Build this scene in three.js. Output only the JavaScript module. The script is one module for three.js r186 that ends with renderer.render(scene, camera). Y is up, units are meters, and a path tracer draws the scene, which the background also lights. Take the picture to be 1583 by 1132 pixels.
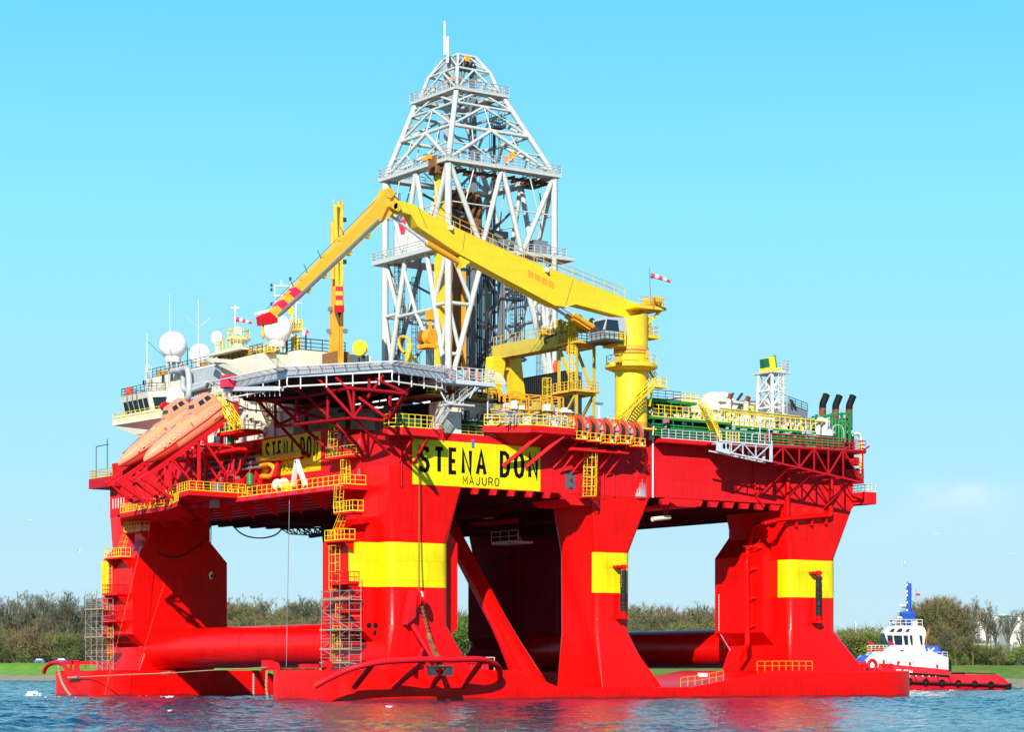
import * as THREE from 'three';
import { toCreasedNormals } from 'three/addons/utils/BufferGeometryUtils.js';
import { MarchingCubes } from 'three/addons/objects/MarchingCubes.js';

// ---------------------------------------------------------------- camera, sky, sun, exposure
// World axes follow the rig: x runs bow to stern, y is up, z points out of its near side; metres.
const TH = 35.5 * Math.PI / 180, CO = Math.cos(TH), SI = Math.sin(TH), FOC = 3583;
const RIGHT = new THREE.Vector3(CO, 0, SI), FWD = new THREE.Vector3(SI, 0, -CO), UP = new THREE.Vector3(0, 1, 0);
const CAM = new THREE.Vector3(-144.61, 3, 227.27);
const camera = new THREE.PerspectiveCamera(2 * Math.atan(1040 / FOC) * 180 / Math.PI, 1583 / 2080, 1, 9000);
camera.position.copy(CAM);
camera.lookAt(CAM.clone().add(FWD));
camera.setViewOffset(1583, 2080, 0, 0, 1583, 1132);   // a level camera with a raised lens: verticals stay vertical
camera.updateMatrixWorld(true);

const scene = new THREE.Scene();
const renderer = new THREE.WebGLRenderer({ antialias: true });
renderer.setSize(1024, 733);
renderer.toneMapping = THREE.LinearToneMapping;
renderer.toneMappingExposure = 1.5;
renderer.shadowMap.enabled = true;
renderer.shadowMap.type = THREE.PCFSoftShadowMap;

const SUN_DIR = new THREE.Vector3(-1.19, 1.0, 1.16).normalize();
const sun = new THREE.DirectionalLight(new THREE.Color(1.0, 0.95, 0.87), 5);
sun.name = 'sun';
sun.position.copy(SUN_DIR).multiplyScalar(400).add(new THREE.Vector3(35, 0, -35));
sun.target.position.set(35, 0, -35);
sun.castShadow = true;
sun.shadow.mapSize.set(4096, 4096);
Object.assign(sun.shadow.camera, { left: -110, right: 110, top: 110, bottom: -110, near: 10, far: 900 });
scene.add(sun, sun.target);

let seed = 20240611;
function rnd() { seed = (seed + 0x6D2B79F5) | 0; let t = Math.imul(seed ^ seed >>> 15, 1 | seed); t = t + Math.imul(t ^ t >>> 7, 61 | t) ^ t; return ((t ^ t >>> 14) >>> 0) / 4294967296; }
const rr = (a, b) => a + (b - a) * rnd();
const lerp = THREE.MathUtils.lerp, sstep = THREE.MathUtils.smoothstep;
function hash2(ix, iy) { let h = Math.imul(ix, 374761393) + Math.imul(iy, 668265263) | 0; h = Math.imul(h ^ h >>> 13, 1274126177); return ((h ^ h >>> 16) >>> 0) / 4294967296; }
function vnoise(x, y, per) {                         // value noise, periodic with period per when given
  const ix = Math.floor(x), iy = Math.floor(y), fx = x - ix, fy = y - iy, u = fx * fx * (3 - 2 * fx), v = fy * fy * (3 - 2 * fy);
  const m = (i) => per ? ((i % per) + per) % per : i;
  return lerp(lerp(hash2(m(ix), m(iy)), hash2(m(ix + 1), m(iy)), u), lerp(hash2(m(ix), m(iy + 1)), hash2(m(ix + 1), m(iy + 1)), u), v);
}
{ // clear spring sky: pale at the horizon, cyan higher up, deep blue overhead, a wisp of cloud low on the right
  const W = 2048, H = 1024, d = new Float32Array(W * H * 4);
  const stops = [[0, .42, .55, .62], [3, .35, .56, .65], [5.6, .288, .56, .672], [11, .196, .56, .70], [16, .112, .465, .70], [22, .062, .30, .60], [30, .036, .19, .47], [55, .02, .11, .32], [90, .014, .075, .24]];
  const K = 1;
  for (let j = 0; j < H; j++) {
    const el = ((j + .5) / H - .5) * 180;
    let c;
    if (el <= 0) c = [.42, .55, .62];
    else { let k = 0; while (k < stops.length - 2 && el > stops[k + 1][0]) k++; const a = stops[k], b = stops[k + 1], t = Math.min(1, (el - a[0]) / (b[0] - a[0])); c = [1, 2, 3].map((i) => lerp(a[i], b[i], t)); }
    if (el < 0) { const f = sstep(-el, 0, 6); c = [lerp(c[0], .05, f), lerp(c[1], .08, f), lerp(c[2], .10, f)]; }
    for (let i = 0; i < W; i++) {
      const az = ((i + .5) / W - .5) * 2 * Math.PI, x = Math.cos(az), z = Math.sin(az);
      const ca = Math.atan2(x * RIGHT.x + z * RIGHT.z, x * FWD.x + z * FWD.z) * 180 / Math.PI;   // bearing from the view direction
      let cl = 0;
      if (el > 0) {
        const n = vnoise(i * .11, j * .33) * .6 + vnoise(i * .26 + 7, j * .8 + 3) * .4;
        cl = Math.exp(-(((ca - 11) / 1.7) ** 2) - ((el - 4.35) / .38) ** 2) * sstep(n, .3, .85) * .42;
        cl += .12 * Math.exp(-(((ca - 10) / 4) ** 2) - ((el - 3.4) / .6) ** 2) * n;
        cl += .35 * sstep(vnoise(i * .012 + 50, j * .05), .62, .9) * sstep(el, 22, 40) * (1 - sstep(el, 60, 85));
      }
      const o = (j * W + i) * 4;
      d[o] = lerp(c[0], .66, cl) * K; d[o + 1] = lerp(c[1], .66, cl) * K; d[o + 2] = lerp(c[2], .72, cl) * K; d[o + 3] = 1;
    }
  }
  const sky = new THREE.DataTexture(d, W, H, THREE.RGBAFormat, THREE.FloatType);
  sky.mapping = THREE.EquirectangularReflectionMapping;
  sky.magFilter = THREE.LinearFilter; sky.minFilter = THREE.LinearFilter;
  sky.needsUpdate = true;
  scene.background = sky; scene.environment = sky;
}

// ---------------------------------------------------------------- measuring helpers (survey of the photograph: a ray and a known plane)
const ray = (u, v) => FWD.clone().addScaledVector(RIGHT, (u - 791.5) / FOC).addScaledVector(UP, (1040 - v) / FOC);
const onX = (u, v, x) => { const d = ray(u, v); return CAM.clone().addScaledVector(d, (x - CAM.x) / d.x).toArray(); };
const onZ = (u, v, z) => { const d = ray(u, v); return CAM.clone().addScaledVector(d, (z - CAM.z) / d.z).toArray(); };
const onY = (u, v, y) => { const d = ray(u, v); return CAM.clone().addScaledVector(d, (y - CAM.y) / d.y).toArray(); };
const atD = (u, v, Z) => CAM.clone().addScaledVector(ray(u, v), Z).toArray();
const far = (X, Z, y) => [CAM.x + RIGHT.x * X + FWD.x * Z, y, CAM.z + RIGHT.z * X + FWD.z * Z];   // metres right of and ahead of the viewpoint

// ---------------------------------------------------------------- mesh builder
const V = (a) => new THREE.Vector3(a[0], a[1], a[2]);
const sub = (a, b) => [a[0] - b[0], a[1] - b[1], a[2] - b[2]], add = (a, b) => [a[0] + b[0], a[1] + b[1], a[2] + b[2]], mul = (a, k) => [a[0] * k, a[1] * k, a[2] * k];
const mix = (a, b, t) => [a[0] + (b[0] - a[0]) * t, a[1] + (b[1] - a[1]) * t, a[2] + (b[2] - a[2]) * t];
const dist = (a, b) => Math.hypot(a[0] - b[0], a[1] - b[1], a[2] - b[2]);
const norm = (a) => { const l = Math.hypot(a[0], a[1], a[2]) || 1; return [a[0] / l, a[1] / l, a[2] / l]; };
const cross = (a, b) => [a[1] * b[2] - a[2] * b[1], a[2] * b[0] - a[0] * b[2], a[0] * b[1] - a[1] * b[0]];
class MB {
  constructor() { this.p = []; this.n = []; this.count = 0; }
  mark() { if (!this.s) this.s = []; if (!this.hold) this.s.push(this.p.length); }
  tri(a, b, c, na, nb, nc) {
    if (!na) { const n = norm(cross(sub(b, a), sub(c, a))); na = nb = nc = n; }
    this.p.push(a[0], a[1], a[2], b[0], b[1], b[2], c[0], c[1], c[2]);
    this.n.push(na[0], na[1], na[2], nb[0], nb[1], nb[2], nc[0], nc[1], nc[2]);
    return this;
  }
  quad(a, b, c, d) { this.tri(a, b, c); this.tri(a, c, d); return this; }
  hexa(q) {                                           // 8 corners: 0-3 bottom ring, 4-7 top ring
    this.mark();
    const c = [0, 1, 2].map((k) => q.reduce((s, v) => s + v[k], 0) / 8);
    for (const f of [[0, 1, 2, 3], [4, 5, 6, 7], [0, 1, 5, 4], [1, 2, 6, 5], [2, 3, 7, 6], [3, 0, 4, 7]]) {
      const [a, b, d, e] = f.map((i) => q[i]);
      const n = cross(sub(d, a), sub(e, b)), m = mul(add(add(a, b), add(d, e)), .25), o = sub(m, c);
      if (n[0] * o[0] + n[1] * o[1] + n[2] * o[2] >= 0) this.quad(a, b, d, e); else this.quad(e, d, b, a);
    }
    return this;
  }
  box(x0, x1, y0, y1, z0, z1) { return this.hexa([[x0, y0, z0], [x1, y0, z0], [x1, y0, z1], [x0, y0, z1], [x0, y1, z0], [x1, y1, z0], [x1, y1, z1], [x0, y1, z1]]); }
  cbox(c, sx, sy, sz) { return this.box(c[0] - sx / 2, c[0] + sx / 2, c[1] - sy / 2, c[1] + sy / 2, c[2] - sz / 2, c[2] + sz / 2); }
  bbox(x0, x1, y0, y1, z0, z1, b = .05) {              // box with chamfered upper and vertical edges
    const P = (k, y) => [[x0 + k, z0], [x1 - k, z0], [x1, z0 + k], [x1, z1 - k], [x1 - k, z1], [x0 + k, z1], [x0, z1 - k], [x0, z0 + k]].map((p) => [p[0], y, p[1]]);
    const inset = (k, y) => [[x0 + 2 * k, z0 + k], [x1 - 2 * k, z0 + k], [x1 - k, z0 + 2 * k], [x1 - k, z1 - 2 * k], [x1 - 2 * k, z1 - k], [x0 + 2 * k, z1 - k], [x0 + k, z1 - 2 * k], [x0 + k, z0 + 2 * k]].map((p) => [p[0], y, p[1]]);
    return this.loft([P(b, y0), P(b, y1 - b), inset(b, y1)], true, false);
  }
  bar(a, b, w, h = w, up = [0, 1, 0]) {                // rectangular member between two points
    const t = norm(sub(b, a)); let s = cross(t, up); if (Math.hypot(...s) < .02) s = cross(t, [1, 0, 0]); s = norm(s); const o = norm(cross(s, t));
    const q = []; for (const e of [a, b]) for (const [i, j] of [[-1, -1], [1, -1], [1, 1], [-1, 1]]) q.push(add(e, add(mul(s, i * w / 2), mul(o, j * h / 2))));
    return this.hexa(q);
  }
  tube(a, b, r, r2 = r, n = 6, caps = true) {
    this.mark();
    const t = norm(sub(b, a)); let s = cross(t, [0, 1, 0]); if (Math.hypot(...s) < .02) s = cross(t, [1, 0, 0]); s = norm(s); const o = norm(cross(s, t));
    const d = []; for (let i = 0; i <= n; i++) { const w = i / n * 2 * Math.PI; d.push(add(mul(s, Math.cos(w)), mul(o, Math.sin(w)))); }
    for (let i = 0; i < n; i++) {
      const A = add(a, mul(d[i], r)), B = add(a, mul(d[i + 1], r)), C = add(b, mul(d[i + 1], r2)), D = add(b, mul(d[i], r2));
      this.tri(A, C, B, d[i], d[i + 1], d[i + 1]); this.tri(A, D, C, d[i], d[i], d[i + 1]);
      if (caps) { this.tri(a, A, B); if (r2 > .001) this.tri(b, C, D); }
    }
    return this;
  }
  path(pts, r, n = 6) { for (let i = 0; i + 1 < pts.length; i++) this.tube(pts[i], pts[i + 1], r, r, n); if (n > 5) for (let i = 1; i + 1 < pts.length; i++) this.ball(pts[i], r, n, 4); return this; }
  curve(pts, r, seg = 16, n = 6, closed = false) {      // smooth pipe through points
    return this.geo(new THREE.TubeGeometry(new THREE.CatmullRomCurve3(pts.map(V), closed, 'centripetal'), seg, r, n, closed));
  }
  ball(c, r, w = 10, h = 7, sy = 1) {
    return this.geo(new THREE.SphereGeometry(r, w, h), new THREE.Matrix4().makeTranslation(...c).multiply(new THREE.Matrix4().makeScale(1, sy, 1)));
  }
  geo(g, m) {
    this.mark(); g = g.index ? g.toNonIndexed() : g; if (m) g = g.clone().applyMatrix4(m);
    const a = g.attributes.position.array, b = g.attributes.normal.array;
    for (let i = 0; i < a.length; i++) { this.p.push(a[i]); this.n.push(b[i]); }
    return this;
  }
  lathe(c, prof, n = 24, axis) {                       // prof: [radius, height] from c along axis (default up)
    const g = new THREE.LatheGeometry(prof.map((p) => new THREE.Vector2(Math.max(p[0], .0001), p[1])), n), m = new THREE.Matrix4().makeTranslation(...c);
    if (axis) m.multiply(new THREE.Matrix4().makeRotationFromQuaternion(new THREE.Quaternion().setFromUnitVectors(UP, V(axis).normalize())));
    return this.geo(toCreasedNormals(g, .6), m);
  }
  loft(rings, capTop = true, capBottom = true, crease = .5) {   // rings of equal length, skinned
    const m = new MB();
    for (let i = 0; i + 1 < rings.length; i++) { const A = rings[i], B = rings[i + 1], n = A.length; for (let k = 0; k < n; k++) { const l = (k + 1) % n; m.quad(A[k], B[k], B[l], A[l]); } }
    const cap = (ring, flip) => { const c = [0, 1, 2].map((k) => ring.reduce((s, v) => s + v[k], 0) / ring.length); for (let k = 0; k < ring.length; k++) { const l = (k + 1) % ring.length; if (flip) m.tri(c, ring[l], ring[k]); else m.tri(c, ring[k], ring[l]); } };
    if (capTop) cap(rings[rings.length - 1], true);
    if (capBottom) cap(rings[0], false);
    const g = new THREE.BufferGeometry(); g.setAttribute('position', new THREE.Float32BufferAttribute(m.p, 3)); g.computeVertexNormals();
    return this.geo(crease ? toCreasedNormals(g, crease) : g);
  }
  prism(poly, axis, t0, t1) {               // poly in the two other axes (x: [z,y]; y: [x,z]; z: [x,y]) swept along axis
    this.mark(); const P = (q, t) => axis === 'x' ? [t, q[1], q[0]] : axis === 'y' ? [q[0], t, q[1]] : [q[0], q[1], t];
    const c = poly.map((q) => new THREE.Vector2(q[0], q[1]));
    const tris = THREE.ShapeUtils.triangulateShape(c, []);
    for (const t of [t0, t1]) for (const f of tris) { const [a, b, d] = f.map((i) => P(poly[i], t)); const n = cross(sub(b, a), sub(d, a)), want = (t === t1 ? 1 : -1) * Math.sign(t1 - t0), k = axis === 'x' ? n[0] : axis === 'y' ? n[1] : n[2]; if (k * want > 0) this.tri(a, b, d); else this.tri(a, d, b); }
    const area = THREE.ShapeUtils.area(c);
    for (let i = 0; i < poly.length; i++) {
      const a = poly[i], b = poly[(i + 1) % poly.length], A = P(a, t0), B = P(b, t0), C = P(b, t1), D = P(a, t1);
      const o2 = area > 0 ? [b[1] - a[1], a[0] - b[0]] : [a[1] - b[1], b[0] - a[0]], o = sub(P(o2, 0), P([0, 0], 0)), n = cross(sub(B, A), sub(C, A));
      if (n[0] * o[0] + n[1] * o[1] + n[2] * o[2] > 0) this.quad(A, B, C, D); else this.quad(D, C, B, A);
    }
    return this;
  }
  rail(pts, { h = 1.15, r = .032, gap = 1.5, mids = 1, toe = .12, posts = true, close = false } = {}) {   // guard rail along a line of feet
    const P = close ? [...pts, pts[0]] : pts;
    for (let i = 0; i + 1 < P.length; i++) {
      const a = P[i], b = P[i + 1], L = dist(a, b), n = Math.max(1, Math.round(L / gap));
      for (let k = 0; k <= mids; k++) { const y = h * (k + 1) / (mids + 1); this.tube([a[0], a[1] + y, a[2]], [b[0], b[1] + y, b[2]], k === mids ? r : r * .8, undefined, 4, false); }
      if (toe) this.bar([a[0], a[1] + toe / 2, a[2]], [b[0], b[1] + toe / 2, b[2]], .02, toe);
      if (posts) for (let k = i ? 1 : 0; k <= n; k++) { const q = mix(a, b, k / n); this.tube(q, [q[0], q[1] + h, q[2]], r, r, 4, false); }
    }
    return this;
  }
  ladder(a, b, w, side, { r = .03, cage = false, out = [0, 0, 1], step = .4 } = {}) {   // side: unit vector across
    const s = mul(side, w / 2), n = Math.round(dist(a, b) / step);
    for (const k of [-1, 1]) this.tube(add(a, mul(s, k)), add(b, mul(s, k)), r, r, 4, false);
    for (let i = 0; i <= n; i++) { const q = mix(a, b, i / n); this.tube(add(q, s), sub(q, s), r * .7, r * .7, 3, false); }
    if (cage) {
      const m = Math.max(2, Math.round(dist(a, b) / 1.1));
      const hoop = (t, ang) => { const q = mix(a, b, t); return add(add(q, mul(side, Math.cos(ang) * w * .62)), mul(out, Math.sin(ang) * w * 1.1)); };
      for (let i = 0; i <= m; i++) for (let k = 0; k < 6; k++) this.tube(hoop(i / m, k / 6 * Math.PI), hoop(i / m, (k + 1) / 6 * Math.PI), r * .7, r * .7, 3, false);
      for (let k = 1; k < 6; k++) this.tube(hoop(0, k / 6 * Math.PI), hoop(1, k / 6 * Math.PI), r * .6, r * .6, 3, false);
    }
    return this;
  }
  stair(a, b, w, side, { r = .035, rails = true } = {}) {   // open steel stair from foot a to head b
    const s = mul(side, w / 2), n = Math.max(3, Math.round(Math.abs(b[1] - a[1]) / .24));
    for (const k of [-1, 1]) {
      this.bar(add(a, mul(s, k)), add(b, mul(s, k)), .05, .26);
      if (rails) { for (const h of [.55, 1.05]) this.tube(add(add(a, mul(s, k)), [0, h, 0]), add(add(b, mul(s, k)), [0, h, 0]), r, r, 4, false); const m = Math.max(2, Math.round(dist(a, b) / 1.4)); for (let i = 0; i <= m; i++) { const q = add(mix(a, b, i / m), mul(s, k)); this.tube(q, add(q, [0, 1.05, 0]), r * .9, r * .9, 4, false); } }
    }
    const d = norm([b[0] - a[0], 0, b[2] - a[2]]);
    for (let i = 1; i < n; i++) { const q = mix(a, b, i / n); this.bar(add(q, s), sub(q, s), .04, .24, d); }
    return this;
  }
  truss(a0, a1, b0, b1, n, w, web = w * .7, verticals = true) {   // planar truss between chords a and b
    this.bar(a0, a1, w); this.bar(b0, b1, w);
    for (let i = 0; i <= n; i++) { const p = mix(a0, a1, i / n), q = mix(b0, b1, i / n); if (verticals) this.bar(p, q, web); if (i < n) { if (i % 2) this.bar(p, mix(b0, b1, (i + 1) / n), web); else this.bar(q, mix(a0, a1, (i + 1) / n), web); } }
    return this;
  }
  pieces() {                                          // groups of primitives that touch
    const S = this.s || [], n = S.length; if (n < 2 || n > 900 || S[0] !== 0) return null;
    const B = S.map((a, i) => { const e = i + 1 < n ? S[i + 1] : this.p.length, b = [1e9, 1e9, 1e9, -1e9, -1e9, -1e9]; for (let k = a; k < e; k += 3) for (let c = 0; c < 3; c++) { b[c] = Math.min(b[c], this.p[k + c]); b[c + 3] = Math.max(b[c + 3], this.p[k + c]); } return b; });
    const par = S.map((_, i) => i), find = (i) => { while (par[i] !== i) i = par[i] = par[par[i]]; return i; }, e = .02;
    for (let i = 0; i < n; i++) for (let j = i + 1; j < n; j++) { const a = B[i], b = B[j]; if (a[0] <= b[3] + e && b[0] <= a[3] + e && a[1] <= b[4] + e && b[1] <= a[4] + e && a[2] <= b[5] + e && b[2] <= a[5] + e) par[find(i)] = find(j); }
    const by = new Map(); for (let i = 0; i < n; i++) { const r = find(i); if (!by.has(r)) by.set(r, []); by.get(r).push(i); }
    if (by.size < 2) return null;
    const size = [...by.values()].map((g) => Math.max(...[0, 1, 2].map((c) => Math.max(...g.map((i) => B[i][c + 3])) - Math.min(...g.map((i) => B[i][c])))));
    size.sort((a, b) => a - b);
    if (by.size > 40 || size[size.length >> 1] < .55) return 'stuff';
    return [...by.values()].map((g) => { const m = new MB(); for (const i of g) { const b = i + 1 < n ? S[i + 1] : this.p.length; for (let k = S[i]; k < b; k++) { m.p.push(this.p[k]); m.n.push(this.n[k]); } } return m; });
  }
  build(name, mat, parent, extra) {
    if (parent) { const q = this.pieces(); if (Array.isArray(q)) { const o = q.map((m) => { m.s = null; return m.build(name, mat, parent, extra); }); return o[0]; } if (q === 'stuff') { this.s = null; const o = this.build(name, mat, parent, extra); o.userData.kind = 'stuff'; return o; } }
    let root = parent; while (root && root.parent && root.parent !== scene) root = root.parent;
    const O = root ? root.userData_origin || [0, 0, 0] : extra?.origin || [0, 0, 0];
    const n = this.p.length / 3, pos = new Float32Array(this.p), nor = new Float32Array(this.n), uv = new Float32Array(n * 2);
    for (let i = 0; i < n; i += 3) {                   // box-projected uv in metres, one plane per face
      let ax = 0, ay = 0, az = 0; for (let k = 0; k < 3; k++) { ax += nor[(i + k) * 3]; ay += nor[(i + k) * 3 + 1]; az += nor[(i + k) * 3 + 2]; }
      ax = Math.abs(ax); ay = Math.abs(ay); az = Math.abs(az);
      for (let k = 0; k < 3; k++) {
        const j = (i + k) * 3, x = pos[j], y = pos[j + 1], z = pos[j + 2];
        if (ax >= ay && ax >= az) { uv[(i + k) * 2] = z; uv[(i + k) * 2 + 1] = y; } else if (az >= ay) { uv[(i + k) * 2] = x; uv[(i + k) * 2 + 1] = y; } else { uv[(i + k) * 2] = x; uv[(i + k) * 2 + 1] = z; }
      }
    }
    for (let i = 0; i < n; i++) { pos[i * 3] -= O[0]; pos[i * 3 + 1] -= O[1]; pos[i * 3 + 2] -= O[2]; }
    const g = new THREE.BufferGeometry();
    g.setAttribute('position', new THREE.BufferAttribute(pos, 3)); g.setAttribute('normal', new THREE.BufferAttribute(nor, 3)); g.setAttribute('uv', new THREE.BufferAttribute(uv, 2));
    const m = new THREE.Mesh(g, mat); m.castShadow = m.receiveShadow = true;
    if (parent) { m.name = name; parent.add(m); } else { m.name = numbered(name); m.position.set(...O); scene.add(m); }
    return m;
  }
}
const mb = () => new MB();
const used = {};
function numbered(n) { const k = used[n] = (used[n] ?? -1) + 1; return k ? n + '_' + String(k).padStart(3, '0') : n; }
function tag(o, label, category, group) { o.userData.label = label; o.userData.category = category; if (group) o.userData.group = group; return o; }
function struct(o) { o.userData.kind = 'structure'; return o; }
function thing(name, label, category, origin, group) {    // geometry given in world metres, stored relative to origin
  const g = new THREE.Group(); g.name = numbered(name); g.position.set(...origin); g.userData_origin = origin; scene.add(g);
  return tag(g, label, category, group);
}
function local(name, label, category, pos, turn = 0, group) {   // geometry given in the thing's own metres
  const g = new THREE.Group(); g.name = numbered(name); g.position.set(...pos); g.rotation.y = turn; g.userData_origin = [0, 0, 0]; scene.add(g);
  return tag(g, label, category, group);
}
function copy(o, label, pos, turn) { const c = o.clone(); c.name = numbered(o.name.replace(/_\d{3}$/, '')); c.userData = { ...o.userData, label }; c.position.set(...pos); if (turn !== undefined) c.rotation.y = turn; scene.add(c); return c; }

// ---------------------------------------------------------------- materials
function tex(n, fn, srgb = false, rep = 1) {
  const d = new Uint8Array(n * n * 4);
  for (let j = 0; j < n; j++) for (let i = 0; i < n; i++) { const c = fn(i / n, j / n, i, j), o = (j * n + i) * 4; for (let k = 0; k < 3; k++) d[o + k] = Math.max(0, Math.min(255, (Array.isArray(c) ? c[k] : c) * 255)); d[o + 3] = 255; }
  const t = new THREE.DataTexture(d, n, n); t.wrapS = t.wrapT = THREE.RepeatWrapping; t.magFilter = THREE.LinearFilter; t.minFilter = THREE.LinearMipmapLinearFilter; t.generateMipmaps = true;
  if (srgb) t.colorSpace = THREE.SRGBColorSpace; t.repeat.set(rep, rep); t.needsUpdate = true; return t;
}
const fbm = (x, y, per, o = 4) => { let s = 0, a = .5, f = 1; for (let i = 0; i < o; i++) { s += a * vnoise(x * f, y * f, per * f); a *= .5; f *= 2; } return s / (1 - Math.pow(.5, o)); };
const T_PLATE = tex(512, (u, v) => {                       // painted plate, 16 m: patches of older and newer coats, runs below seams
  const big = fbm(u * 4, v * 4, 4, 5), streak = fbm(u * 40, v * 3, 40, 3), fine = vnoise(u * 128, v * 128, 128);
  let c = .88 + .30 * (big - .5) + .20 * (streak - .5) + .04 * (fine - .5); const sm = Math.abs(((u * 6) % 1) - .5) > .484 || Math.abs(((v * 7) % 1) - .5) > .482; if (sm) c *= .86;
  const px = Math.floor(u * 6), py = Math.floor(v * 7); c += (hash2(px + 31, py + 77) - .5) * .09; const w = sstep(streak * .65 + big * .35, .6, .72) * .22; c *= 1 - w;
  return [c, c * lerp(.93, 1, big), c * lerp(.93, 1, big)];
}, false, 1 / 16);
const T_BUMP = tex(512, (u, v) => {                        // weld seams and slightly pillowed plate between frames, 12 m
  const sx = Math.abs(((u * 5) % 1) - .5), sy = Math.abs(((v * 5) % 1) - .5);
  return .5 + .22 * Math.cos(u * 16 * 2 * Math.PI) * .5 * (.6 + .8 * vnoise(u * 8, v * 8, 8)) + .12 * (fbm(u * 8, v * 8, 8, 3) - .5) + .25 * (sx > .492 ? 1 : 0) + .25 * (sy > .492 ? 1 : 0);
}, false, 1 / 12);
const T_GRIME = tex(256, (u, v) => { const a = fbm(u * 5, v * 5, 5, 5), st = fbm(u * 26, v * 4, 26, 3), sp = vnoise(u * 64, v * 64, 64); const c = .92 + .22 * (a - .5) + .14 * (st - .5) - (sp > .88 ? .12 * a : 0); const w = sstep(.62, .8, a) * .35; return [c, c * (1 - w * .35), c * (1 - w * .7)]; }, false, 1 / 5);
const T_DIRT = tex(512, (u, v) => {                        // grime and rust bleeding downwards from joints, 4 m
  const a = fbm(u * 6, v * 6, 6, 5), st = fbm(u * 34, v * 3, 34, 4), sp = vnoise(u * 96, v * 96, 96), row = Math.abs(((v * 3) % 1) - .5) > .47 ? 1 : 0;
  const r = Math.min(1, sstep(st * .6 + a * .4, .56, .74) * .55 + (sp > .9 ? .35 * a : 0) + row * .16), c = .96 - .14 * (1 - a);
  return [c * lerp(1, .78, r), c * lerp(1, .60, r), c * lerp(1, .42, r)];
}, false, 1 / 4);
const T_RUST = tex(256, (u, v) => { const a = fbm(u * 6, v * 6, 6, 5), b = vnoise(u * 40, v * 40, 40); const r = sstep(a + b * .15, .5, .75); return [lerp(1, .45, r), lerp(1, .25, r), lerp(1, .15, r)]; }, false, 1 / 3);
const T_ROUGH = tex(256, (u, v) => .75 + .5 * (fbm(u * 7, v * 7, 7, 4) - .5), false, 1 / 6);
const T_NOISEB = tex(256, (u, v) => fbm(u * 12, v * 12, 12, 4), false, 1 / 2);
function mat(rgb, o = {}) {
  const m = new THREE.MeshPhysicalMaterial({ specularIntensity: o.spec ?? .7, color: new THREE.Color().setRGB(...rgb), roughness: o.rough ?? .5, metalness: o.metal ?? 0 });
  if (o.map !== null) m.map = o.map || T_GRIME;
  if (o.bump) { m.bumpMap = o.bump; m.bumpScale = o.bs ?? .01; }
  if (o.rmap) m.roughnessMap = o.rmap;
  return m;
}
const M = {
  red: mat([.76, .0032, .0022], { rough: .27, spec: .3, map: T_PLATE, bump: T_BUMP, bs: .02 }),
  crimson: mat([.72, .0115, .016], { rough: .55, spec: .2, map: T_PLATE, bump: T_BUMP, bs: .012 }),
  redsteel: mat([.50, .008, .018], { rough: .5, spec: .25 }),
  trussshade: mat([.30, .0045, .009], { rough: .6, spec: .2 }), redbright: mat([.62, .010, .018], { rough: .45, spec: .25 }),  // truss red is darkened to carry the shade under the helideck
  shadeoldred: mat([.22, .006, .009], { rough: .8, spec: .08, map: T_PLATE }), stain: mat([.24, .008, .006], { rough: .25, spec: .6, map: T_GRIME }), soffitshade: mat([.075, .0065, .0085], { rough: .8, spec: .2 }),  // duller red also paints shade onto far columns; soffit red paints under-deck shade
  band: mat([.86, .72, .003], { rough: .36, spec: .4, map: T_PLATE, bump: T_BUMP, bs: .012 }),
  railyel: mat([.86, .62, .02], { rough: .5 }),
  crane: mat([.84, .57, .018], { rough: .48, map: T_DIRT }), jib: mat([.76, .43, .03], { rough: .5, map: T_DIRT }), boardold: mat([.88, .56, .01], { rough: .45, spec: .3, map: T_PLATE }),
  craneold: mat([.70, .40, .03], { rough: .55, map: T_GRIME }),
  olive: mat([.52, .40, .05], { rough: .6 }),
  orangey: mat([.78, .33, .015], { rough: .5 }),
  letter: mat([.004, .004, .004], { rough: .85, spec: .2, map: null }),
  white: mat([.76, .75, .69], { rough: .5, map: T_DIRT }),
  cream: mat([.70, .66, .52], { rough: .6, map: T_DIRT }),
  radome: mat([.86, .86, .86], { rough: .3, map: null }),
  derrick: mat([.55, .565, .52], { rough: .5, map: T_DIRT }),
  galv: mat([.46, .48, .49], { rough: .5, metal: .15 }),
  silver: mat([.62, .64, .66], { rough: .45, metal: .2 }),
  steel: mat([.20, .22, .24], { rough: .55, metal: .2 }),
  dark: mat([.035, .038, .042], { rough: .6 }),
  darkblue: mat([.03, .045, .075], { rough: .55 }),
  black: mat([.008, .008, .009], { rough: .7, spec: .3 }),
  rust: mat([.20, .075, .03], { rough: .85, map: T_RUST }),
  brown: mat([.24, .10, .03], { rough: .7 }),
  green: mat([.015, .22, .05], { rough: .5 }),
  pipegreen: mat([.012, .12, .05], { rough: .45 }),
  boat: mat([.88, .30, .16], { rough: .42, spec: .4, map: T_DIRT }),
  boatdeep: mat([.75, .07, .04], { rough: .4 }),
  hose: mat([.02, .02, .022], { rough: .7 }),
  orangered: mat([.80, .07, .02], { rough: .45 }),
  pink: mat([.75, .02, .07], { rough: .5 }),
  blue: mat([.015, .075, .42], { rough: .4 }),
  glass: new THREE.MeshStandardMaterial({ color: new THREE.Color().setRGB(.015, .03, .045), roughness: .08, metalness: .1 }),
  wood: mat([.34, .26, .17], { rough: .9 }),
  scaff: mat([.30, .29, .27], { rough: .6, metal: .1 }),
  tugred: mat([.58, .009, .02], { rough: .4, spec: .4 }),
  lamp: new THREE.MeshStandardMaterial({ color: new THREE.Color().setRGB(.8, .8, .8), emissive: new THREE.Color().setRGB(.9, .95, .9), emissiveIntensity: 1.2, roughness: .4 }),
};

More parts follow.
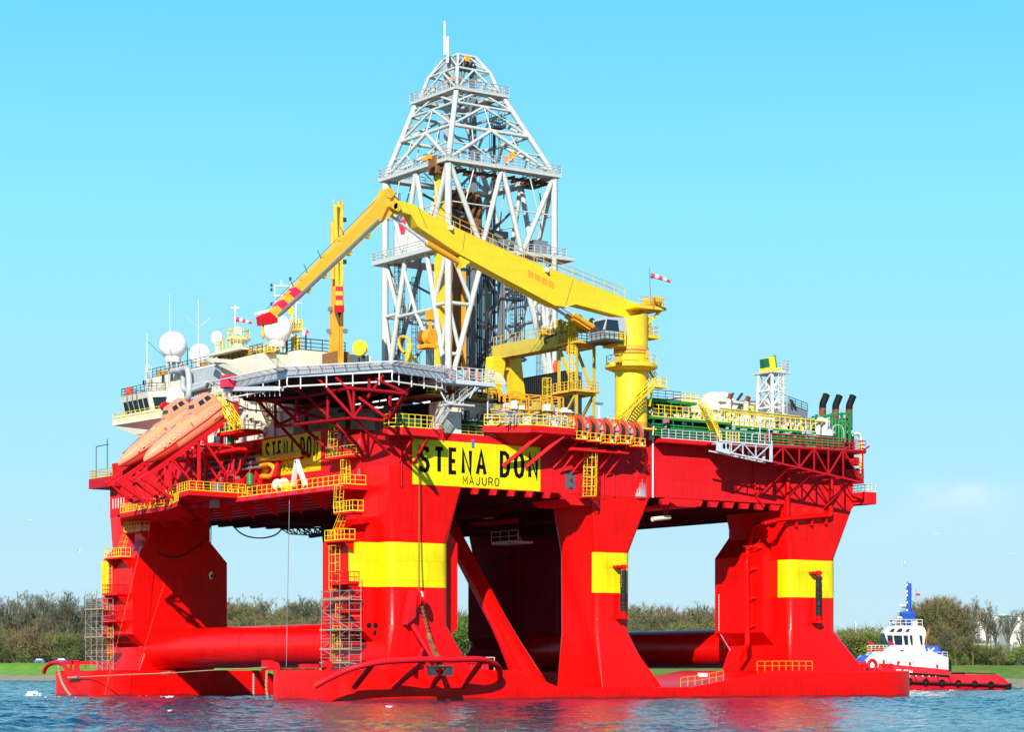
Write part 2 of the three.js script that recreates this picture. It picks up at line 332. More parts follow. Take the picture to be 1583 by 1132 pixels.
// ================================================================ the rig's hull: pontoons, columns, braces, deck box
const ZC = -36.8;                                        // centre line of the rig
const SEA0 = -.25, mz = (z) => 2 * ZC - z;                            // mirror across it
const rig = thing('drilling_rig', 'huge red semi-submersible drilling rig with yellow bands on its columns', 'drilling rig', [35, -.25, ZC]);
const prof = (x) => x < 16 ? 3.3 : x < 22.5 ? lerp(3.3, 1.15, (x - 16) / 6.5) : x < 43 ? 1.15 : x < 57 ? lerp(1.15, 3.25, (x - 43) / 14) : 3.25;
function pontoon(z0, z1) {
  const m = mb(), zm = (z0 + z1) / 2, hw = (z1 - z0) / 2, X0 = -8.5, X1 = 84, xs = [];
  for (let i = 0; i <= 14; i++) xs.push(X0 + 9 * (1 - Math.cos(i / 14 * Math.PI / 2)) ** 1.15);
  for (const x of [4, 10, 16, 18, 20, 22.5, 30, 37, 43, 46, 50, 54, 57, 65, 72, 78]) xs.push(x);
  for (let i = 0; i <= 14; i++) xs.push(X1 - 8 * (1 - Math.sin(i / 14 * Math.PI / 2)) ** 1.15);
  const w = (x) => { const e = x < X0 + 9 ? (x - X0) / 9 : x > X1 - 8 ? (X1 - x) / 8 : 1; return hw * (.52 + .48 * Math.pow(Math.max(0, 1 - (1 - e) ** 2.4), 1 / 2.4)); };
  const rings = xs.map((x) => { const a = w(x), y = prof(x), b = .18; return [[x, -4, zm - a], [x, y - b, zm - a], [x, y, zm - a + b], [x, y, zm + a - b], [x, y - b, zm + a], [x, -4, zm + a]]; });
  return m.loft(rings, true, true, .45);
}
const nearPontoon = pontoon(-15.6, 3.3).build('pontoon', M.red, rig);
let stainBand;
{ // wet, slimy band along the waterline
  const band = (z0, z1, par) => { const zm = (z0 + z1) / 2, hw = (z1 - z0) / 2, X0 = -8.5, X1 = 84, w = (x) => { const e = x < X0 + 9 ? (x - X0) / 9 : x > X1 - 8 ? (X1 - x) / 8 : 1; return hw * (.52 + .48 * Math.pow(Math.max(0, 1 - (1 - e) ** 2.4), 1 / 2.4)); }, m = mb(); m.hold = true; const xs = []; for (let x = X0; x <= X1; x += (x < 2 || x > 74) ? .35 : .8) xs.push(x); const L = [...xs.map((x) => [x, zm + w(x) + .012]), ...xs.reverse().map((x) => [x, zm - w(x) - .012]), ...Array.from({ length: 19 }, (_, i) => [X0 - .012, zm + w(X0) * (i - 9) / 10])]; for (let i = 0; i < L.length; i++) { const a = L[i], b = L[(i + 1) % L.length], h = (q) => SEA0 + .1 + .2 * vnoise(q[0] * .9, q[1] * .9 + 7) + .1 * vnoise(q[0] * 4, q[1] * 4); m.quad([a[0], -.6, a[1]], [b[0], -.6, b[1]], [b[0], h(b), b[1]], [a[0], h(a), a[1]]); } m.s = null; return m.build('waterline_stain', M.stain, par); };
  band(-15.6, 3.3, nearPontoon); stainBand = band;
}
const farPontoon = pontoon(mz(3.3), mz(-15.6)).build('pontoon', M.red, rig); stainBand(mz(3.3), mz(-15.6), farPontoon);
// rounded-rectangle ring at height y
function rrect(x0, x1, z0, z1, r, y, n = 6) {
  const P = []; const c = (cx, cz, a0) => { for (let i = 0; i <= n; i++) { const a = a0 + i / n * Math.PI / 2; P.push([cx + Math.cos(a) * r, y, cz + Math.sin(a) * r]); } };
  c(x1 - r, z1 - r, 0); c(x0 + r, z1 - r, Math.PI / 2); c(x0 + r, z0 + r, Math.PI); c(x1 - r, z0 + r, 1.5 * Math.PI);
  return P;
}
function column(f, levels, block, bandY, pm = M.red) {              // levels: [y, x0, x1, z0, z1, r]; f mirrors z for the far side
  const R = levels.map((l) => rrect(l[1], l[2], l[3], l[4], l[5], l[0]).map((p) => [p[0], p[1], f(p[2])]));
  const m = mb().loft(R, false, false, .55);
  const c = m.build('column', pm, rig);
  if (block) mb().prism(block.poly, 'z', f(block.z0), f(block.z1)).build('column_block', pm, c);
  if (bandY) {
    const at = (y) => { let k = 0; while (k < levels.length - 2 && y > levels[k + 1][0]) k++; const a = levels[k], b = levels[k + 1], t = (y - a[0]) / (b[0] - a[0]); return a.map((v, i) => lerp(v, b[i], t)); };
    const ring = (y) => { const l = at(y), g = .004, q = rrect(l[1] - g, l[2] + g, l[3], l[4] + g, l[5] + g, y).filter((p) => p[2] > block.zBand); if (block.zBand < -2) { q.unshift([l[2] + g, y, -2.39]); q.push([l[1] - g, y, -2.39]); } return q.map((p) => [p[0], p[1], f(p[2])]); };
    const a = ring(bandY[0]), b = ring(bandY[1]), q = mb(); const s = new THREE.BufferGeometry(); const arr = [];
    for (let i = 0; i + 1 < a.length; i++) { if (dist(a[i], a[i + 1]) > 7 && a[i][2] === a[i + 1][2] && false) continue; arr.push(...a[i], ...b[i], ...b[i + 1], ...a[i], ...b[i + 1], ...a[i + 1]); }
    s.setAttribute('position', new THREE.Float32BufferAttribute(arr, 3)); s.computeVertexNormals();
    q.geo(toCreasedNormals(s, .55)).build('yellow_band', M.band, c);
  }
  return c;
}
const cornerBlock = (x0, s, b2 = 11.2) => ({ z0: -10.8, z1: -2.4, zBand: -3.4, poly: [[0, 25.2], [0, 21.3], [-2.5, 18.4], [-2.5, 8.3], [0, 6.1], [0, 3.2], [8.7, 3.2], [8.7, 6.1], [b2, 8.3], [b2, 18.4], [8.7, 21.3], [8.7, 25.2]].map((p) => [x0 + p[0] * s, p[1]]) });
const LA = [[3.2, -1.5, 10.4, -12, 1.8, .12], [8.6, .02, 8.7, -12, 0, 1.5], [18.25, .02, 8.7, -12, 0, 1.5], [25.0, .02, 10.1, -12, 0, .06]];
const LC = [[3.2, 60.9, 74.3, -12, 1.8, .12], [8.6, 62.4, 71.1, -12, 0, 1.5], [18.25, 62.4, 71.1, -12, 0, 1.5], [25.6, 61.4, 73.9, -12, -.02, .06]];
const LB = [[1.1, 30.1, 38.5, -7.9, 1.5, .1], [8.0, 30.2, 35.9, -7.9, 0, 1.2], [18.0, 30.2, 35.9, -7.9, 0, 1.1], [25.0, 29.6, 38.7, -8.4, -.03, .08]];
const id = (z) => z;
const colA = column(id, LA, cornerBlock(0, 1), [13, 18.2]);
const colB = column(id, LB, { z0: -8, z1: -3, zBand: -1.05, poly: [[35.5, 1], [43.3, 1], [36.6, 8.4], [35.5, 8.4]] }, [12.9, 17.9]);
const colC = column(id, LC, { ...cornerBlock(71.1, -1), z0: -12.2, poly: [[0, 25.2], [0, 21.3], [.4, 18.4], [.4, 8.3], [0, 6.1], [0, 3.2], [8.7, 3.2], [8.7, 6.1], [11.2, 8.3], [11.2, 18.4], [8.7, 21.3], [8.7, 25.2]].map((p) => [71.1 - p[0], p[1]]) }, [12.95, 17.9]);
const colD = column(mz, LA, { ...cornerBlock(0, 1), z0: -12.2, poly: [[0, 25.2], [0, 21.3], [-2.5, 18.4], [-2.5, 8.3], [0, 6.1], [0, 3.2], [9.4, 3.2], [9.4, 6.1], [12.1, 8.3], [12.1, 18.4], [9.4, 21.3], [9.4, 25.2]] }, [13.6, 18.6]);
// the bands run on over the bulges
mb().hexa([[-2.51, 13, -4.9], [-2.495, 13, -4.9], [-2.495, 13, -2.4], [-2.51, 13, -2.4], [-2.51, 18.2, -4.9], [-2.495, 18.2, -4.9], [-2.495, 18.2, -2.4], [-2.51, 18.2, -2.4]]).box(-2.5, 0, 13, 18.2, -2.42, -2.385).build('yellow_band', M.band, colA);
mb().box(-2.51, -2.495, 13.6, 18.6, mz(-2.4), mz(-4.9)).build('yellow_band', M.band, colD);
column(mz, LB.map((l) => [l[0], l[1] + 5, l[2] + 5, ...l.slice(3)]), { z0: -8, z1: -3, zBand: -1.05, poly: [[40.5, 1], [48.3, 1], [41.6, 8.4], [40.5, 8.4]] }, null, M.shadeoldred);  // far mid and stern columns: their shade is painted in as a darker red
column(mz, LC, cornerBlock(71.1, -1), null, M.shadeoldred);
// slotted chutes under the bow bulge of the two bow columns, and the three round holes beside them
for (const f of [id, mz]) {
  const c = f === id ? colA : colD, m = mb(), h = mb();
  for (let r = 0; r < 2; r++) for (let i = 0; i < 6; i++) { const z = -4 - i * 1.05 - r * .5, t0 = r ? .55 : .12, t1 = r ? .9 : .45; m.bar([lerp(-2.5, 0, t0) - .03, lerp(8.3, 6.1, t0) - .03, f(z)], [lerp(-2.5, 0, t1) - .03, lerp(8.3, 6.1, t1) - .03, f(z)], .5, .06); }
  m.build('chute_slot', M.black, c);
  for (const [x, y] of f === id ? [[-1.25, 8.5], [-.35, 8.5], [-.35, 7.6]] : [[.9, 8.5], [1.9, 8.5], [1.9, 7.6]]) h.lathe([x, y, f === id ? -2.42 : mz(-12.22)], [[.34, -.06], [.34, .06], [0, .06]], 14, [0, 0, 1]);
  h.build('vent_hole', M.black, c);
}
// hawse pipe that climbs the stern column and the pipe run along it
{
  const q = (u, v, z = .55) => onZ(u, v, z), m = mb();
  const pts = [onX(1140, 1038, 59), onX(1142, 1020, 59), onX(1155, 996, 59.1), onX(1155, 975, 59.2), onX(1154, 870, 59.2), onX(1156, 846, 60), onX(1161, 822, 61.2), onX(1168, 812, 61.8)];
  m.path(pts, .36, 10); m.path([pts[7], q(1184, 809), q(1203, 804), q(1283, 797), q(1284, 752)], .3, 8); m.tube(q(1217, 800), q(1217, 752), .26, .26, 8);
  const p = m.build('pipe', M.red, colC), b = mb();
  for (const v of [845, 880, 925, 968]) { const a = onX(1157, v, 59.2); b.bar(add(a, [.2, 0, .2]), add(a, [1.2, 0, 1.3]), .1, .3); b.bar(add(a, [-.4, 0, -.6]), add(a, [.6, 0, .9]), .14, .12); b.bar(add(a, [.5, 0, .9]), add(a, [1, .9, 1.2]), .1); }
  for (const u of [1187, 1231, 1255, 1277]) { const a = q(u, 808 - (u - 1187) * .09, .4); b.box(a[0] - .1, a[0] + .1, a[1] - .9, a[1], .0, .5); }
  b.build('pipe_bracket', M.red, p);
  const d = mb(); for (let i = 0; i < 26; i++) { const a = onX(1111, 920 + i * 2.2, 59.87); d.cbox(a, .03, .13, .13); } for (let i = 0; i < 20; i++) { const t = i / 19, a = onX(1113 + 23 * Math.min(1, t * 1.3), 979 + 50 * t, lerp(60, 62.3, Math.min(1, t * 1.3))); d.cbox(add(a, [-.05, 0, 0]), .05, .12, .12); }
  d.build('draught_marks', M.white, colC);
}
// braces
{
  const brace = (pts, r, n = 28) => { const m = mb(); for (let i = 0; i + 1 < pts.length; i++) m.tube(pts[i], pts[i + 1], r[i], r[i + 1], n, false); return m; };
  const cb = (x, sx) => {                               // bow or stern cross brace, swelling into the columns
    const m = brace([[x, 6.3, -10.5], [x, 6.3, -15.5], [x, 6.3, -57], [x, 6.3, -63]], [3.2, 2.72, 2.72, 3.3]); const b = m.build('cross_brace', M.red, rig);
    const w = mb(); for (const z of [-15.6, -17, -36, -56]) w.lathe([x, 6.3, z], [[2.76, -.06], [2.775, -.04], [2.775, .04], [2.76, .06]], 32, [0, 0, 1]); w.build('weld_seam', M.red, b); void sx;
    return b;
  };
  cb(2.6, 1); cb(66.8, -1);
  {
    const x = 23, a = [x, .6, -3], k = [x, 9.2, -10.5], e = [x, 25.2, -24.8];
    const b = brace([a, mix(a, k, .3), mix(a, k, .75), k, e], [2.0, 1.7, 1.3, 1.16, 1.16], 20).build('diagonal_brace', M.red, rig);
    mb().prism([[-1, 1.0], [-6, 1.0], [-9.6, 6.6], [-8.4, 7.2]], 'x', x - .3, x + .3).build('gusset', M.red, b);
  }
}
// ---------------------------------------------------------------- deck box
const deckBox = mb().box(0, 38.8, 24.95, 31.3, mz(0), 0).box(0, 38.8, 31.3, 32.6, -73, -13).box(38.8, 73.8, 25.1, 32.2, mz(0), 0).build('deck_box', M.crimson, rig);
mb().box(.6, 73.2, 24.9, 24.94, mz(-.6), -.6).build('deck_soffit_shade', M.soffitshade, deckBox);  // dark plate paints in the shade below the deck
{
  const g = mb();                                       // girders below, their ends showing as teeth along the sides
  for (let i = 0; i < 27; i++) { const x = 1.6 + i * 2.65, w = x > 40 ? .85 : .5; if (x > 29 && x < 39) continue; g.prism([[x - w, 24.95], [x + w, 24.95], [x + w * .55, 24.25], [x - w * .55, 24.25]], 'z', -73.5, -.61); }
  g.build('deck_girder', M.soffitshade, deckBox); const gt = mb(); for (let i = 0; i < 27; i++) { const x = 1.6 + i * 2.65, w = x > 40 ? .87 : .52; if (x > 29 && x < 39) continue; gt.prism([[x - w, 24.96], [x + w, 24.96], [x + w * .55, 24.24], [x - w * .55, 24.24]], 'z', -.6, -.01); } gt.build('girder_end', M.crimson, deckBox);
  mb().prism([[24.5, 24.95], [29.5, 24.95], [29.5, 23.6], [26.4, 23.6]], 'z', -7, -.05).prism([[41, 25.1], [47.5, 25.1], [46.4, 24.1], [43.3, 24.1]], 'z', -60, -.05).prism([[0, 24.95], [12, 24.95], [10.5, 24.3], [0, 24.3]], 'z', -63, -12.2).build('deck_haunch', M.crimson, deckBox);
  const t = mb();
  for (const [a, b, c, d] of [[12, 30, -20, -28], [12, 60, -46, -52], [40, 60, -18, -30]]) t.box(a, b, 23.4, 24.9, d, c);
  t.build('underdeck_tank', M.soffitshade, deckBox);  // girders and tanks carry the same painted under-deck shade
}
// fresh paint over the columns, up to the line half way up the deck box
mb().box(-.02, 3.17, 24.9, 27.1, -12, .02).build('fresh_paint', M.red, deckBox);
// shallow raised plates, seams and pipes on the sides
{
  const p = mb();
  for (const [u, v0, v1] of [[621, 662, 752], [685, 662, 681], [933, 720, 770], [949, 720, 768]]) { const a = onZ(u, v0, .16), b = onZ(u, v1, .16); p.tube([a[0], a[1], .16], [a[0], b[1], .16], .09, .09, 7); }
  for (const u of [558]) { const a = onX(u, 668, -.14), b = onX(u, 752, -.14); p.tube([-.14, a[1], a[2]], [-.14, b[1], a[2]], .1, .1, 6); }
  p.build('drain_pipe', M.crimson, deckBox);
  const q = mb();
  for (const [u, v] of [[509, 688], [534, 686], [557, 684], [556, 731], [526, 675]]) { const a = onX(u, v, 0); q.geo(new THREE.CylinderGeometry(.36, .36, .12, 14), new THREE.Matrix4().makeTranslation(0, a[1], a[2]).multiply(new THREE.Matrix4().makeRotationZ(Math.PI / 2)).multiply(new THREE.Matrix4().makeScale(1.35, 1, .75))); }
  { const a = onZ(731, 686, 0); q.bbox(a[0] - .22, a[0] + .22, a[1] - .5, a[1] + .5, -.02, .08, .03); }
  q.build('porthole', mat([.06, .16, .28], { rough: .2, map: null }), deckBox);
  const s = mb(), a = onZ(875, 726, .05), b = onZ(889, 757, .05); s.box(a[0], b[0], b[1], a[1], .0, .03); s.build('grey_patch', mat([.10, .08, .11], { rough: .7, map: T_RUST }), deckBox);
  const w = mb(); w.tube([39.1, 25, .2], [39.1, 32.6, .2], .12, .12, 6); w.tube([39.0, 32.6, .25], [39.2, 34, .25], .08, .08, 6); w.build('white_pipe', M.white, deckBox);
  const r = mb(); for (let i = 0; i < 2; i++) { const c = onZ(i ? 1217 : 1284, 700, .4); r.tube([c[0], 24, .45], [c[0], 31, .45], .3, .3, 8); } const e = onZ(1165, 715, .2), e2 = onZ(1167, 765, .2), e3 = onZ(1181, 784, .2); r.path([e, e2, e3], .13, 6); r.build('drain_pipe', M.crimson, deckBox);
}
// lettering: stroke font, bars welded on as painted plates
const FONT = {
  S: [[[.95, .82], [.82, .96], [.5, 1], [.2, .96], [.05, .8], [.12, .63], [.5, .52], [.88, .4], [.97, .22], [.82, .05], [.5, 0], [.18, .04], [.03, .2]]], T: [[[0, 1], [1, 1]], [[.5, 1], [.5, 0]]],
  E: [[[1, 1], [.05, 1], [.05, 0], [1, 0]], [[.05, .5], [.85, .5]]], N: [[[.04, 0], [.04, 1], [.96, 0], [.96, 1]]], A: [[[0, 0], [.5, 1], [1, 0]], [[.2, .32], [.8, .32]]],
  D: [[[.04, 0], [.04, 1], [.5, 1], [.82, .9], [.96, .65], [.96, .35], [.82, .1], [.5, 0], [.04, 0]]], O: [[[.5, 1], [.18, .93], [.03, .72], [.03, .28], [.18, .07], [.5, 0], [.82, .07], [.97, .28], [.97, .72], [.82, .93], [.5, 1]]],
  M: [[[0, 0], [0, 1], [.5, .35], [1, 1], [1, 0]]], J: [[[.9, 1], [.9, .22], [.75, .04], [.45, 0], [.15, .06], [.03, .25]]], U: [[[.03, 1], [.03, .25], [.2, .04], [.5, 0], [.8, .04], [.97, .25], [.97, 1]]],
  R: [[[.04, 0], [.04, 1], [.6, 1], [.9, .9], [.95, .72], [.85, .55], [.6, .48], [.04, .48]], [[.55, .48], [.97, 0]]], K: [[[.04, 0], [.04, 1]], [[.95, 1], [.06, .42]], [[.32, .6], [.97, 0]]],
  L: [[[.04, 1], [.04, 0], [.95, 0]]], B: [[[.04, 0], [.04, 1], [.65, 1], [.9, .88], [.9, .65], [.65, .52], [.04, .52]], [[.65, .52], [.95, .38], [.95, .12], [.65, 0], [.04, 0]]],
  1: [[[.2, .8], [.55, 1], [.55, 0]]], 2: [[[.05, .78], [.2, .96], [.55, 1], [.88, .88], [.9, .65], [.05, 0], [.98, 0]]], I: [[[.5, 0], [.5, 1]]],
};
function letter(ch, o, ex, ey, w, h, t, en, d = .012) {     // o: lower left corner, ex/ey/en: axes along, up and out
  const m = mb(), P = (q, k) => add(add(add(o, mul(ex, q[0] * (w - t) + t / 2)), mul(ey, q[1] * (h - t) + t / 2)), mul(en, k));
  FONT[ch].forEach((st, si) => {
    const n = st.length, L = st.map((q) => [q[0] * (w - t), q[1] * (h - t)]), off = [];
    for (let i = 0; i < n; i++) {
      const closed = st[0][0] === st[n - 1][0] && st[0][1] === st[n - 1][1];
      const a = L[i ? i - 1 : closed ? n - 2 : 0], b = L[i], c = L[i < n - 1 ? i + 1 : closed ? 1 : n - 1];
      const d1 = norm([b[0] - a[0], b[1] - a[1], 0]), d2 = norm([c[0] - b[0], c[1] - b[1], 0]);
      const n1 = [-d1[1], d1[0]], n2 = [-d2[1], d2[0]]; let v = i === 0 && !closed ? n2 : i === n - 1 && !closed ? n1 : [n1[0] + n2[0], n1[1] + n2[1]]; const l = Math.hypot(...v) || 1; v = [v[0] / l, v[1] / l];
      const ref = i === 0 && !closed ? n2 : n1, k = Math.min(2, 1 / Math.max(.35, v[0] * ref[0] + v[1] * ref[1])); off.push([v[0] * k * t / 2, v[1] * k * t / 2]);
    }
    const Q = (i, s, k) => { const q = [L[i][0] + off[i][0] * s + t / 2, L[i][1] + off[i][1] * s + t / 2]; return add(add(add(o, mul(ex, q[0])), mul(ey, q[1])), mul(en, k)); };
    const dd = d + si * .0015;
    for (let i = 0; i + 1 < n; i++) { m.quad(Q(i, -1, dd), Q(i + 1, -1, dd), Q(i + 1, 1, dd), Q(i, 1, dd)); for (const s of [-1, 1]) m.quad(Q(i, s, 0), Q(i + 1, s, 0), Q(i + 1, s, dd), Q(i, s, dd)); }
  });
  void P; return m;
}
function write(text, parent, o, ex, ey, en, w, h, t, gap, m, wide = {}) {
  let x = 0;
  for (const ch of text) { if (ch === ' ') { x += w * .85; continue; } const k = wide[ch] ?? 1; letter(ch, add(o, mul(ex, x)), ex, ey, w * k, h, t, en).build('letter', m, parent); x += w * k + gap; }
}
{ // name boards on the near side and on the bow
  const s = mb().box(3.2, 21.7, 25.03, 30.35, .0, .024).build('name_board', M.band, rig);
  write('STENA DON', s, [4.05, 26.42, .026], [1, 0, 0], [0, 1, 0], [0, 0, 1], 1.62, 3.2, .5, .47, M.letter, { E: .85 });
  write('MAJURO', s, [10.3, 25.3, .026], [1, 0, 0], [0, 1, 0], [0, 0, 1], .72, 1.05, .13, .2, M.letter);
  const b = mb().box(-.03, 0, 27.6, 32.35, -29.8, -15.4).build('name_board', M.boardold, rig);
  write('STENA DON', b, [-.032, 29.25, -29], [0, 0, 1], [0, 1, 0], [-1, 0, 0], 1.2, 2.75, .38, .37, M.letter, { E: .85 });
  write('MAJURO', b, [-.032, 28, -25.3], [0, 0, 1], [0, 1, 0], [-1, 0, 0], .62, .98, .13, .18, M.letter);
}

// ================================================================ bow walkways, lifeboats and their launching frames
{
  const deck = (poly, y, h, name = 'walkway') => mb().prism(poly, 'y', y - h, y).build(name, M.crimson, rig);
  const w = deck([[-3.2, -4.6], [0, -4.6], [0, -62], [-3.2, -62]], 25.05, .55);
  const f = mb(); for (let i = 0; i < 14; i++) f.box(-3.23, -3.2, 24.55, 25.04, -6 - i * 3.2 - (i % 3 ? 1.7 : 2.6), -6 - i * 3.2); f.build('fascia_plate', M.pink, w);
  mb().rail([[-.2, 25.05, -4.8], [-3.1, 25.05, -4.8], [-3.1, 25.05, -33]], { r: .05, gap: 1.25 }).build('railing', M.railyel, w);
  const P = [[400, 766], [292, 759], [263, 767]].map(([u, v]) => onY(u, v, 25.5)), L = deck([[0, -33], [P[0][0], P[0][2]], [P[1][0], P[1][2]], [P[2][0], P[2][2]], [0, -58]], 25.6, .6, 'boat_deck');
  mb().rail([[-3.1, 25.6, -33.2], ...P.map((p) => [p[0] + .1, 25.6, p[2]]), [-1, 25.6, -57]], { r: .05, gap: 1.1, mids: 2 }).build('railing', M.railyel, L);
  const q = [onY(186, 795, 24.2), onY(262, 782, 24.2), onY(275, 776, 24.2)];
  const lw = mb().prism([...q.map((p) => [p[0], p[2]]), [1, -50], [1, -72]], 'y', 23.7, 24.3).build('walkway', M.crimson, rig);
  mb().rail([[0, 24.3, q[0][2] - 1], ...q.map((p) => [p[0] + .1, 24.3, p[2]])], { r: .05, gap: 1, mids: 2 }).build('railing', M.railyel, lw);
  // brackets under the walkway
  const b = mb(); for (let i = 0; i < 9; i++) { const z = -8 - i * 6; b.prism([[-3, 24.5], [0, 24.5], [0, 22.6]], 'z', z - .1, z + .1); } b.build('bracket', M.crimson, w);
  // far corner: little overhanging deck at the extreme left of the deck line
  const c = [onX(152, 716, 0), onX(205, 704, 0)], cl = mb().prism([[-1.5, -77.4], [4, -77.4], [4, -70], [-1.5, -70]], 'y', 29.2, 30.6).build('corner_deck', M.redsteel, rig);
  mb().rail([[4, 30.6, -77.3], [-1.4, 30.6, -77.3], [-1.4, 30.6, -70]], { r: .05, gap: .8, mids: 2 }).build('railing', M.olive, cl);
  mb().path([[-1, 30.6, -76], [-1, 35.2, -76], [-1, 35.2, -72]], .06, 4).tube([-1, 30.6, -72.4], [-1, 36, -72.4], .06).build('aerial_post', M.darkblue, cl); void c;
  for (let i = 0; i < 5; i++) { const z = -69.2 - i * .85; mb().box(-.05, .0, 26.2, 27.6, z - .1, z + .1).build('white_mark', M.white, deckBox); }
}
function boatFrame(z0, z1, dz, label) {                   // sloping launch rails with posts and struts
  const g = thing('lifeboat_ramp', label, 'launch ramp', [-6, 25.6, (z0 + z1) / 2], 'red lifeboat launching ramps');
  const rails = [];
  for (const z of [z0, z1]) {
    const T = onZ(364, 641, -34.4), B = onZ(221, 739, -34.4), t = [T[0], T[1], z], b = [B[0], B[1] - .2, z]; rails.push([t, b]);
    mb().bar(t, b, .34, .55).build('rail', M.redbright, g);
    const at = (k) => mix(t, b, k), py = 25.7;
    for (const [k, y] of [[.02, py], [.39, py], [.7, py]]) { const p = at(k); mb().bar([p[0], p[1] - .2, z], [p[0], y, z], .34, .34, [1, 0, 0]).build('post', M.redbright, g); }
    const p1 = at(.36), p2 = at(.68), p3 = at(.98);
    mb().bar(p1, [p1[0] + 5.6, py + .2, z], .26).bar(p2, [p2[0] + 3.9, py + .2, z], .24).bar(p3, [p3[0] + 3.6, p3[1] - 2.2, z], .3, .4).bar([p3[0] + 3.6, p3[1] - 2.2, z], [-1, py - .3, z], .3, .35).build('strut', M.redbright, g);
    mb().bar([at(.36)[0], at(.36)[1] - .7, z], [0, at(.36)[1] - .9, z], .2, .3).build('beam', M.redbright, g);
  }
  const c = mb(); for (const k of [.05, .38, .7, .97]) c.bar(add(mix(...rails[0], k), [0, -.3, 0]), add(mix(...rails[1], k), [0, -.3, 0]), .24); c.bar(mix(...rails[0], .7), add(mix(...rails[1], .95), [0, -.3, 0]), .18); c.bar(add(mix(...rails[0], .98), [3.4, -2.2, 0]), add(mix(...rails[1], .98), [3.4, -2.2, 0]), .3);
  c.build('cross_beam', M.redbright, g); void dz;
  return rails;
}
const r1 = boatFrame(-34.6, -37.6, 0, 'red launch ramp under the nearer orange lifeboat marked 1');
const r2 = boatFrame(-41.8, -44.8, 0, 'red launch ramp under the farther orange lifeboat marked 2');
function lifeboat(num, rails, label) {
  const c = mix(mix(...rails[0], .03), mix(...rails[1], .03), .5), e = mix(mix(...rails[0], .98), mix(...rails[1], .98), .5), d = norm(sub(e, c)), upv = norm([d[1], -d[0], 0]);
  if (upv[1] < 0) { upv[0] *= -1; upv[1] *= -1; }
  const g = local('lifeboat', label, 'lifeboat', add(c, mul(upv, 1.45)), 0, 'orange free-fall lifeboats');
  g.scale.setScalar(.93); g.quaternion.setFromRotationMatrix(new THREE.Matrix4().makeBasis(V(d), V(upv), V(cross(d, upv))));
  const sec = (s, w, b, t, n = 24) => { const R = []; for (let i = 0; i < n; i++) { const a = i / n * 2 * Math.PI, cx = Math.cos(a), sy = Math.sin(a); R.push([s, sy > 0 ? Math.pow(sy, .85) * t : -Math.pow(-sy, .8) * b, w * Math.sign(cx) * Math.pow(Math.abs(cx), .8)]); } return R; };
  const K = [[-.3, .7, .5, .7], [0, 1.25, 1.1, 1.3], [.8, 1.5, 1.45, 1.55], [3, 1.62, 1.6, 1.6], [7, 1.62, 1.6, 1.55], [9.5, 1.52, 1.5, 1.4], [11.6, 1.2, 1.2, 1.15], [13, .75, .8, .8], [13.9, .22, .3, .35], [14.1, .03, .04, .06]];
  mb().loft(K.map((k) => sec(...k)), true, true, .9).build('hull', M.boat, g);
  mb().loft([[9.2, 1.56, 1.56, .02], [11.6, 1.24, 1.24, -.12], [13, .79, .84, -.1], [14, .24, .3, -.05]].map((k) => sec(k[0], k[1], k[2], Math.max(.01, k[3]))), true, true, .9).build('bow_plate', M.boatdeep, g);
  const cab = mb().loft([[[.4, 1.2, -1.15], [4.6, 1.2, -1.15], [4.6, 1.2, 1.15], [.4, 1.2, 1.15]], [[.5, 1.9, -1.1], [4.2, 1.9, -1.1], [4.2, 1.9, 1.1], [.5, 1.9, 1.1]], [[.9, 2.95, -.8], [3.3, 2.85, -.8], [3.3, 2.85, .8], [.9, 2.95, .8]]], true, false, .4).build('wheelhouse', M.boat, g);
  const w = mb(); for (const s of [-1, 1]) { w.hexa([[1.0, 1.98, 1.07], [1.9, 1.98, 1.07], [1.9, 1.98, 1.1], [1.0, 1.98, 1.1], [1.15, 2.6, .9], [1.9, 2.6, .9], [1.9, 2.6, .95], [1.15, 2.6, .95]].map((p) => [p[0], p[1], p[2] * s])); w.hexa([[2.2, 1.98, 1.07], [3.1, 1.98, 1.07], [3.1, 1.98, 1.1], [2.2, 1.98, 1.1], [2.2, 2.6, .9], [3.0, 2.6, .9], [3.0, 2.6, .95], [2.2, 2.6, .95]].map((p) => [p[0], p[1], p[2] * s])); }
  w.hexa([[4.02, 2.0, -.85], [4.06, 2.0, -.85], [4.06, 2.0, .85], [4.02, 2.0, .85], [3.62, 2.6, -.7], [3.68, 2.6, -.7], [3.68, 2.6, .7], [3.62, 2.6, .7]]); w.build('window', M.glass, cab);
  const ht = mb(); ht.bbox(5.0, 6.4, 1.45, 1.72, -.55, .55, .06).bbox(8.2, 9.2, 1.3, 1.6, -.45, .45, .06); for (const s of [-1, 1]) ht.hexa([[1.4, -.5, 1.5], [2.6, -.5, 1.56], [2.6, -.5, 1.66], [1.4, -.5, 1.6], [1.4, .9, 1.34], [2.6, .9, 1.4], [2.6, .9, 1.5], [1.4, .9, 1.44]].map((p) => [p[0], p[1], p[2] * s])); ht.build('hatch', M.boat, g);
  const st = mb(); for (const s of [-1, 1]) { for (let i = 0; i < 11; i++) st.box(1.4 + i * .95, 1.75 + i * .95, .42, .5, s * 1.56 - .06, s * 1.56 + .06); } st.build('grab_line', M.white, g);
  const tr = mb(); for (const s of [-1, 1]) { tr.path([[.1, .35, s * 1.3], [.8, .2, s * 1.55], [3, .05, s * 1.64], [7, .0, s * 1.64], [9.5, -.05, s * 1.55], [11.6, -.12, s * 1.24], [13, -.15, s * .8], [14.1, -.1, s * .1]], .07, 5); } tr.build('rubbing_strake', M.redbright, g);
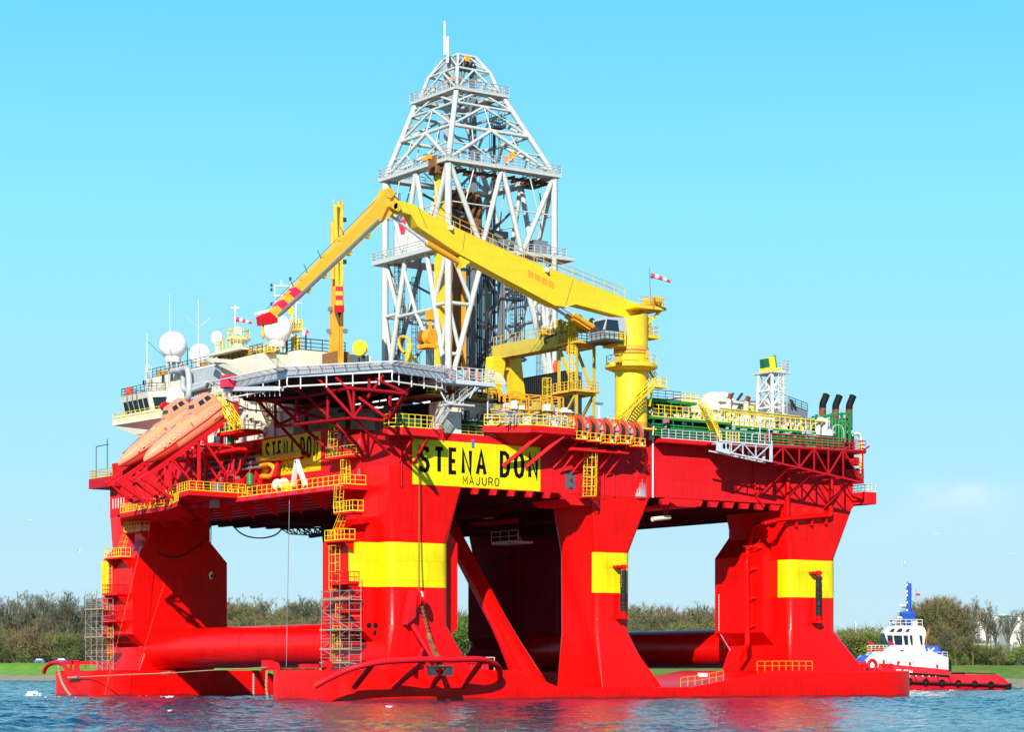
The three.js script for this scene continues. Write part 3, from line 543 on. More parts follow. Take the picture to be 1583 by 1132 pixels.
  mb().hexa([[4.6, 1.42, -.3], [7.2, 1.42, -.3], [7.2, 1.6, -.05], [4.6, 1.62, -.05], [4.6, 1.05, -1.24], [7.2, 1.05, -1.24], [7.2, 1.1, -1.3], [4.6, 1.1, -1.3]].map((p) => p)).build('placard', M.railyel, g);
  mb().path([[.2, 1.45, 0], [4.6, 1.75, 0], [9, 1.52, 0], [12.6, 1.02, 0]], .08, 5).build('lifting_ridge', M.steel, g);
  letter(num, [6.1, .3, -1.68], [-1, 0, 0], [0, 1, 0], .42, .7, .1, [0, 0, -1], .03).build('number', M.redbright, g);
  return g;
}
lifeboat('1', r1, 'orange enclosed lifeboat marked 1 on the nearer red ramp');
lifeboat('2', r2, 'orange enclosed lifeboat marked 2 on the farther red ramp');
{ // red davit over the boats
  const g = thing('davit_crane', 'long red davit jib lying above the two orange lifeboats', 'davit', onX(345, 660, 0));
  const a = onX(258, 630, -3), b = onX(300, 620, -3), c = onX(332, 622, -3), e = onX(258, 625, -3);
  mb().loft([[a, add(e, [0, .2, 0]), add(e, [.6, .2, 0]), add(a, [.6, 0, 0])], [onX(300, 634, -2), onX(300, 620, -2), onX(303, 620, -1.5), onX(303, 634, -1.5)], [onX(322, 634, -1), onX(322, 618, -1), onX(325, 618, -.4), onX(325, 634, -.4)]], true, true, 0).build('jib', M.redbright, g);
  mb().lathe(onX(255, 628, -3), [[0, -.4], [.55, -.4], [.55, .4], [0, .4]], 12, [0, 0, 1]).build('jib_head', M.redbright, g);
  mb().tube([0, 33, c[2]], [0, 38, c[2]], .5).ball(onX(328, 618, 0), .7).build('post', M.redbright, g); void b;
}
{ // gear on the boat deck: tanks, lockers, winches
  const items = [['green_locker', 'tall green gas cabinet on the yellow-railed bow walkway', 'cabinet', 387, 741, 748, 9, 18, M.green], ['green_cylinder_rack', 'green cylinder rack beside the upper end of the nearer launch ramp', 'cylinder rack', 356, 672, 676, 8, 30, M.green]];
  for (const [n, l, cat, u, v, vb, w, h, m] of items) { const c = onX(u, v, -2), s = 11.9, g = thing(n, l, cat, [c[0], c[1] - h / s / 2, c[2]]); mb().lathe([c[0], c[1] - h / s / 2, c[2]], [[w / s * .55, 0], [w / s * .55, h / s * .85], [w / s * .35, h / s], [0, h / s]], 12).build('body', m, g); mb().lathe([c[0], c[1] - h / s / 2, c[2]], [[w / s * .6, .3], [w / s * .6, .42]], 12).build('strap', M.steel, g); }
  const w = onX(438, 747, -1.8), g = thing('winch', 'white drum winch with tall A-frame on the bow walkway below the name board', 'winch', [w[0], 25.1, w[2]]);
  mb().lathe([-1.8, 26.2, w[2] - 1.4], [[0, 0], [.75, 0], [.75, .12], [.55, .15], [.55, 1.5], [.75, 1.55], [.75, 1.7], [0, 1.7]], 18, [0, 0, 1]).build('drum', M.white, g);
  const t = onX(459, 712, -1.8), p = onX(453, 752, -1.8), q = onX(473, 752, -1.8); mb().bar(p, t, .45).bar(q, t, .45).bar(add(mix(p, t, .5), [.6, 0, 0]), mix(q, t, .5), .2).build('frame', M.white, g);
  mb().bbox(-2.3, -1.2, 25.1, 26.2, w[2] + .6, w[2] + 1.9).build('gearbox', M.railyel, g);
  const wire = mb(); wire.tube(onX(448, 765, -2.6), onX(443, 1032, -2.6), .045, .045, 4); const ww = thing('hoist_wire', 'thin vertical wire hanging from the bow walkway winch to the pontoon', 'wire', onX(443, 1032, -2.6)); wire.build('wire', M.steel, ww);
  const y = thing('yellow_pipe_run', 'thick yellow pipe crossing the lower half of the bow name board', 'pipe', onX(420, 718, -.6));
  mb().curve([onX(400, 710, -.7), onX(440, 706, -.7), onX(470, 700, -.7)], .42, 8, 10).curve([onX(404, 720, -.7), onX(418, 718, -.7), onX(425, 726, -.7), onX(421, 735, -.7), onX(405, 737, -.4)], .34, 14, 8).build('pipe', M.orangey, y);
  const k = thing('grey_pipe_run', 'dark grey pipes running along the bow hull behind the lifeboat ramps', 'pipe', onX(370, 725, -.6)); mb().tube(onX(300, 728, -.6), onX(402, 714, -.6), .3).tube(onX(300, 736, -.6), onX(402, 722, -.6), .25).tube(onX(300, 718, -.5), onX(402, 705, -.5), .2).build('pipe', M.steel, k);
  const clutter = thing('deck_machinery', 'red pumps, hoses and small machinery under the lifeboat ramps', 'machinery', [-1.5, 25.7, -42]); const A = mb(), B = mb(), C = mb();
  for (let i = 0; i < 42; i++) { const z = rr(-56, -31), x = rr(-2.8, -.3), y0 = 25.6; const k2 = i % 3; (k2 === 0 ? A : k2 === 1 ? B : C).bbox(x - rr(.2, .6), x + rr(.2, .6), y0, y0 + rr(.6, 2.6), z - rr(.2, .6), z + rr(.2, .7), .04); if (i % 4 === 0) A.curve([[x, y0 + 1, z], [x - .4, y0 + 2.2, z + .5], [x, y0 + 3, z + 1], [x + .3, y0 + 4.5, z + 1]], .12, 10, 6); }
  A.build('pump', M.redbright, clutter); B.build('control_box', M.steel, clutter); C.build('casing', M.shadeoldred, clutter);
  const s = mb(); for (const [u0, u1] of [[395, 402], [408, 430], [340, 352]]) s.bar(onX(u0, 742, -.3), onX(u1, 700, -.3), .35); s.build('strut', M.redbright, clutter);
  // strut in front of the name board and the white floodlit bar
  mb().bar(onX(424, 738, -1.4), onX(432, 711, -.4), .45).bar(onX(364, 738, -1.2), onX(393, 686, -.3), .5).build('brace', M.redbright, clutter);
}
{ // upper boat deck with its rails, stairs and cream house wall behind
  const g = rig; const a = onX(290, 690, -1), d = mb().box(-3.2, 0, 31.0, 31.4, -50, -30).box(-3.2, 0, 33.2, 33.6, -36, -29.5).build('upper_walkway', M.crimson, g);
  mb().rail([[-3.1, 33.6, -36], [-3.1, 33.6, -29.6], [-.2, 33.6, -29.6]], { r: .05, gap: 1.1 }).rail([[-3, 37, -37.5], [-3, 37, -33.5]], { r: .05, gap: .9, mids: 2 }).build('railing', M.railyel, d);
  mb().stair([-2.4, 33.6, -31.5], [-2.4, 38.2, -37], 1.2, [1, 0, 0], { r: .06 }).stair([-1.6, 33.6, -24.5], [-1.6, 38.6, -28.5], 1.1, [1, 0, 0], { r: .06 }).build('stair', M.railyel, d); void a;
}
// ladders down the bow columns: flights of yellow caged ladders and landings
function columnLadder(f, parent, pix, x, sc) {
  const l = mb(), p = mb();
  for (const [u0, v0, u1, v1, w] of pix.lad) { const a = onX(u0, v0, x), b = onX(u1, v1, x); l.ladder(a, b, w * 1.3, [0, 0, 1], { r: .036, cage: true, out: [-1, 0, 0], step: .45 }); }
  l.build('ladder', M.railyel, parent);
  for (const [u0, u1, v, m] of pix.plat) { const a = onX(u0, v, x - .9), b = onX(u1, v, x - .9), y = a[1], q = mb(); q.box(x - 1, x + .9, y - .22, y, a[2], b[2]); const lp = q.build('landing', M.red, parent); mb().rail([[x + .5, y, a[2]], [x - .95, y, a[2]], [x - .95, y, b[2]], [x + .5, y, b[2]]], { r: .05, gap: .75, mids: 1, h: 1.25 }).build('railing', m ? M.redbright : M.railyel, lp); const k = mb(); k.prism([[x - .9, y - .2], [x + .5, y - .2], [x + .5, y - 1.6]], 'z', a[2] + .2, a[2] + .3).prism([[x - .9, y - .2], [x + .5, y - .2], [x + .5, y - 1.6]], 'z', b[2] - .3, b[2] - .2).build('bracket', M.red, lp); }
  void f; void p; void sc;
}
columnLadder(id, colA, { lad: [[527, 787, 529, 752, .7], [523, 828, 535, 796, .7], [522, 912, 522, 844, .8], [530, 955, 531, 925, .7], [524, 1022, 524, 968, .6]], plat: [[517, 546, 793], [503, 533, 837], [510, 540, 902, 1], [521, 541, 945, 1]] }, -3, 1);
columnLadder(mz, colD, { lad: [[206, 812, 209, 798, .7], [192, 848, 199, 828, .7], [171, 915, 171, 868, .8], [168, 958, 168, 935, .7], [174, 1022, 174, 972, .6]], plat: [[193, 217, 823], [163, 188, 863], [160, 182, 919, 1], [159, 180, 960, 1]] }, -3, 1);
{ // hull-side balcony and ladder on the bow near the corner
  const y = onX(520, 707, -1.2)[1], z0 = onX(507, 707, -1.2)[2], z1 = onX(546, 702, -1.2)[2], b = mb().box(-1.6, 0, y - .25, y, z0, z1).build('balcony', M.crimson, rig);
  mb().rail([[0, y, z0], [-1.5, y, z0], [-1.5, y, z1], [0, y, z1]], { r: .05, gap: .8, mids: 2 }).build('railing', M.olive, b);
  mb().ladder(onX(518, 705, -.6), onX(520, 655, -.6), .9, [0, 0, 1], { r: .06, cage: true, out: [-1, 0, 0] }).build('ladder', M.olive, b);
  mb().ladder(onX(539, 752, -.6), onX(538, 712, -.6), .9, [0, 0, 1], { r: .06, cage: true, out: [-1, 0, 0] }).build('ladder', M.railyel, b);
}

// ================================================================ helideck
const HX = 4, HZ = -11, HY = 38.3;
{
  const g = thing('helideck', 'octagonal grey helicopter deck on red trusses above the bow', 'helideck', [HX, 31.3, HZ]);
  const Q8 = [[445, 571], [607, 562.5], [684, 574]].map(([u, v]) => onY(u, v, HY)).map((p) => [p[0], p[2]]), Q0 = [Q8[0][0], Q8[0][1] - 15.4];
  const base8 = [Q8[2], Q8[1], Q8[0], Q0, [Q0[0] + 8, Q0[1] - 8.5], [Q8[2][0] + 2, Q0[1] - 8.5], [Q8[2][0] + 10, Q0[1]], [Q8[2][0] + 10, Q8[2][1] - 10]].reverse(), cc = [base8.reduce((s, q) => s + q[0], 0) / 8, base8.reduce((s, q) => s + q[1], 0) / 8];
  const oct = (k) => base8.map((q) => { const l = Math.hypot(q[0] - cc[0], q[1] - cc[1]), t = 1 + k / l; return [cc[0] + (q[0] - cc[0]) * t, cc[1] + (q[1] - cc[1]) * t]; });
  const O = oct(0), I = oct(-.6), N = oct(1.5), P = (q, y) => [q[0], y, q[1]];
  mb().prism(O, 'y', HY - .16, HY).build('deck_plate', M.galv, g);
  const e = mb(), n = mb(), lo = mb();
  for (let i = 0; i < 8; i++) {
    const a = O[i], b = O[(i + 1) % 8], na = N[i], nb = N[(i + 1) % 8], ia = I[i], ib = I[(i + 1) % 8];
    e.hexa([P(a, HY - .95), P(b, HY - .95), P(ib, HY - .95), P(ia, HY - .95), P(a, HY - .17), P(b, HY - .17), P(ib, HY - .17), P(ia, HY - .17)]);
    n.bar(P(na, HY + .12), P(nb, HY + .12), .12); n.bar(P(a, HY - .1), P(b, HY - .1), .16);
    for (let k = 0; k <= 9; k++) { const p = mix(P(a, HY - .1), P(b, HY - .1), k / 9), q = mix(P(na, HY + .12), P(nb, HY + .12), k / 9); n.bar(p, q, .1); }
    for (let k = 1; k < 8; k++) n.tube(mix(P(a, HY - .1), P(na, HY + .12), k / 8), mix(P(b, HY - .1), P(nb, HY + .12), k / 8), .022, .022, 3, false);
    for (let k = 0; k < 28; k++) n.tube(mix(P(a, HY - .1), P(b, HY - .1), k / 40), mix(P(na, HY + .12), P(nb, HY + .12), k / 40), .016, .016, 3, false);
    lo.tube(mix(P(a, HY - 2), P(ia, HY - 2), .2), mix(P(b, HY - 2), P(ib, HY - 2), .2), .11, .11, 8);
    for (let k = 0; k < 4; k++) { const p = mix(P(a, HY - 2), P(b, HY - 2), (k + .5) / 4); lo.bar([p[0], HY - 2.35, p[2]], [p[0], HY - .9, p[2]], .1); }
    lo.curve([P(a, HY - .9), add(P(a, HY - 1.5), [-.15, 0, .1]), P(a, HY - 2)], .09, 6, 5);
  }
  e.build('edge_beam', M.silver, g); n.build('safety_net', M.silver, g); lo.build('foam_pipe', M.white, g);
  // girders below the plate
  const u = mb(); const inX = (z) => { const c = []; for (let i = 0; i < 8; i++) { const a = I[i], b = I[(i + 1) % 8]; if ((a[1] - z) * (b[1] - z) < 0) c.push(lerp(a[0], b[0], (z - a[1]) / (b[1] - a[1]))); } return [Math.min(...c), Math.max(...c)]; }; for (let z = cc[1] - 13; z < cc[1] + 14; z += 2.1) { if (z > Math.max(...I.map((q) => q[1])) - .3 || z < Math.min(...I.map((q) => q[1])) + .3) continue; const [a, b] = inX(z); u.bar([a, HY - .75, z], [b, HY - .75, z], .25, 1.1); } u.build('deck_girder', M.dark, g);
  const T = (pts, r) => { for (const [a, b] of pts) mb().tube(a, b, r, r, 8).build('truss_member', M.trussshade, g); };  // members wear a red darkened to imitate shade from the deck above
  const top = (u2, v) => onY(u2, v, HY - 1.2), nd = (u2, v, x = -5) => onX(u2, v, x), ft = (u2, v) => onX(u2, v, -.05);
  const K = nd(547, 646);
  T([[top(493, 586), K], [K, ft(601, 701)], [top(593, 580), K], [top(520, 584), nd(538, 601)], [top(564, 586), nd(538, 601)], [nd(469, 613), nd(538, 601)], [nd(538, 601), nd(571, 603)], [nd(571, 603), nd(629, 609)], [nd(402, 620), nd(469, 613)],
    [nd(538, 601), nd(546, 640)], [nd(547, 604), K], [top(571, 584), nd(571, 603)], [top(578, 584), nd(628, 608)], [nd(555, 615), nd(600, 648, -3)], [nd(628, 608), nd(603, 648, -3)], [nd(515, 650), K], [K, nd(596, 651, -3)], [nd(603, 612, -3), nd(603, 650, -3)],
    [nd(389, 608), ft(477, 706)], [nd(427, 621), ft(510, 698)], [nd(477, 614), ft(562, 697)], [nd(426, 660), nd(515, 650)], [nd(426, 623), nd(426, 660)], [nd(459, 614), nd(459, 655)], [nd(507, 612), nd(507, 650)], [nd(426, 660), nd(505, 620, -2)], [nd(440, 630), nd(520, 655, -2)], [top(440, 592), nd(477, 614)], [top(640, 588), nd(605, 640, -2)]], .2);
  const L = mb(); for (const x of [3, 9]) for (const z of [-24, -14, -4]) L.bar([x, 32.6, z], [x, HY - 1.4, z], .35); L.bar([3, HY - 2, -26], [3, HY - 2, 0], .4); L.bar([9, HY - 2, -26], [9, HY - 2, 0], .4); L.build('post', M.shadeoldred, g);
  const li = mb(); for (const [u2, v] of [[502, 603], [511, 603], [553, 625], [581, 621], [593, 619], [611, 617], [579, 630], [588, 630], [660, 622]]) { const c = onX(u2, v, 1.5); li.box(c[0] - .05, c[0] + .05, c[1] - .08, c[1] + .06, c[2] - .6, c[2] + .6); } li.build('strip_light', M.lamp, g);
  // aluminium gangway tube and access platform on the far side, pink locker
  const gp = mb(); const A = onX(350, 602, -9), B = onX(433, 601, -9); gp.bar(A, B, 1.1, .5); for (let i = 0; i < 12; i++) { const p = mix(A, B, i / 11); gp.bar([p[0], p[1] - .9, p[2]], p, .08); } gp.rail([[A[0], A[1] + .2, A[2] - 3.4], [A[0], A[1] + .2, A[2] + .6]], { r: .04, gap: .7, mids: 3 }); gp.build('access_walkway', M.silver, g);
  const pk = onX(352, 590, -10); mb().bbox(pk[0] - .5, pk[0] + .5, pk[1] - .75, pk[1] + .75, pk[2] - .95, pk[2] + .95).build('equipment_locker', M.pink, g);
}
{ // near-side aluminium stair tower and platform of the helideck
  const g = thing('access_stair', 'aluminium stair tower and railed platform beside the helideck', 'stair tower', onZ(700, 660, -1));
  const q = (u, v, z) => onZ(u, v, z);
  const y = q(700, 588, 1.5)[1], x0 = q(676, 590, 1.5)[0], x1 = q(766, 590, 1.5)[0];
  mb().box(x0, x1, y - .35, y, -2.5, 1.5).build('platform', M.silver, g);
  mb().rail([[x0, y, -2.5], [x0, y, 1.45], [x1, y, 1.45], [x1, y, -2.5]], { r: .055, gap: .9, mids: 3, h: 1.6 }).build('railing', M.silver, g);
  mb().stair(q(677, 655, 1.4), q(697, 624, 1.4), 1.2, [0, 0, 1]).stair(q(706, 622, .6), q(742, 594, .6), 1.2, [0, 0, 1]).build('stair', M.galv, g);
  const a = q(690, 624, 2), b = q(728, 622, 2); mb().box(a[0], b[0], a[1] - .2, a[1], .6, 2.8).build('landing', M.silver, g);
  const c = mb(); for (const u of [700, 716, 754]) c.tube(q(u, 594, -.4), q(u, 648, -.4), .1, .1, 6); c.bar(q(676, 596, 1), q(690, 622, 1.4), .15); c.bar(q(735, 598, 2), q(726, 616, 2), .12); c.build('post', M.silver, g);
  const f = mb(); for (let i = 0; i < 6; i++) { const p = q(756, 572 + i * 4, 1), r = q(774 + i * 2, 579 + i * 2.8, 1.6); f.bar(p, r, .09, .09); } f.build('louvre_blade', M.white, g);
}

// ================================================================ accommodation, bridge, radomes and masts
{
  const g = thing('accommodation_block', 'cream accommodation block with bridge windows behind the lifeboats', 'deckhouse', [8, 32.6, -60]);
  const X = 4;
  const tl = onX(215, 566, X), y1 = 44.6;
  mb().box(X, 22, 32.6, y1, -70, -37).box(X, 22, 32.6, 39, -37, -29).build('wall', M.cream, g);
  mb().box(X + 6, 26, 31.4, 37, -29, -19).build('lower_wall', M.cream, g); mb().box(X + 10, 26, 31.4, 36.6, -19, -5).build('interior_shade_wall', M.dark, g); void tl;  // dark box stands in for the shaded space under the helideck
  // ribs, doors, panels and windows on the bow wall
  const rb = mb(); for (let i = 0; i < 9; i++) rb.box(X - .1, X - .003, 33, y1 - .3, -69 + i * 2.9 - .06, -69 + i * 2.9 + .06); rb.box(X - .14, X - .003, 40.6, 40.8, -69.9, -37.1); rb.build('wall_rib', M.cream, g);
  const gp = [onX(297, 588, X), onX(344, 575, X)]; mb().box(X - .35, X - .004, gp[0][1] - 1.2, gp[1][1] + 1.0, gp[0][2], gp[1][2]).build('grey_panel', M.galv, g);
  const wn = mb(); for (const [u, v] of [[253, 586], [234, 593], [266, 583], [270, 625], [255, 640], [262, 640]]) { const a = onX(u, v, X); wn.bbox(X - .06, X, a[1] - .55, a[1] + .55, a[2] - .42, a[2] + .42, .02); } wn.build('window', M.glass, g);
  const pp = mb();
  pp.curve([onX(266, 575, X - .8), onX(277, 573, X - .8), onX(284, 577, X - .8), onX(284, 600, X - .8), onX(290, 604, X - .8), onX(322, 596, X - .8)], .4, 30, 9).curve([onX(281, 572, X - 1.4), onX(290, 571, X - 1.4), onX(292, 580, X - 1.4), onX(292, 612, X - 1.4), onX(286, 620, X - 1.4)], .42, 30, 9).tube(onX(294, 598, X - .7), onX(320, 593, X - .7), .38, .38, 9).tube(onX(282, 620, X - .7), onX(352, 608, X - 1.5), .3, .3, 8);
  for (let i = 0; i < 8; i++) pp.tube(onX(296 + i * 3.4, 607, X - .4), onX(296 + i * 3.4, 622, X - .4), .16, .16, 6);
  pp.build('ventilation_duct', M.galv, g);
  const cb = mb(); cb.bbox(X - 1, X, 38.6, 42.4, onX(268, 590, X)[2], onX(278, 590, X)[2], .06); cb.build('cabinet', M.white, g);
  // clutter of cream boxes under the wall
  const bx = mb(); for (let i = 0; i < 26; i++) { const z = rr(-52, -30), y = rr(33, 38), x = X - rr(.2, 1.2); bx.bbox(x, X, y, y + rr(.6, 1.8), z, z + rr(.5, 1.8), .05); } bx.build('wall_box', M.cream, g);
  const pl = mb(); for (let i = 0; i < 8; i++) { const z = -52 + i * 2.7; pl.tube([X - .3, 33, z], [X - .3, rr(35, 37), z], .12, .12, 6); } pl.build('vent_pipe', M.steel, g);
  // roof rails and orange gear lockers
  const R = mb(); R.rail([[X + .1, y1, -69.9], [X + .1, y1, -37.1]], { r: .05, gap: 1.3, mids: 2, h: 1.25 }); R.build('railing', M.darkblue, g);
  const Y = mb(); for (let i = 0; i < 22; i++) { const z = rr(-68, -36); Y.bbox(X + .5, X + rr(.9, 1.5), y1, y1 + rr(.4, 1.1), z, z + rr(.3, .9), .04); } Y.build('deck_locker', M.orangey, g);
  const ye = mb(); ye.rail([[X + .3, y1, -48], [X + .3, y1, -33]], { r: .06, gap: 1, mids: 2 }); ye.build('yellow_railing', M.railyel, g);
  mb().ladder(onX(232, 600, X - .3), onX(233, 565, X - .3), .7, [0, 0, 1], { r: .05, cage: true, out: [-1, 0, 0] }).ladder(onX(261, 615, X - .3), onX(262, 575, X - .3), .6, [0, 0, 1], { r: .04 }).build('ladder', M.white, g);
  mb().lathe(onX(224, 592, X - .2), [[0, -.1], [.42, -.1], [.42, .1], [.3, .1], [.3, 0]], 16, [-1, 0, 0]).build('life_ring', M.dark, g);
  // sloping cream beams that carry the upper platform
  const bm = mb(); bm.bar(onX(324, 556, 2), onX(378, 577, 0), .5).bar(onX(330, 557, 1), onX(372, 560, 1), .5).bar(onX(330, 556, 3), onX(362, 572, 3), .35); bm.build('support_beam', M.cream, g);
  const pf = onX(300, 553, 3), pf2 = onX(372, 556, 3); const P = mb().box(3, 9, pf[1] - .3, pf[1], pf[2] + 4, pf2[2]).build('platform', M.cream, g); mb().rail([[3.1, pf[1], pf[2] + 6], [3.1, pf[1], pf2[2]]], { r: .06, gap: 1, mids: 2, h: 1.4 }).build('railing', M.railyel, P);
}
{ // bridge: overhanging wing with forward-raked windows
  const g = thing('bridge', 'cream bridge wing with five raked windows at the far left corner', 'ship bridge', [6, 36, -68]);
  const zf = -74.4, BX = 3, plan = (k, y) => [[BX - k, zf - k * .5], [12, zf - k * .5], [12, -60], [BX + 3.2, -61.6 + k * .6], [BX - k, -66.4 + k * .3]].map((p) => [p[0], y, p[1]]);
  const yb = onX(195, 651, 2)[1], yt = onX(195, 612, 2)[1];
  mb().loft([plan(0, yb), plan(.2, yb + .9), plan(.6, yb + 2.5), plan(.9, yt)], true, true, .2).build('wall', M.cream, g);
  const w = mb(), fr = mb(), y0 = yb + 1.15, y2 = yb + 2.75, kk = (y) => lerp(.2, .6, (y - yb - .9) / 1.6) + .04;
  for (let i = 0; i < 5; i++) { const a = -74.3 + i * 1.56 + .14, b = a + 1.26; w.hexa([[-kk(y0), y0, a], [-kk(y0) + .1, y0, a], [-kk(y0) + .1, y0, b], [-kk(y0), y0, b], [-kk(y2), y2, a], [-kk(y2) + .1, y2, a], [-kk(y2) + .1, y2, b], [-kk(y2), y2, b]].map((p) => [p[0] + BX, p[1], p[2]])).build('window', M.glass, g); w.p.length = 0; w.n.length = 0; }
  { const A = (t, y) => { const k = kk(y) + .02, p = [BX - k, -66.4 + k * .3], q = [BX + 3.2, -61.6 + k * .6]; return [lerp(p[0], q[0], t), y, lerp(p[1], q[1], t)]; }; const d = [-.02, 0, .02]; w.hexa([A(.12, y0), A(.5, y0), add(A(.5, y0), d), add(A(.12, y0), d), A(.1, y2), A(.52, y2), add(A(.52, y2), d), add(A(.1, y2), d)]).build('window', M.glass, g); } void fr;
  const wing = mb().loft([[[2.8, yb - 2.0, -71.5], [9, yb - 2.0, -71.5], [9, yb - 2, -60], [5, yb - 2, -61]], [[1.4, yb - .45, -75.8], [11, yb - .45, -75.8], [11, yb - .45, -57.5], [2.4, yb - .45, -61.6]], [[1.4, yb, -75.8], [11, yb, -75.8], [11, yb, -57.5], [2.4, yb, -61.6]]], true, true, .3).build('wing_deck', M.cream, g);
  mb().rail([[9, yb, -75.7], [1.5, yb, -75.7], [2.4, yb, -61.7], [9, yb, -58.5]], { r: .05, gap: 1.3, mids: 1, h: 1.2, toe: .05 }).build('railing', M.railyel, wing); mb().bar([1.6, yb + .45, -75.6], [2.45, yb + .45, -61.7], .04, .75).bar([2.45, yb + .45, -61.7], [9, yb + .45, -58.6], .04, .75).build('parapet', M.cream, wing);
  mb().rail([[9, yt, -74.7], [2.3, yt, -74.7], [2.3, yt, -66.2], [6.4, yt, -61.4]], { r: .045, gap: 1.2, mids: 2 }).build('roof_railing', M.darkblue, g);
  mb().tube([6, 31, -66], [6, yb - 2, -66], 1.6, 1.9, 16).build('pedestal', M.cream, g);
  const o = onX(201, 600, 3.5); mb().lathe([3.5, yt, o[2]], [[0, 0], [.5, 0], [.52, .8], [.46, 1.5], [0, 1.5]], 14).build('orange_drum', M.orangered, g);
  const wi = mb(); for (const [u, v] of [[197, 628], [205, 627], [212, 626]]) { const a = onX(u, v, 2.1); wi.tube(a, [a[0], yt, a[2]], .05, .05, 4).ball(a, .13, 6, 5); } wi.build('wiper', M.dark, g);
}
function radome(c, r, label, base = 1.2, mat2 = M.radome) {
  const g = thing('radome', label, 'radome', [c[0], c[1] - r - base, c[2]]), P = []; for (let i = 0; i <= 20; i++) { const a = -1.15 + (Math.PI / 2 + 1.15) * i / 20; P.push([Math.cos(a) * r, Math.sin(a) * r]); }
  mb().lathe(c, P, 32).build('dome', mat2, g);
  const m = mb().lathe(c, [[r * .58, -r * .82], [r * .56, -r - base * .4]], 24); for (let i = 0; i < 8; i++) { const a = i * Math.PI / 4; m.box(c[0] + Math.cos(a) * r * .5 - .06, c[0] + Math.cos(a) * r * .5 + .06, c[1] - r - base, c[1] - r * .8, c[2] + Math.sin(a) * r * .5 - .06, c[2] + Math.sin(a) * r * .5 + .06); } m.build('base', M.white, g);
  const s = mb(); for (let i = 0; i < 3; i++) { const y = -.5 + i * .5, q = r * Math.cos(Math.asin(y)); s.lathe(add(c, [0, y * r, 0]), [[q + .004, -.02], [q + .012, 0], [q + .004, .02]], 32); } s.build('seam', M.white, g);
}
radome(atD(268, 534, 324), 1.95, 'large white ball radome on the left of the accommodation roof');
radome(atD(310, 549, 322), 1.55, 'low white dome radome just right of the large left ball', .3);
radome(atD(429, 509, 305), 1.95, 'large white ball radome behind the red tip of the yellow crane jib', 1.1);
{
  const c = atD(336, 524, 318), g = thing('satellite_dome', 'small white capsule dome on a pole between the ball radomes', 'radome', add(c, [0, -3.2, 0]));
  mb().lathe(c, [[.0, -.95], [.45, -.85], [.78, -.45], [.82, .3], [.66, .78], [.3, 1.02], [0, 1.06]], 24).build('dome', M.radome, g); mb().tube(add(c, [0, -.9, 0]), add(c, [0, -3.2, 0]), .26, .26, 10).build('pole', M.white, g);
}
function whip(u, v0, v1, Z, label, r = .05, extra) { const a = atD(u, v1, Z), b = atD(u, v0, Z), g = thing('whip_antenna', label, 'antenna', a); mb().tube(a, mix(a, b, .4), r * 1.5, r, 6).tube(mix(a, b, .4), b, r, r * .6, 5).build('whip', M.white, g); if (extra) extra(g, a, b); }
whip(263, 455, 545, 322, 'thin white whip antenna rising above the large left ball radome', .05);
whip(307, 462, 545, 320, 'white whip antenna with two raked arms above the low dome', .05, (g, a, b) => { const k = mix(a, b, .45); mb().tube(k, add(k, [-1.8, 1.6, -.3]), .03).tube(k, add(k, [1.8, 1.6, .3]), .03).build('arm', M.white, g); });
whip(228, 515, 575, 328, 'grey pole mast with stay at the left end of the accommodation roof', .09, (g, a, b) => { mb().tube(mix(a, b, .8), add(a, [3.5, .5, 2]), .03, .03, 4).tube(add(a, [5, 0, 2.6]), add(a, [5, 3.6, 2.6]), .06).bar(add(a, [3, 3.3, 1.6]), add(a, [6.5, 3.3, 3.4]), .08).build('stay', M.darkblue, g); });
{ // windsock mast with railed platform
  const g = thing('mast', 'cream mast with yellow railed platform and crosshead aerial', 'mast', atD(369, 556, 312)), q = (u, v) => atD(u, v, 312);
  mb().lathe(q(369, 556), [[.95, 0], [.8, 1.5], [.75, 2.5], [1.4, 2.9], [1.4, 3.0]], 18).build('column', M.cream, g);
  const y = q(369, 524)[1], c = q(369, 524), pl = mb().lathe([c[0], y - .2, c[2]], [[.7, -.4], [1.6, 0], [1.6, .2], [0, .2]], 12).build('platform', M.cream, g), P = []; for (let i = 0; i < 8; i++) P.push([c[0] + 1.5 * Math.cos(i * Math.PI / 4), y, c[2] + 1.5 * Math.sin(i * Math.PI / 4)]);
  mb().rail(P, { r: .06, gap: 1.2, close: true, mids: 1 }).build('railing', M.railyel, pl);
  mb().tube(q(364, 524), q(364, 476), .12, .1, 8).bar(add(q(364, 476), [-.5, 0, -.3]), add(q(364, 476), [.5, 0, .3]), .12).ball(q(364, 474), .14).build('pole', M.white, g);
  mb().cbox(q(369, 513), .7, 1.3, .6).build('housing', M.white, g); mb().bar(q(357, 526), q(368, 552), .22).bar(q(379, 526), q(394, 553), .22).bar(q(374, 528), q(384, 560), .16).build('strut', M.cream, g);
  mb().stair(q(388, 575), q(368, 546), .9, [CO, 0, SI], { r: .06 }).build('stair', M.railyel, g);
}
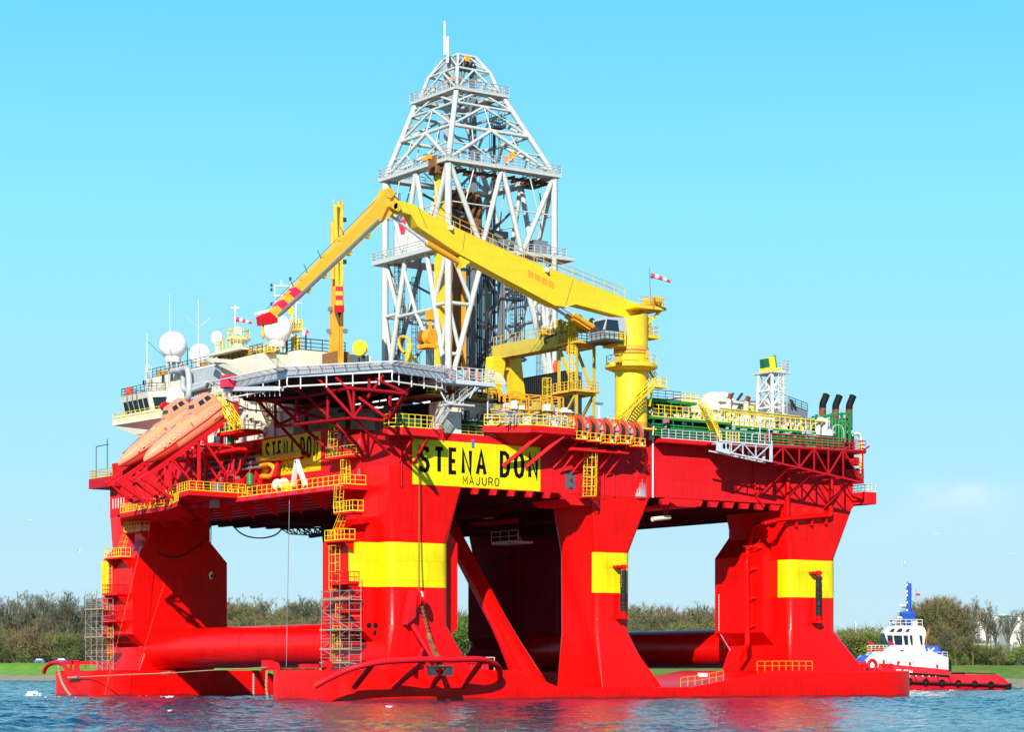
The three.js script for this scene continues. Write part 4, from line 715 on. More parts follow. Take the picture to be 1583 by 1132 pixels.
function windsock(p, d, L, label, pole) {
  const g = thing('windsock', label, 'windsock', p); const n = 5;
  for (let i = 0; i < n; i++) { const a = add(p, mul(d, L * i / n)), b = add(p, mul(d, L * (i + 1) / n)); a[1] -= (i / n) ** 2 * L * .12; b[1] -= ((i + 1) / n) ** 2 * L * .12; mb().tube(a, b, lerp(.32, .17, i / n), lerp(.32, .17, (i + 1) / n), 12, false).build('sock_band', i % 2 ? M.white : M.pink, g); }
  if (pole) mb().tube(pole[0], pole[1], .06, .05, 6).build('pole', M.steel, g);
  mb().geo(new THREE.TorusGeometry(.33, .025, 5, 14), new THREE.Matrix4().makeTranslation(...p).multiply(new THREE.Matrix4().makeRotationFromQuaternion(new THREE.Quaternion().setFromUnitVectors(new THREE.Vector3(0, 0, 1), V(d))))).build('hoop', M.steel, g);
}
windsock(atD(366, 494, 311), norm([CO, -.12, SI]), 2.05, 'red and white striped windsock on the cream mast by the radomes');
windsock(atD(1006, 426, 288), norm([CO, -.2, SI]), 2.5, 'red and white striped windsock on the pole above the yellow pedestal crane', [atD(1006, 470, 288), atD(1003.5, 413, 288)]);
{ // radar mast behind the crane jib
  const g = thing('radar_mast', 'white radar mast with yardarms and a yellow lookout platform behind the jib', 'mast', atD(452, 560, 318)), q = (u, v) => atD(u, v, 318), m = mb();
  m.tube(q(452, 560), q(451, 440), .22, .16, 8); m.path([q(451, 443), q(425, 442), q(425, 458), q(449, 456)], .1, 6).path([q(450, 466), q(426, 466), q(426, 474)], .1, 6).tube(q(435, 441), q(435, 433), .07).tube(q(458, 500), q(458, 470), .14).bar(q(452, 467), q(467, 469), .1).bar(q(430, 478), q(450, 478), .1); m.build('yard', M.white, g);
  mb().bar(q(394, 486), q(424, 479), .45, .35).build('radar_scanner', M.white, g);
  mb().box(...(() => { const a = q(449, 511), b = q(462, 511); return [a[0] - .3, b[0] + .3, a[1] - .2, a[1], a[2] - .8, b[2] + .8]; })()).build('platform', M.craneold, g);
  { const a = q(449, 511), b = q(462, 511); mb().rail([[a[0] - .2, a[1], b[2] + .7], [b[0] + .2, a[1], b[2] + .7], [b[0] + .2, a[1], a[2] - .7], [a[0] - .2, a[1], a[2] - .7]], { r: .07, gap: .6, h: 1.4, mids: 2, close: true }).cbox(q(450, 481), .5, 1, .5).build('railing', M.railyel, g); }
  const l = mb(); for (const [u, v] of [[420, 441], [420, 448], [449, 431], [420, 470]]) l.lathe(q(u, v), [[0, -.22], [.16, -.2], [.16, .2], [0, .24]], 8); l.build('lantern', M.darkblue, g);
  const f = thing('flag', 'small red and white flag beside the large right ball radome', 'flag', atD(471, 517, 316)); const F = (u, v) => atD(u, v, 316); mb().hexa([F(468, 511), F(472, 510.5), F(472, 519), F(468.5, 519), ...[F(468, 511), F(472, 510.5), F(472, 519), F(468.5, 519)].map((p) => add(p, [0, 0, .03]))]).build('white_half', M.white, f); mb().hexa([F(472, 510.5), F(477, 510), F(478, 515), F(472, 519), ...[F(472, 510.5), F(477, 510), F(478, 515), F(472, 519)].map((p) => add(p, [0, 0, .03]))]).build('red_half', M.pink, f); mb().tube(F(463, 508), F(474, 507), .04, .04, 4).build('staff', M.white, f);
}
{ // mixed roof gear behind the helideck net
  const g = thing('roof_house', 'cream roof house with dark rail below the large right ball radome', 'deckhouse', atD(430, 560, 308)), a = onX(385, 560, 9), b = onX(463, 560, 9);
  mb().box(9, 20, a[1] - 4, onX(430, 548, 9)[1], a[2], b[2]).build('wall', M.cream, g);
  const y = onX(430, 548, 9)[1]; mb().rail([[9, y, a[2]], [9, y, b[2]], [16, y, b[2]]], { r: .07, gap: 1.6, mids: 2, h: 1.5 }).build('railing', M.dark, g);
  const p = mb(); for (let i = 0; i < 8; i++) p.tube([9.6 + (i % 3), y, lerp(a[2], b[2], .5 + i * .06)], [9.6 + (i % 3), y + 2.3, lerp(a[2], b[2], .5 + i * .06)], .1); p.build('support_leg', M.dark, g);
  mb().bbox(10, 11.2, y, y + 1.6, a[2] + 1, a[2] + 2.2).bbox(10, 11, y, y + 2.2, b[2] - 4, b[2] - 3).build('locker', M.railyel, g);
}

// ================================================================ derrick
{
  const g = thing('derrick', 'tall pale grey lattice drilling derrick in the middle of the rig', 'derrick', [37, 33, -37.3]);
  const x0 = 28.1, x1 = 45.7, z1 = -29.5, z0 = -45.2, Y0 = 33, Y1 = 60.2, Y2 = 71.6, Y3 = 82.4;
  const c0 = [[x0, z1], [x1, z1], [x1, z0], [x0, z0]];
  const nC = onZ(705, 118, -33), rC = onZ(781, 131, -33), lC = onX(640, 138, nC[0]); const zl = lC[2];
  const c3 = [[nC[0] + .3, -33.3], [rC[0] - .3, -33.3], [rC[0] - .3, zl + .3], [nC[0] + .3, zl + .3]], P = (q, y) => [q[0], y, q[1]];
  const mem = (a, b, r0, name = 'brace', m = M.derrick) => { const r = r0 >= .25 ? r0 * 1.06 : r0 * .84; return mb().tube(a, b, r, r, 8).build(name, m, g); };
  for (let i = 0; i < 4; i++) { mem(P(c0[i], Y0), P(c0[i], Y2), .46, 'leg'); mem(P(c0[i], Y2), P(c3[i], Y3), .36, 'leg'); }
  const at = (i, t, y) => { const a = c0[i], b = c0[(i + 1) % 4]; return [lerp(a[0], b[0], t), y, lerp(a[1], b[1], t)]; };
  for (let i = 0; i < 4; i++) {
    const dk = i === 1 || i === 2 ? M.derrick : M.derrick;
    // bay between the two platforms: zigzag with a thin tie
    for (const [a, ya, b, yb] of [[0, Y2, .31, Y1], [.5, Y2, .31, Y1], [.5, Y2, .69, Y1], [1, Y2, .69, Y1]]) mem(at(i, a, ya), at(i, b, yb), .34, 'brace', dk);
    mem(at(i, 0, 66), at(i, .155 + .24, 66), .12); mem(at(i, .61, 66), at(i, 1, 66), .12);
    mem(at(i, .155, 66), at(i, .25, Y2), .12); mem(at(i, .845, 66), at(i, .75, Y2), .12); mem(at(i, .31, Y1), at(i, .69, Y1), .2);
    // lower bay: pairs of legs closing on the corners, with rungs
    for (const e of [0, 1]) {
      const s = (t) => e ? 1 - t : t;
      mem(at(i, s(.34), Y1), at(i, s(.03), 42), .36, 'brace', dk); mem(at(i, s(0), Y1), at(i, s(.22), 52.4), .28, 'brace', dk); mem(at(i, s(.22), 52.4), at(i, s(0), 52.4), .26, 'brace', dk); mem(at(i, s(0), 52.4), at(i, s(.11), 45.6), .26, 'brace', dk); mem(at(i, s(.11), 45.6), at(i, s(0), 45.6), .26, 'brace', dk);
    }
    if (i !== 0) { mem(at(i, .2, 52), at(i, .8, 52), .25); mem(at(i, .5, 52), at(i, .3, 58.6), .25); mem(at(i, .5, 52), at(i, .72, 47), .25); }
    // tapering head
    const A = (t, k) => { const p = mix(P(c0[i], Y2), P(c3[i], Y3), k), q = mix(P(c0[(i + 1) % 4], Y2), P(c3[(i + 1) % 4], Y3), k); return mix(p, q, t); };
    mem(A(0, .48), A(1, .48), .26); mem(A(0, .8), A(1, .8), .24); mem(A(0, 0), A(.5, .48), .25); mem(A(1, 0), A(.5, .48), .25); mem(A(0, .48), A(.5, .8), .22); mem(A(1, .48), A(.5, .8), .22); mem(A(0, .8), A(.5, 1), .2); mem(A(1, .8), A(.5, 1), .2); mem(A(.25, .24), A(0, .24), .14); mem(A(.75, .24), A(1, .24), .14); mem(A(.25, .66), A(0, .64), .14); mem(A(.75, .66), A(1, .64), .14); mem(A(.5, .48), A(.5, .8), .12); mem(A(.25, .24), A(.5, 0), .13); mem(A(.75, .24), A(.5, 0), .13); mem(A(.25, .48), A(.25, .24), .1); mem(A(.75, .48), A(.75, .24), .1); mem(A(0, .9), A(1, .9), .1);
    // crown frame
    const B = (t, y, k) => { const a = mix(P(c3[i], y), P(c3[(i + 2) % 4], y), k), b = mix(P(c3[(i + 1) % 4], y), P(c3[(i + 3) % 4], y), k); return mix(a, b, t); };
    mem(B(0, Y3, .02), B(0, Y3 + 3.3, .14), .26, 'crown_leg'); mem(B(0, Y3 + 3.3, .14), B(0, Y3 + 5.6, .31), .24, 'crown_leg'); mem(B(0, Y3 + 1.6, .08), B(1, Y3 + 1.6, .08), .12, 'crown_beam'); mem(B(0, Y3 + 3.3, .14), B(.5, Y3 + 5.6, .31), .14, 'crown_beam'); mem(B(1, Y3 + 3.3, .14), B(.5, Y3 + 5.6, .31), .14, 'crown_beam'); mem(B(0, Y3 + 3.3, .14), B(1, Y3 + 3.3, .14), .2, 'crown_beam'); mem(B(0, Y3 + 5.6, .31), B(1, Y3 + 5.6, .31), .24, 'crown_beam'); mem(B(.0, Y3, .02), B(.5, Y3 + 3.3, .14), .18, 'crown_beam'); mem(B(1, Y3, .02), B(.5, Y3 + 3.3, .14), .18, 'crown_beam');
  }
  const mast = onZ(687.5, 33, -37), mb0 = onZ(687.5, 74, -37); mb().tube([mb0[0], mb0[1] - 1, -37], [mast[0], mast[1], -37], .2, .16, 8).tube(add(mb0, [.5, -2, 0]), add(mb0, [.5, 1.6, 0]), .22, .18, 8).build('lightning_mast', M.white, g);
  const deck = (cs, y, over, h, r2 = .06) => {
    const cx = cs.reduce((s, q) => s + q[0], 0) / 4, cz = cs.reduce((s, q) => s + q[1], 0) / 4, o = cs.map((q) => [q[0] + Math.sign(q[0] - cx) * over, q[1] + Math.sign(q[1] - cz) * over]), n = cs.map((q) => [q[0] - Math.sign(q[0] - cx) * 1.1, q[1] - Math.sign(q[1] - cz) * 1.1]), m = mb(), rl = mb();
    for (let i = 0; i < 4; i++) { const j = (i + 1) % 4; m.hexa([P(o[i], y - h), P(o[j], y - h), P(n[j], y - h), P(n[i], y - h), P(o[i], y), P(o[j], y), P(n[j], y), P(n[i], y)]); }
    const pm = m.build('platform', M.derrick, g); rl.rail(o.map((q) => [q[0], y, q[1]]), { r: r2, gap: 1.1, mids: 2, close: true, h: 1.2 }).build('railing', M.galv, pm); return pm;
  };
  deck(c0, Y2, .7, .4); deck(c3, Y3, .7, .3);
  { // lower platform: wide wings at left and right only
    const a = mb().box(x0 - 1, x0 + 1.4, Y1 - .5, Y1, z0 - 2, z1 - 2.5).box(x1 - 6.5, x1 + 2.6, Y1 - .4, Y1, z1 - 2, z1 + 1.3).box(x0, x1, Y1 - .4, Y1 - .01, z0 - 1, z0 + 2).build('platform', M.derrick, g);
    mb().rail([[x0 + 1, Y1, z0 - 2], [x0 - .9, Y1, z0 - 2], [x0 - .9, Y1, z1 - 2.6]], { r: .06, gap: 1.1, mids: 2 }).rail([[x1 - 6.4, Y1, z1 + 1.2], [x1 + 1.2, Y1, z1 + 1.2], [x1 + 1.2, Y1, z1 - 2]], { r: .06, gap: 1.1, mids: 2 }).build('railing', M.galv, a);
    const p = mb(); p.bbox(x0 + .2, x0 + 2, Y1, Y1 + 5.2, z0 + 2, z0 + 7.2, .1).build('wind_wall', M.white, g); mb().box(x0 + .12, x0 + .19, Y1 + 3.1, Y1 + 5.1, z0 + 3.2, z0 + 5.0).build('pink_panel', M.pink, g);
    mb().box(x1 - 6, x1 - 2, Y1 + .1, Y1 + 4.6, z1 - 8.5, z1 - 8.1).box(x1 - 3.2, x1 - .9, Y1 + .1, Y1 + 2.2, z1 - 1.8, z1 - .2).build('control_cabin', M.steel, g);
  }
  // what hangs and stands inside: racking column, drill pipe, travelling block, guide rails, ladders
  const col = (u, v0, v1, z, w, m, name) => { const a = onZ(u, v1, z), b = onZ(u, v0, z); mb().bar([a[0], a[1], z], [a[0], b[1], z], w, w, [1, 0, 0]).build(name, m, g); };
  col(680, 250, 570, -32.5, 1.05, M.crane, 'racking_column'); col(703.5, 392, 572, -34, 1.1, M.brown, 'guide_column'); col(716, 420, 572, -33.5, .6, M.orangey, 'guide_column');
  col(731, 100, 575, -38, .75, M.steel, 'standpipe'); col(693, 100, 240, -38, .9, M.galv, 'crown_column');
  col(752, 395, 580, -36, .45, M.dark, 'guide_rail'); col(764, 200, 580, -39, .3, M.dark, 'guide_rail'); col(775, 430, 585, -36, .7, M.steel, 'guide_rail');
  { const c = onZ(718, 318, -36); const q = mb(); for (const dx of [-1.6, -.5, .6, 1.6]) q.lathe(add(c, [dx, 0, 0]), [[0, -.28], [1.9, -.28], [2.05, 0], [1.9, .28], [0, .28]], 22, [1, 0, .1]); q.build('travelling_block', M.brown, g); mb().bbox(c[0] - 2.4, c[0] + 2.4, c[1] - 4.4, c[1] - 1, -37.4, -35, .2).bbox(c[0] - 3.2, c[0] - .3, c[1] - .8, c[1] + .4, -37, -34.6, .2).build('block_frame', M.rust, g); const t = onZ(678, 258, -32); mb().bbox(t[0] - 1, t[0] + .7, t[1] - 1, t[1] + 1.4, -33.2, -31.2, .2).build('racking_head', M.rust, g); }
  const l = mb(); for (const [u, v0, v1, z] of [[613, 300, 590, -44], [620, 380, 570, -44], [640, 430, 575, -42], [793, 440, 560, -31], [805, 440, 560, -31], [848, 380, 590, -31]]) { const a = onZ(u, v1, z), b = onZ(u, v0, z); l.ladder([a[0], a[1], z], [a[0], b[1], z], .7, [1, 0, 0], { r: .05, cage: true, step: .6 }); } l.build('ladder', M.darkblue, g);
  const wr = mb(); for (const [u, v0, v1, z] of [[757, 150, 240, -37], [771, 160, 250, -37], [760, 160, 520, -38], [742, 250, 575, -35], [745, 400, 580, -35], [787, 430, 590, -35], [769, 400, 590, -33], [783, 400, 590, -36]]) { const a = onZ(u, v1, z), b = onZ(u, v0, z); wr.tube([a[0], a[1], z], [a[0], b[1], z], .05, .05, 4); } wr.build('wire', M.darkblue, g);
  const pi = mb(); for (let i = 0; i < 9; i++) { const a = onZ(660 + i * 3.2, 580, -41), b = onZ(660 + i * 3.2, 505, -41); pi.tube(a, [a[0], b[1], a[2]], .12, .12, 6); } for (let i = 0; i < 10; i++) { const a = onZ(722 + i * 3.1, 585, -40.5), b = onZ(722 + i * 3.1, 400, -40.5); pi.tube(a, [a[0], b[1], a[2]], .1, .1, 6); } pi.build('drill_pipe', M.dark, g);
  const tr = mb(); for (const [u, v0, v1] of [[752, 430, 590], [775, 430, 590]]) { const a = onZ(u, v1, -36), b = onZ(u, v0, -36), c = onZ(u + 22, v1, -36), d = onZ(u + 22, v0, -36); tr.truss(a, b, c, d, 5, .32, .26, false); } tr.build('pipe_rack_frame', M.steel, g);
  for (const [xa, xb, za, zb, ya] of [[30, 44, -40, -40, 44], [30, 44, -42, -42, 52], [42, 42, -44, -31, 46], [44, 44, -44, -31, 54], [31, 43, -40, -40, 64], [33, 33, -44, -32, 65], [41, 41, -44, -32, 62]]) { mem([xa, ya, za], [xb, ya + 5, zb], .2, 'inner_brace', M.steel); mem([xa, ya + 5, za], [xb, ya, zb], .2, 'inner_brace', M.steel); mem([xa, ya, za], [xb, ya, zb], .2, 'inner_brace', M.steel); }
  const ex = mb(); for (let i = 0; i < 16; i++) { const x = rr(30, 44), z = rr(-43, -32); ex.tube([x, rr(34, 42), z], [x, rr(58, 74), z], .05, .05, 4); } ex.build('wire', M.dark, g);
  const bs = mb(); for (const [u, v, w, h] of [[797, 462, 20, 14], [800, 546, 22, 16], [822, 288, 16, 10], [770, 196, 15, 8]]) { const a = onZ(u - w / 2, v, -31.5), b = onZ(u + w / 2, v, -31.5); bs.box(a[0], b[0], a[1] - .15, a[1], -32.5, -30.8).rail([[a[0], a[1], -30.8], [b[0], a[1], -30.8], [b[0], a[1], -32.4], [a[0], a[1], -32.4]], { r: .055, gap: .7, mids: 2, close: true, h: 1.3 }); void h; } bs.build('stabbing_basket', M.darkblue, g);
  // gear on the platforms
  const ye = mb(), or = mb(), gr = mb();
  for (const [u, v, w, h] of [[792, 243, 5, 14], [784, 246, 4, 12], [663, 243, 6, 7], [657, 246, 4, 6]]) { const a = onZ(u, v, -30.5), s = 12; ye.bbox(a[0] - w / s / 2, a[0] + w / s / 2, a[1] - h / s / 2, a[1] + h / s / 2, -31, -30, .05); } ye.build('winch_gear', M.orangey, g);
  for (let i = 0; i < 40; i++) { const s = Math.floor(rnd() * 2), y = s ? Y2 : Y3, q = s ? c0 : c3, e = Math.floor(rnd() * 2), p = e ? [lerp(q[0][0], q[1][0], rnd()), q[0][1] - rr(.2, .8)] : [q[0][0] + rr(.2, .8), lerp(q[0][1], q[3][1], rnd())]; gr.bbox(p[0] - rr(.1, .3), p[0] + rr(.1, .3), y, y + rr(.4, 1.1), p[1] - rr(.1, .3), p[1] + rr(.1, .3), .03); }
  gr.build('platform_box', M.galv, g);
  const un = mb(); for (let i = 0; i < 12; i++) { const a = lerp(x0, x1, i / 11); un.bar([a, Y2 - .95, z1 - .5], [a, Y2 - .95, z1 - 3.5], .25, .35); } un.bar([x0, Y2 - .9, z1 - 1.8], [x1, Y2 - .9, z1 - 1.8], .5, .3); un.build('monorail_beam', M.rust, g);
  const cr = mb(); for (let i = 0; i < 5; i++) cr.lathe([lerp(c3[0][0], c3[1][0], .3 + i * .1), Y3 + 4.6, lerp(c3[0][1], c3[2][1], .45)], [[0, -.14], [.8, -.14], [.9, 0], [.8, .14], [0, .14]], 18, [1, 0, 0]); cr.build('crown_sheave', M.steel, g); mb().bbox(c3[0][0] + 3.2, c3[0][0] + 4, Y3 + 4.7, Y3 + 5.5, -36.5, -35.8).bbox(c3[0][0] + 1, c3[0][0] + 3, Y3 + 1.7, Y3 + 2.3, -37, -36).build('crown_gear', M.orangey, g); void or;
}

// ================================================================ cranes
{ // near pedestal crane with folded knuckle jib
  const CX = 37.25, CZ = -1.85;
  const g = thing('pedestal_crane', 'big yellow knuckle boom crane on a round pedestal at the near side', 'crane', [CX, 25, CZ]);
  const y = (v, u = 975) => onZ(u, v, CZ)[1], N = 40;
  mb().lathe([CX, 0, CZ], [[2.06, 24.8], [2.06, y(666)]], N).build('pedestal_foot', M.crimson, g);
  mb().lathe([CX, 0, CZ], [[2.06, y(665)], [2.07, y(655)], [2.05, y(654)], [2.05, y(572)], [2.12, y(571)], [2.12, y(568)], [2.05, y(567)], [2.05, y(550)]], N).build('pedestal', M.crane, g);
  mb().lathe([CX, 0, CZ], [[2.085, y(664.5)], [2.085, y(654.5)]], N).build('paint_band', M.orangey, g);
  const ring = mb().lathe([CX, 0, CZ], [[2.1, y(573) - .25], [3.3, y(570)], [3.3, y(566)], [2.05, y(566)]], N).build('ring_platform', M.crane, g), RP = []; for (let i = 0; i < 14; i++) RP.push([CX + 3.2 * Math.cos(i / 14 * 2 * Math.PI), y(566), CZ + 3.2 * Math.sin(i / 14 * 2 * Math.PI)]);
  mb().rail(RP, { r: .045, gap: 1.4, mids: 1, close: true, toe: .2 }).build('railing', M.crane, ring);
  mb().lathe([CX, 0, CZ], [[2.05, y(549)], [2.2, y(548)], [2.2, y(539)], [2.05, y(538)]], N).build('slewing_ring', M.craneold, g);
  mb().lathe([CX, 0, CZ], [[2.215, y(545)], [2.22, y(544)], [2.215, y(543)]], N).build('ring_seam', M.orangered, g);
  { const R = []; for (const [k, yy] of [[0, 0], [1, 1]]) { const P = []; for (let i = 0; i < N; i++) { const a = i / N * 2 * Math.PI, c = Math.cos(a); P.push([CX + 2.1 * c, k ? y(489) + c * .45 : y(538), CZ + 2.1 * Math.sin(a)]); } R.push(P); void yy; } mb().loft(R, true, false, .5).build('king_post', M.crane, g); }
  // head platform with winches at the back
  const hp = onZ(985, 486, CZ), hp2 = onZ(1016, 482, CZ), head = mb().box(hp[0] - 1.6, hp2[0], hp2[1] - .1, hp2[1] + .2, CZ - 1.8, CZ + 1.8).build('head_platform', M.crane, g);
  mb().rail([[hp[0] - 1, hp2[1] + .2, CZ + 1.7], [hp2[0] - .1, hp2[1] + .2, CZ + 1.7], [hp2[0] - .1, hp2[1] + .2, CZ - 1.7]], { r: .045, gap: .9 }).build('railing', M.craneold, head);
  mb().bar([hp2[0] - .4, hp2[1] - .1, CZ + 1], [CX + 1.6, hp2[1] - 2.2, CZ + .8], .3).build('bracket', M.crane, head);
  const wn = mb(); wn.lathe([hp2[0] - .9, hp2[1] + 1, CZ - 1], [[0, 0], [.8, 0], [.8, .15], [.55, .2], [.55, 1.7], [.8, 1.75], [.8, 1.9], [0, 1.9]], 16, [0, 0, 1]).bbox(hp2[0] - .7, hp2[0] - .1, hp2[1] + .2, hp2[1] + 1.6, CZ - .9, CZ + 1, .05); for (let i = 0; i < 5; i++) wn.tube([hp2[0] - .2 - i * .3, hp2[1] + .2, CZ + 1.2], [hp2[0] - .2 - i * .3, hp2[1] + rr(1, 1.9), CZ + 1.2], .1); wn.build('winch', M.craneold, head);
  // boom: a box girder outline in the plane of the boom
  const bz = -3.2, E = (u, v) => { const p = onZ(u, v, bz); return [p[0], p[1]]; };
  const outline = [[988, 473], [968, 467], [880, 432], [790, 396], [706, 358], [660, 334], [634, 318], [606, 311], [600, 322], [604, 334], [618, 330], [630, 334], [640, 352], [700, 392], [760, 425], [852, 474], [868, 476], [884, 472], [965, 493], [985, 490]].map(([u, v]) => E(u, v));
  const boom = mb().prism(outline, 'z', bz - .85, bz + .85).build('boom', M.crane, g);
  { const s = mb(), d = mb(); const a = E(852, 404), b = E(808, 416); void a; void b; for (let i = 0; i < 4; i++) { const p = [[810 + i * 10.5, 419 + i * 5.2], [819 + i * 10.5, 423.5 + i * 5.2], [819 + i * 10.5, 433 + i * 5.2], [810 + i * 10.5, 429 + i * 5.2]].map(([u, v]) => E(u, v)); s.prism(p, 'z', bz + .84, bz + .862); } s.build('label_panel', M.orangey, boom);
    for (const [u, v, u2, v2] of [[713, 361, 709, 391], [880, 433, 868, 474], [640, 322, 655, 356]]) { const p = E(u, v), q = E(u2, v2); d.bar([p[0], p[1], bz + .855], [q[0], q[1], bz + .855], .07, .02, [0, 0, 1]); } d.build('weld_seam', M.brown, boom);
    const st = mb(); for (let i = 0; i < 9; i++) { const p = mix([...E(650, 345), 0], [...E(850, 468), 0], i / 9), w = rr(.1, .5); void w; } void st;
    const fl = mb(); for (const [u, v] of [[690, 354], [838, 419]]) { const p = E(u, v); fl.cbox([p[0], p[1], bz + 1.0], .5, .5, .3).ball([p[0], p[1] - .2, bz + 1.2], .2, 8, 6); } fl.build('floodlight', M.white, boom);
    const rl = mb(), pts = [[668, 338], [706, 357], [790, 395], [880, 431], [960, 463]].map(([u, v]) => { const p = E(u, v); return [p[0], p[1], bz + .7]; }); rl.rail(pts, { r: .045, gap: 1.6, h: 1.25, toe: .1 }).build('railing', M.craneold, boom);
    const rl2 = mb().rail(pts.map((p) => [p[0], p[1], bz - .7]), { r: .045, gap: 2.4, h: 1.25, toe: 0 }); rl2.build('railing', M.galv, boom); const pn = mb(); for (const [u, v] of [[605, 323], [980, 480], [600, 320]]) { const p = E(u, v); pn.lathe([p[0], p[1], bz - 1.35], [[0, 0], [.5, 0], [.5, 2.7], [0, 2.7]], 16, [0, 0, 1]); } pn.build('hinge_pin', M.craneold, boom); }
  // jib
  const jo = [[590, 299], [604, 296], [610, 309], [608, 321], [600, 334], [588, 344], [428, 492], [413, 501], [406, 494], [418, 481], [560, 335]].map(([u, v]) => E(u, v));
  const jib = mb().prism(jo, 'z', bz - .7, bz + .7).build('jib', M.jib, g);
  { const P = (k, s) => { const a = mix([...E(560, 335), 0], [...E(418, 481), 0], k), b = mix([...E(588, 344), 0], [...E(428, 492), 0], k); return mix(a, b, s); };
    for (const [k0, k1] of [[.76, .83], [.89, .95]]) { const m = mb(); m.prism([P(k0, -.02), P(k1, -.02), P(k1, 1.02), P(k0, 1.02)].map((p) => [p[0], p[1]]), 'z', bz - .72, bz + .72); m.build('red_band', M.pink, jib); }
    const s = mb(); s.bar([...P(0, .72).slice(0, 2), bz + .78], [...P(1, .72).slice(0, 2), bz + .78], .12, .22).bar([...P(0, .85).slice(0, 2), bz + .76], [...P(1, .85).slice(0, 2), bz + .76], .08, .1); s.build('hydraulic_line', M.steel, jib);
    const h = mb(); h.prism([[402, 489], [412, 484], [424, 494], [424, 501], [404, 503]].map(([u, v]) => E(u, v)), 'z', bz - .9, bz + .9); h.build('jib_head', M.redbright, jib); const hk = E(407, 500); mb().tube([hk[0], hk[1], bz], [hk[0], hk[1] - .9, bz], .16).lathe([hk[0], hk[1] - 1.3, bz], [[0, -.5], [.12, -.4], [.24, 0], [.15, .4], [0, .4]], 10).build('hook_block', M.craneold, jib);
    const tp = E(597, 300); mb().lathe([tp[0], tp[1], bz - .8], [[0, 0], [.62, 0], [.62, 1.6], [0, 1.6]], 18, [0, 0, 1]).build('sheave', M.craneold, jib);
    const w = mb(), q = E(592, 300), e = E(412, 484); w.tube([q[0], q[1] + .1, bz], [e[0], e[1] + .4, bz], .03, .03, 4); for (const k of [.2, .45, .6, .75]) { const p = P(k, 0); w.tube([p[0], p[1], bz], [p[0] - .5, p[1] + .9, bz], .05, .05, 4); } w.build('wire_rope', M.darkblue, jib);
    const lg = mb(); for (const k of [.15, .33, .57, .72]) { const p = P(k, 1.05); lg.cbox([p[0], p[1], bz + .3], .5, .5, .6); const r2 = P(k + .1, -.05); lg.cbox([r2[0], r2[1], bz + .3], .4, .4, .6); } lg.build('lug', M.craneold, jib);
    const gr = mb(); const p1 = E(604, 296), p2 = E(585, 345), p3 = E(612, 312); gr.bar([p1[0], p1[1] - .6, bz + .73], [p2[0], p2[1], bz + .73], .3, .05, [0, 0, 1]).bar([p1[0], p1[1] - .6, bz + .73], [p3[0], p3[1], bz + .73], .15, .05, [0, 0, 1]); gr.build('grease_stain', M.brown, jib); }
  const ram = (a, b, c, r, dz, name) => { for (const s of dz) { const A = [...E(...a), bz + s], B = [...E(...b), bz + s], C = [...E(...c), bz + s]; mb().tube(A, B, r * .55, r * .55, 10).build('piston_rod', M.silver, g); mb().tube(B, C, r, r, 14).build(name, M.orangey, g); } };
  ram([862, 474], [882, 487], [945, 527], .34, [-.9, .5], 'boom_ram'); ram([604, 333], [660, 376], [716, 409], .36, [0], 'jib_ram');
  { const p = E(716, 409), t = mb(); t.prism([[706, 398], [716, 396], [726, 404], [710, 416]].map(([u, v]) => E(u, v)), 'z', bz - .6, bz + .6).build('ram_bracket', M.crane, g); void p; const c = onZ(945, 527, CZ); mb().cbox([c[0] + .3, c[1], CZ + .2], 1.2, 1.6, 3.2).lathe([c[0] + .2, c[1], CZ - 1.6], [[0, 0], [.3, 0], [.3, 3.6], [0, 3.6]], 12, [0, 0, 1]).build('ram_bracket', M.crane, g); }
  { // operator's cab
    const a = onZ(926, 530, -1.5), b = onZ(950, 494, -1.5), cab = mb().loft([[[a[0], a[1] + .3, -3.2], [b[0] + .8, a[1] + .3, -3.2], [b[0] + .8, a[1] + .3, -.2], [a[0], a[1] + .3, -.2]], [[a[0] - .3, a[1] + 1.4, -3.3], [b[0] + .8, a[1] + 1.4, -3.3], [b[0] + .8, a[1] + 1.4, -.1], [a[0] - .3, a[1] + 1.4, -.1]], [[a[0] + .5, b[1], -3], [b[0] + .8, b[1] + .2, -3], [b[0] + .8, b[1] + .2, -.4], [a[0] + .5, b[1], -.4]]], true, true, .3).build('cab', M.galv, g);
    mb().hexa([[a[0] - .1, a[1] + 1.5, -.09], [b[0] - .4, a[1] + 1.5, -.09], [b[0] - .4, a[1] + 1.5, -.06], [a[0] - .1, a[1] + 1.5, -.06], [a[0] + .35, b[1] - .3, -.34], [b[0] - .4, b[1] - .3, -.34], [b[0] - .4, b[1] - .3, -.3], [a[0] + .35, b[1] - .3, -.3]]).hexa([[a[0] - .33, a[1] + 1.5, -3], [a[0] - .28, a[1] + 1.5, -3], [a[0] - .28, a[1] + 1.5, -.4], [a[0] - .33, a[1] + 1.5, -.4], [a[0] + .3, b[1] - .3, -2.8], [a[0] + .36, b[1] - .3, -2.8], [a[0] + .36, b[1] - .3, -.6], [a[0] + .3, b[1] - .3, -.6]]).build('window', M.glass, cab);
    mb().box(a[0] - .6, b[0], a[1], a[1] + .2, -3.4, .3).rail([[b[0], a[1] + .2, .25], [a[0] - .5, a[1] + .2, .25], [a[0] - .5, a[1] + .2, -3.3]], { r: .05, gap: .8 }).build('cab_walkway', M.dark, cab);
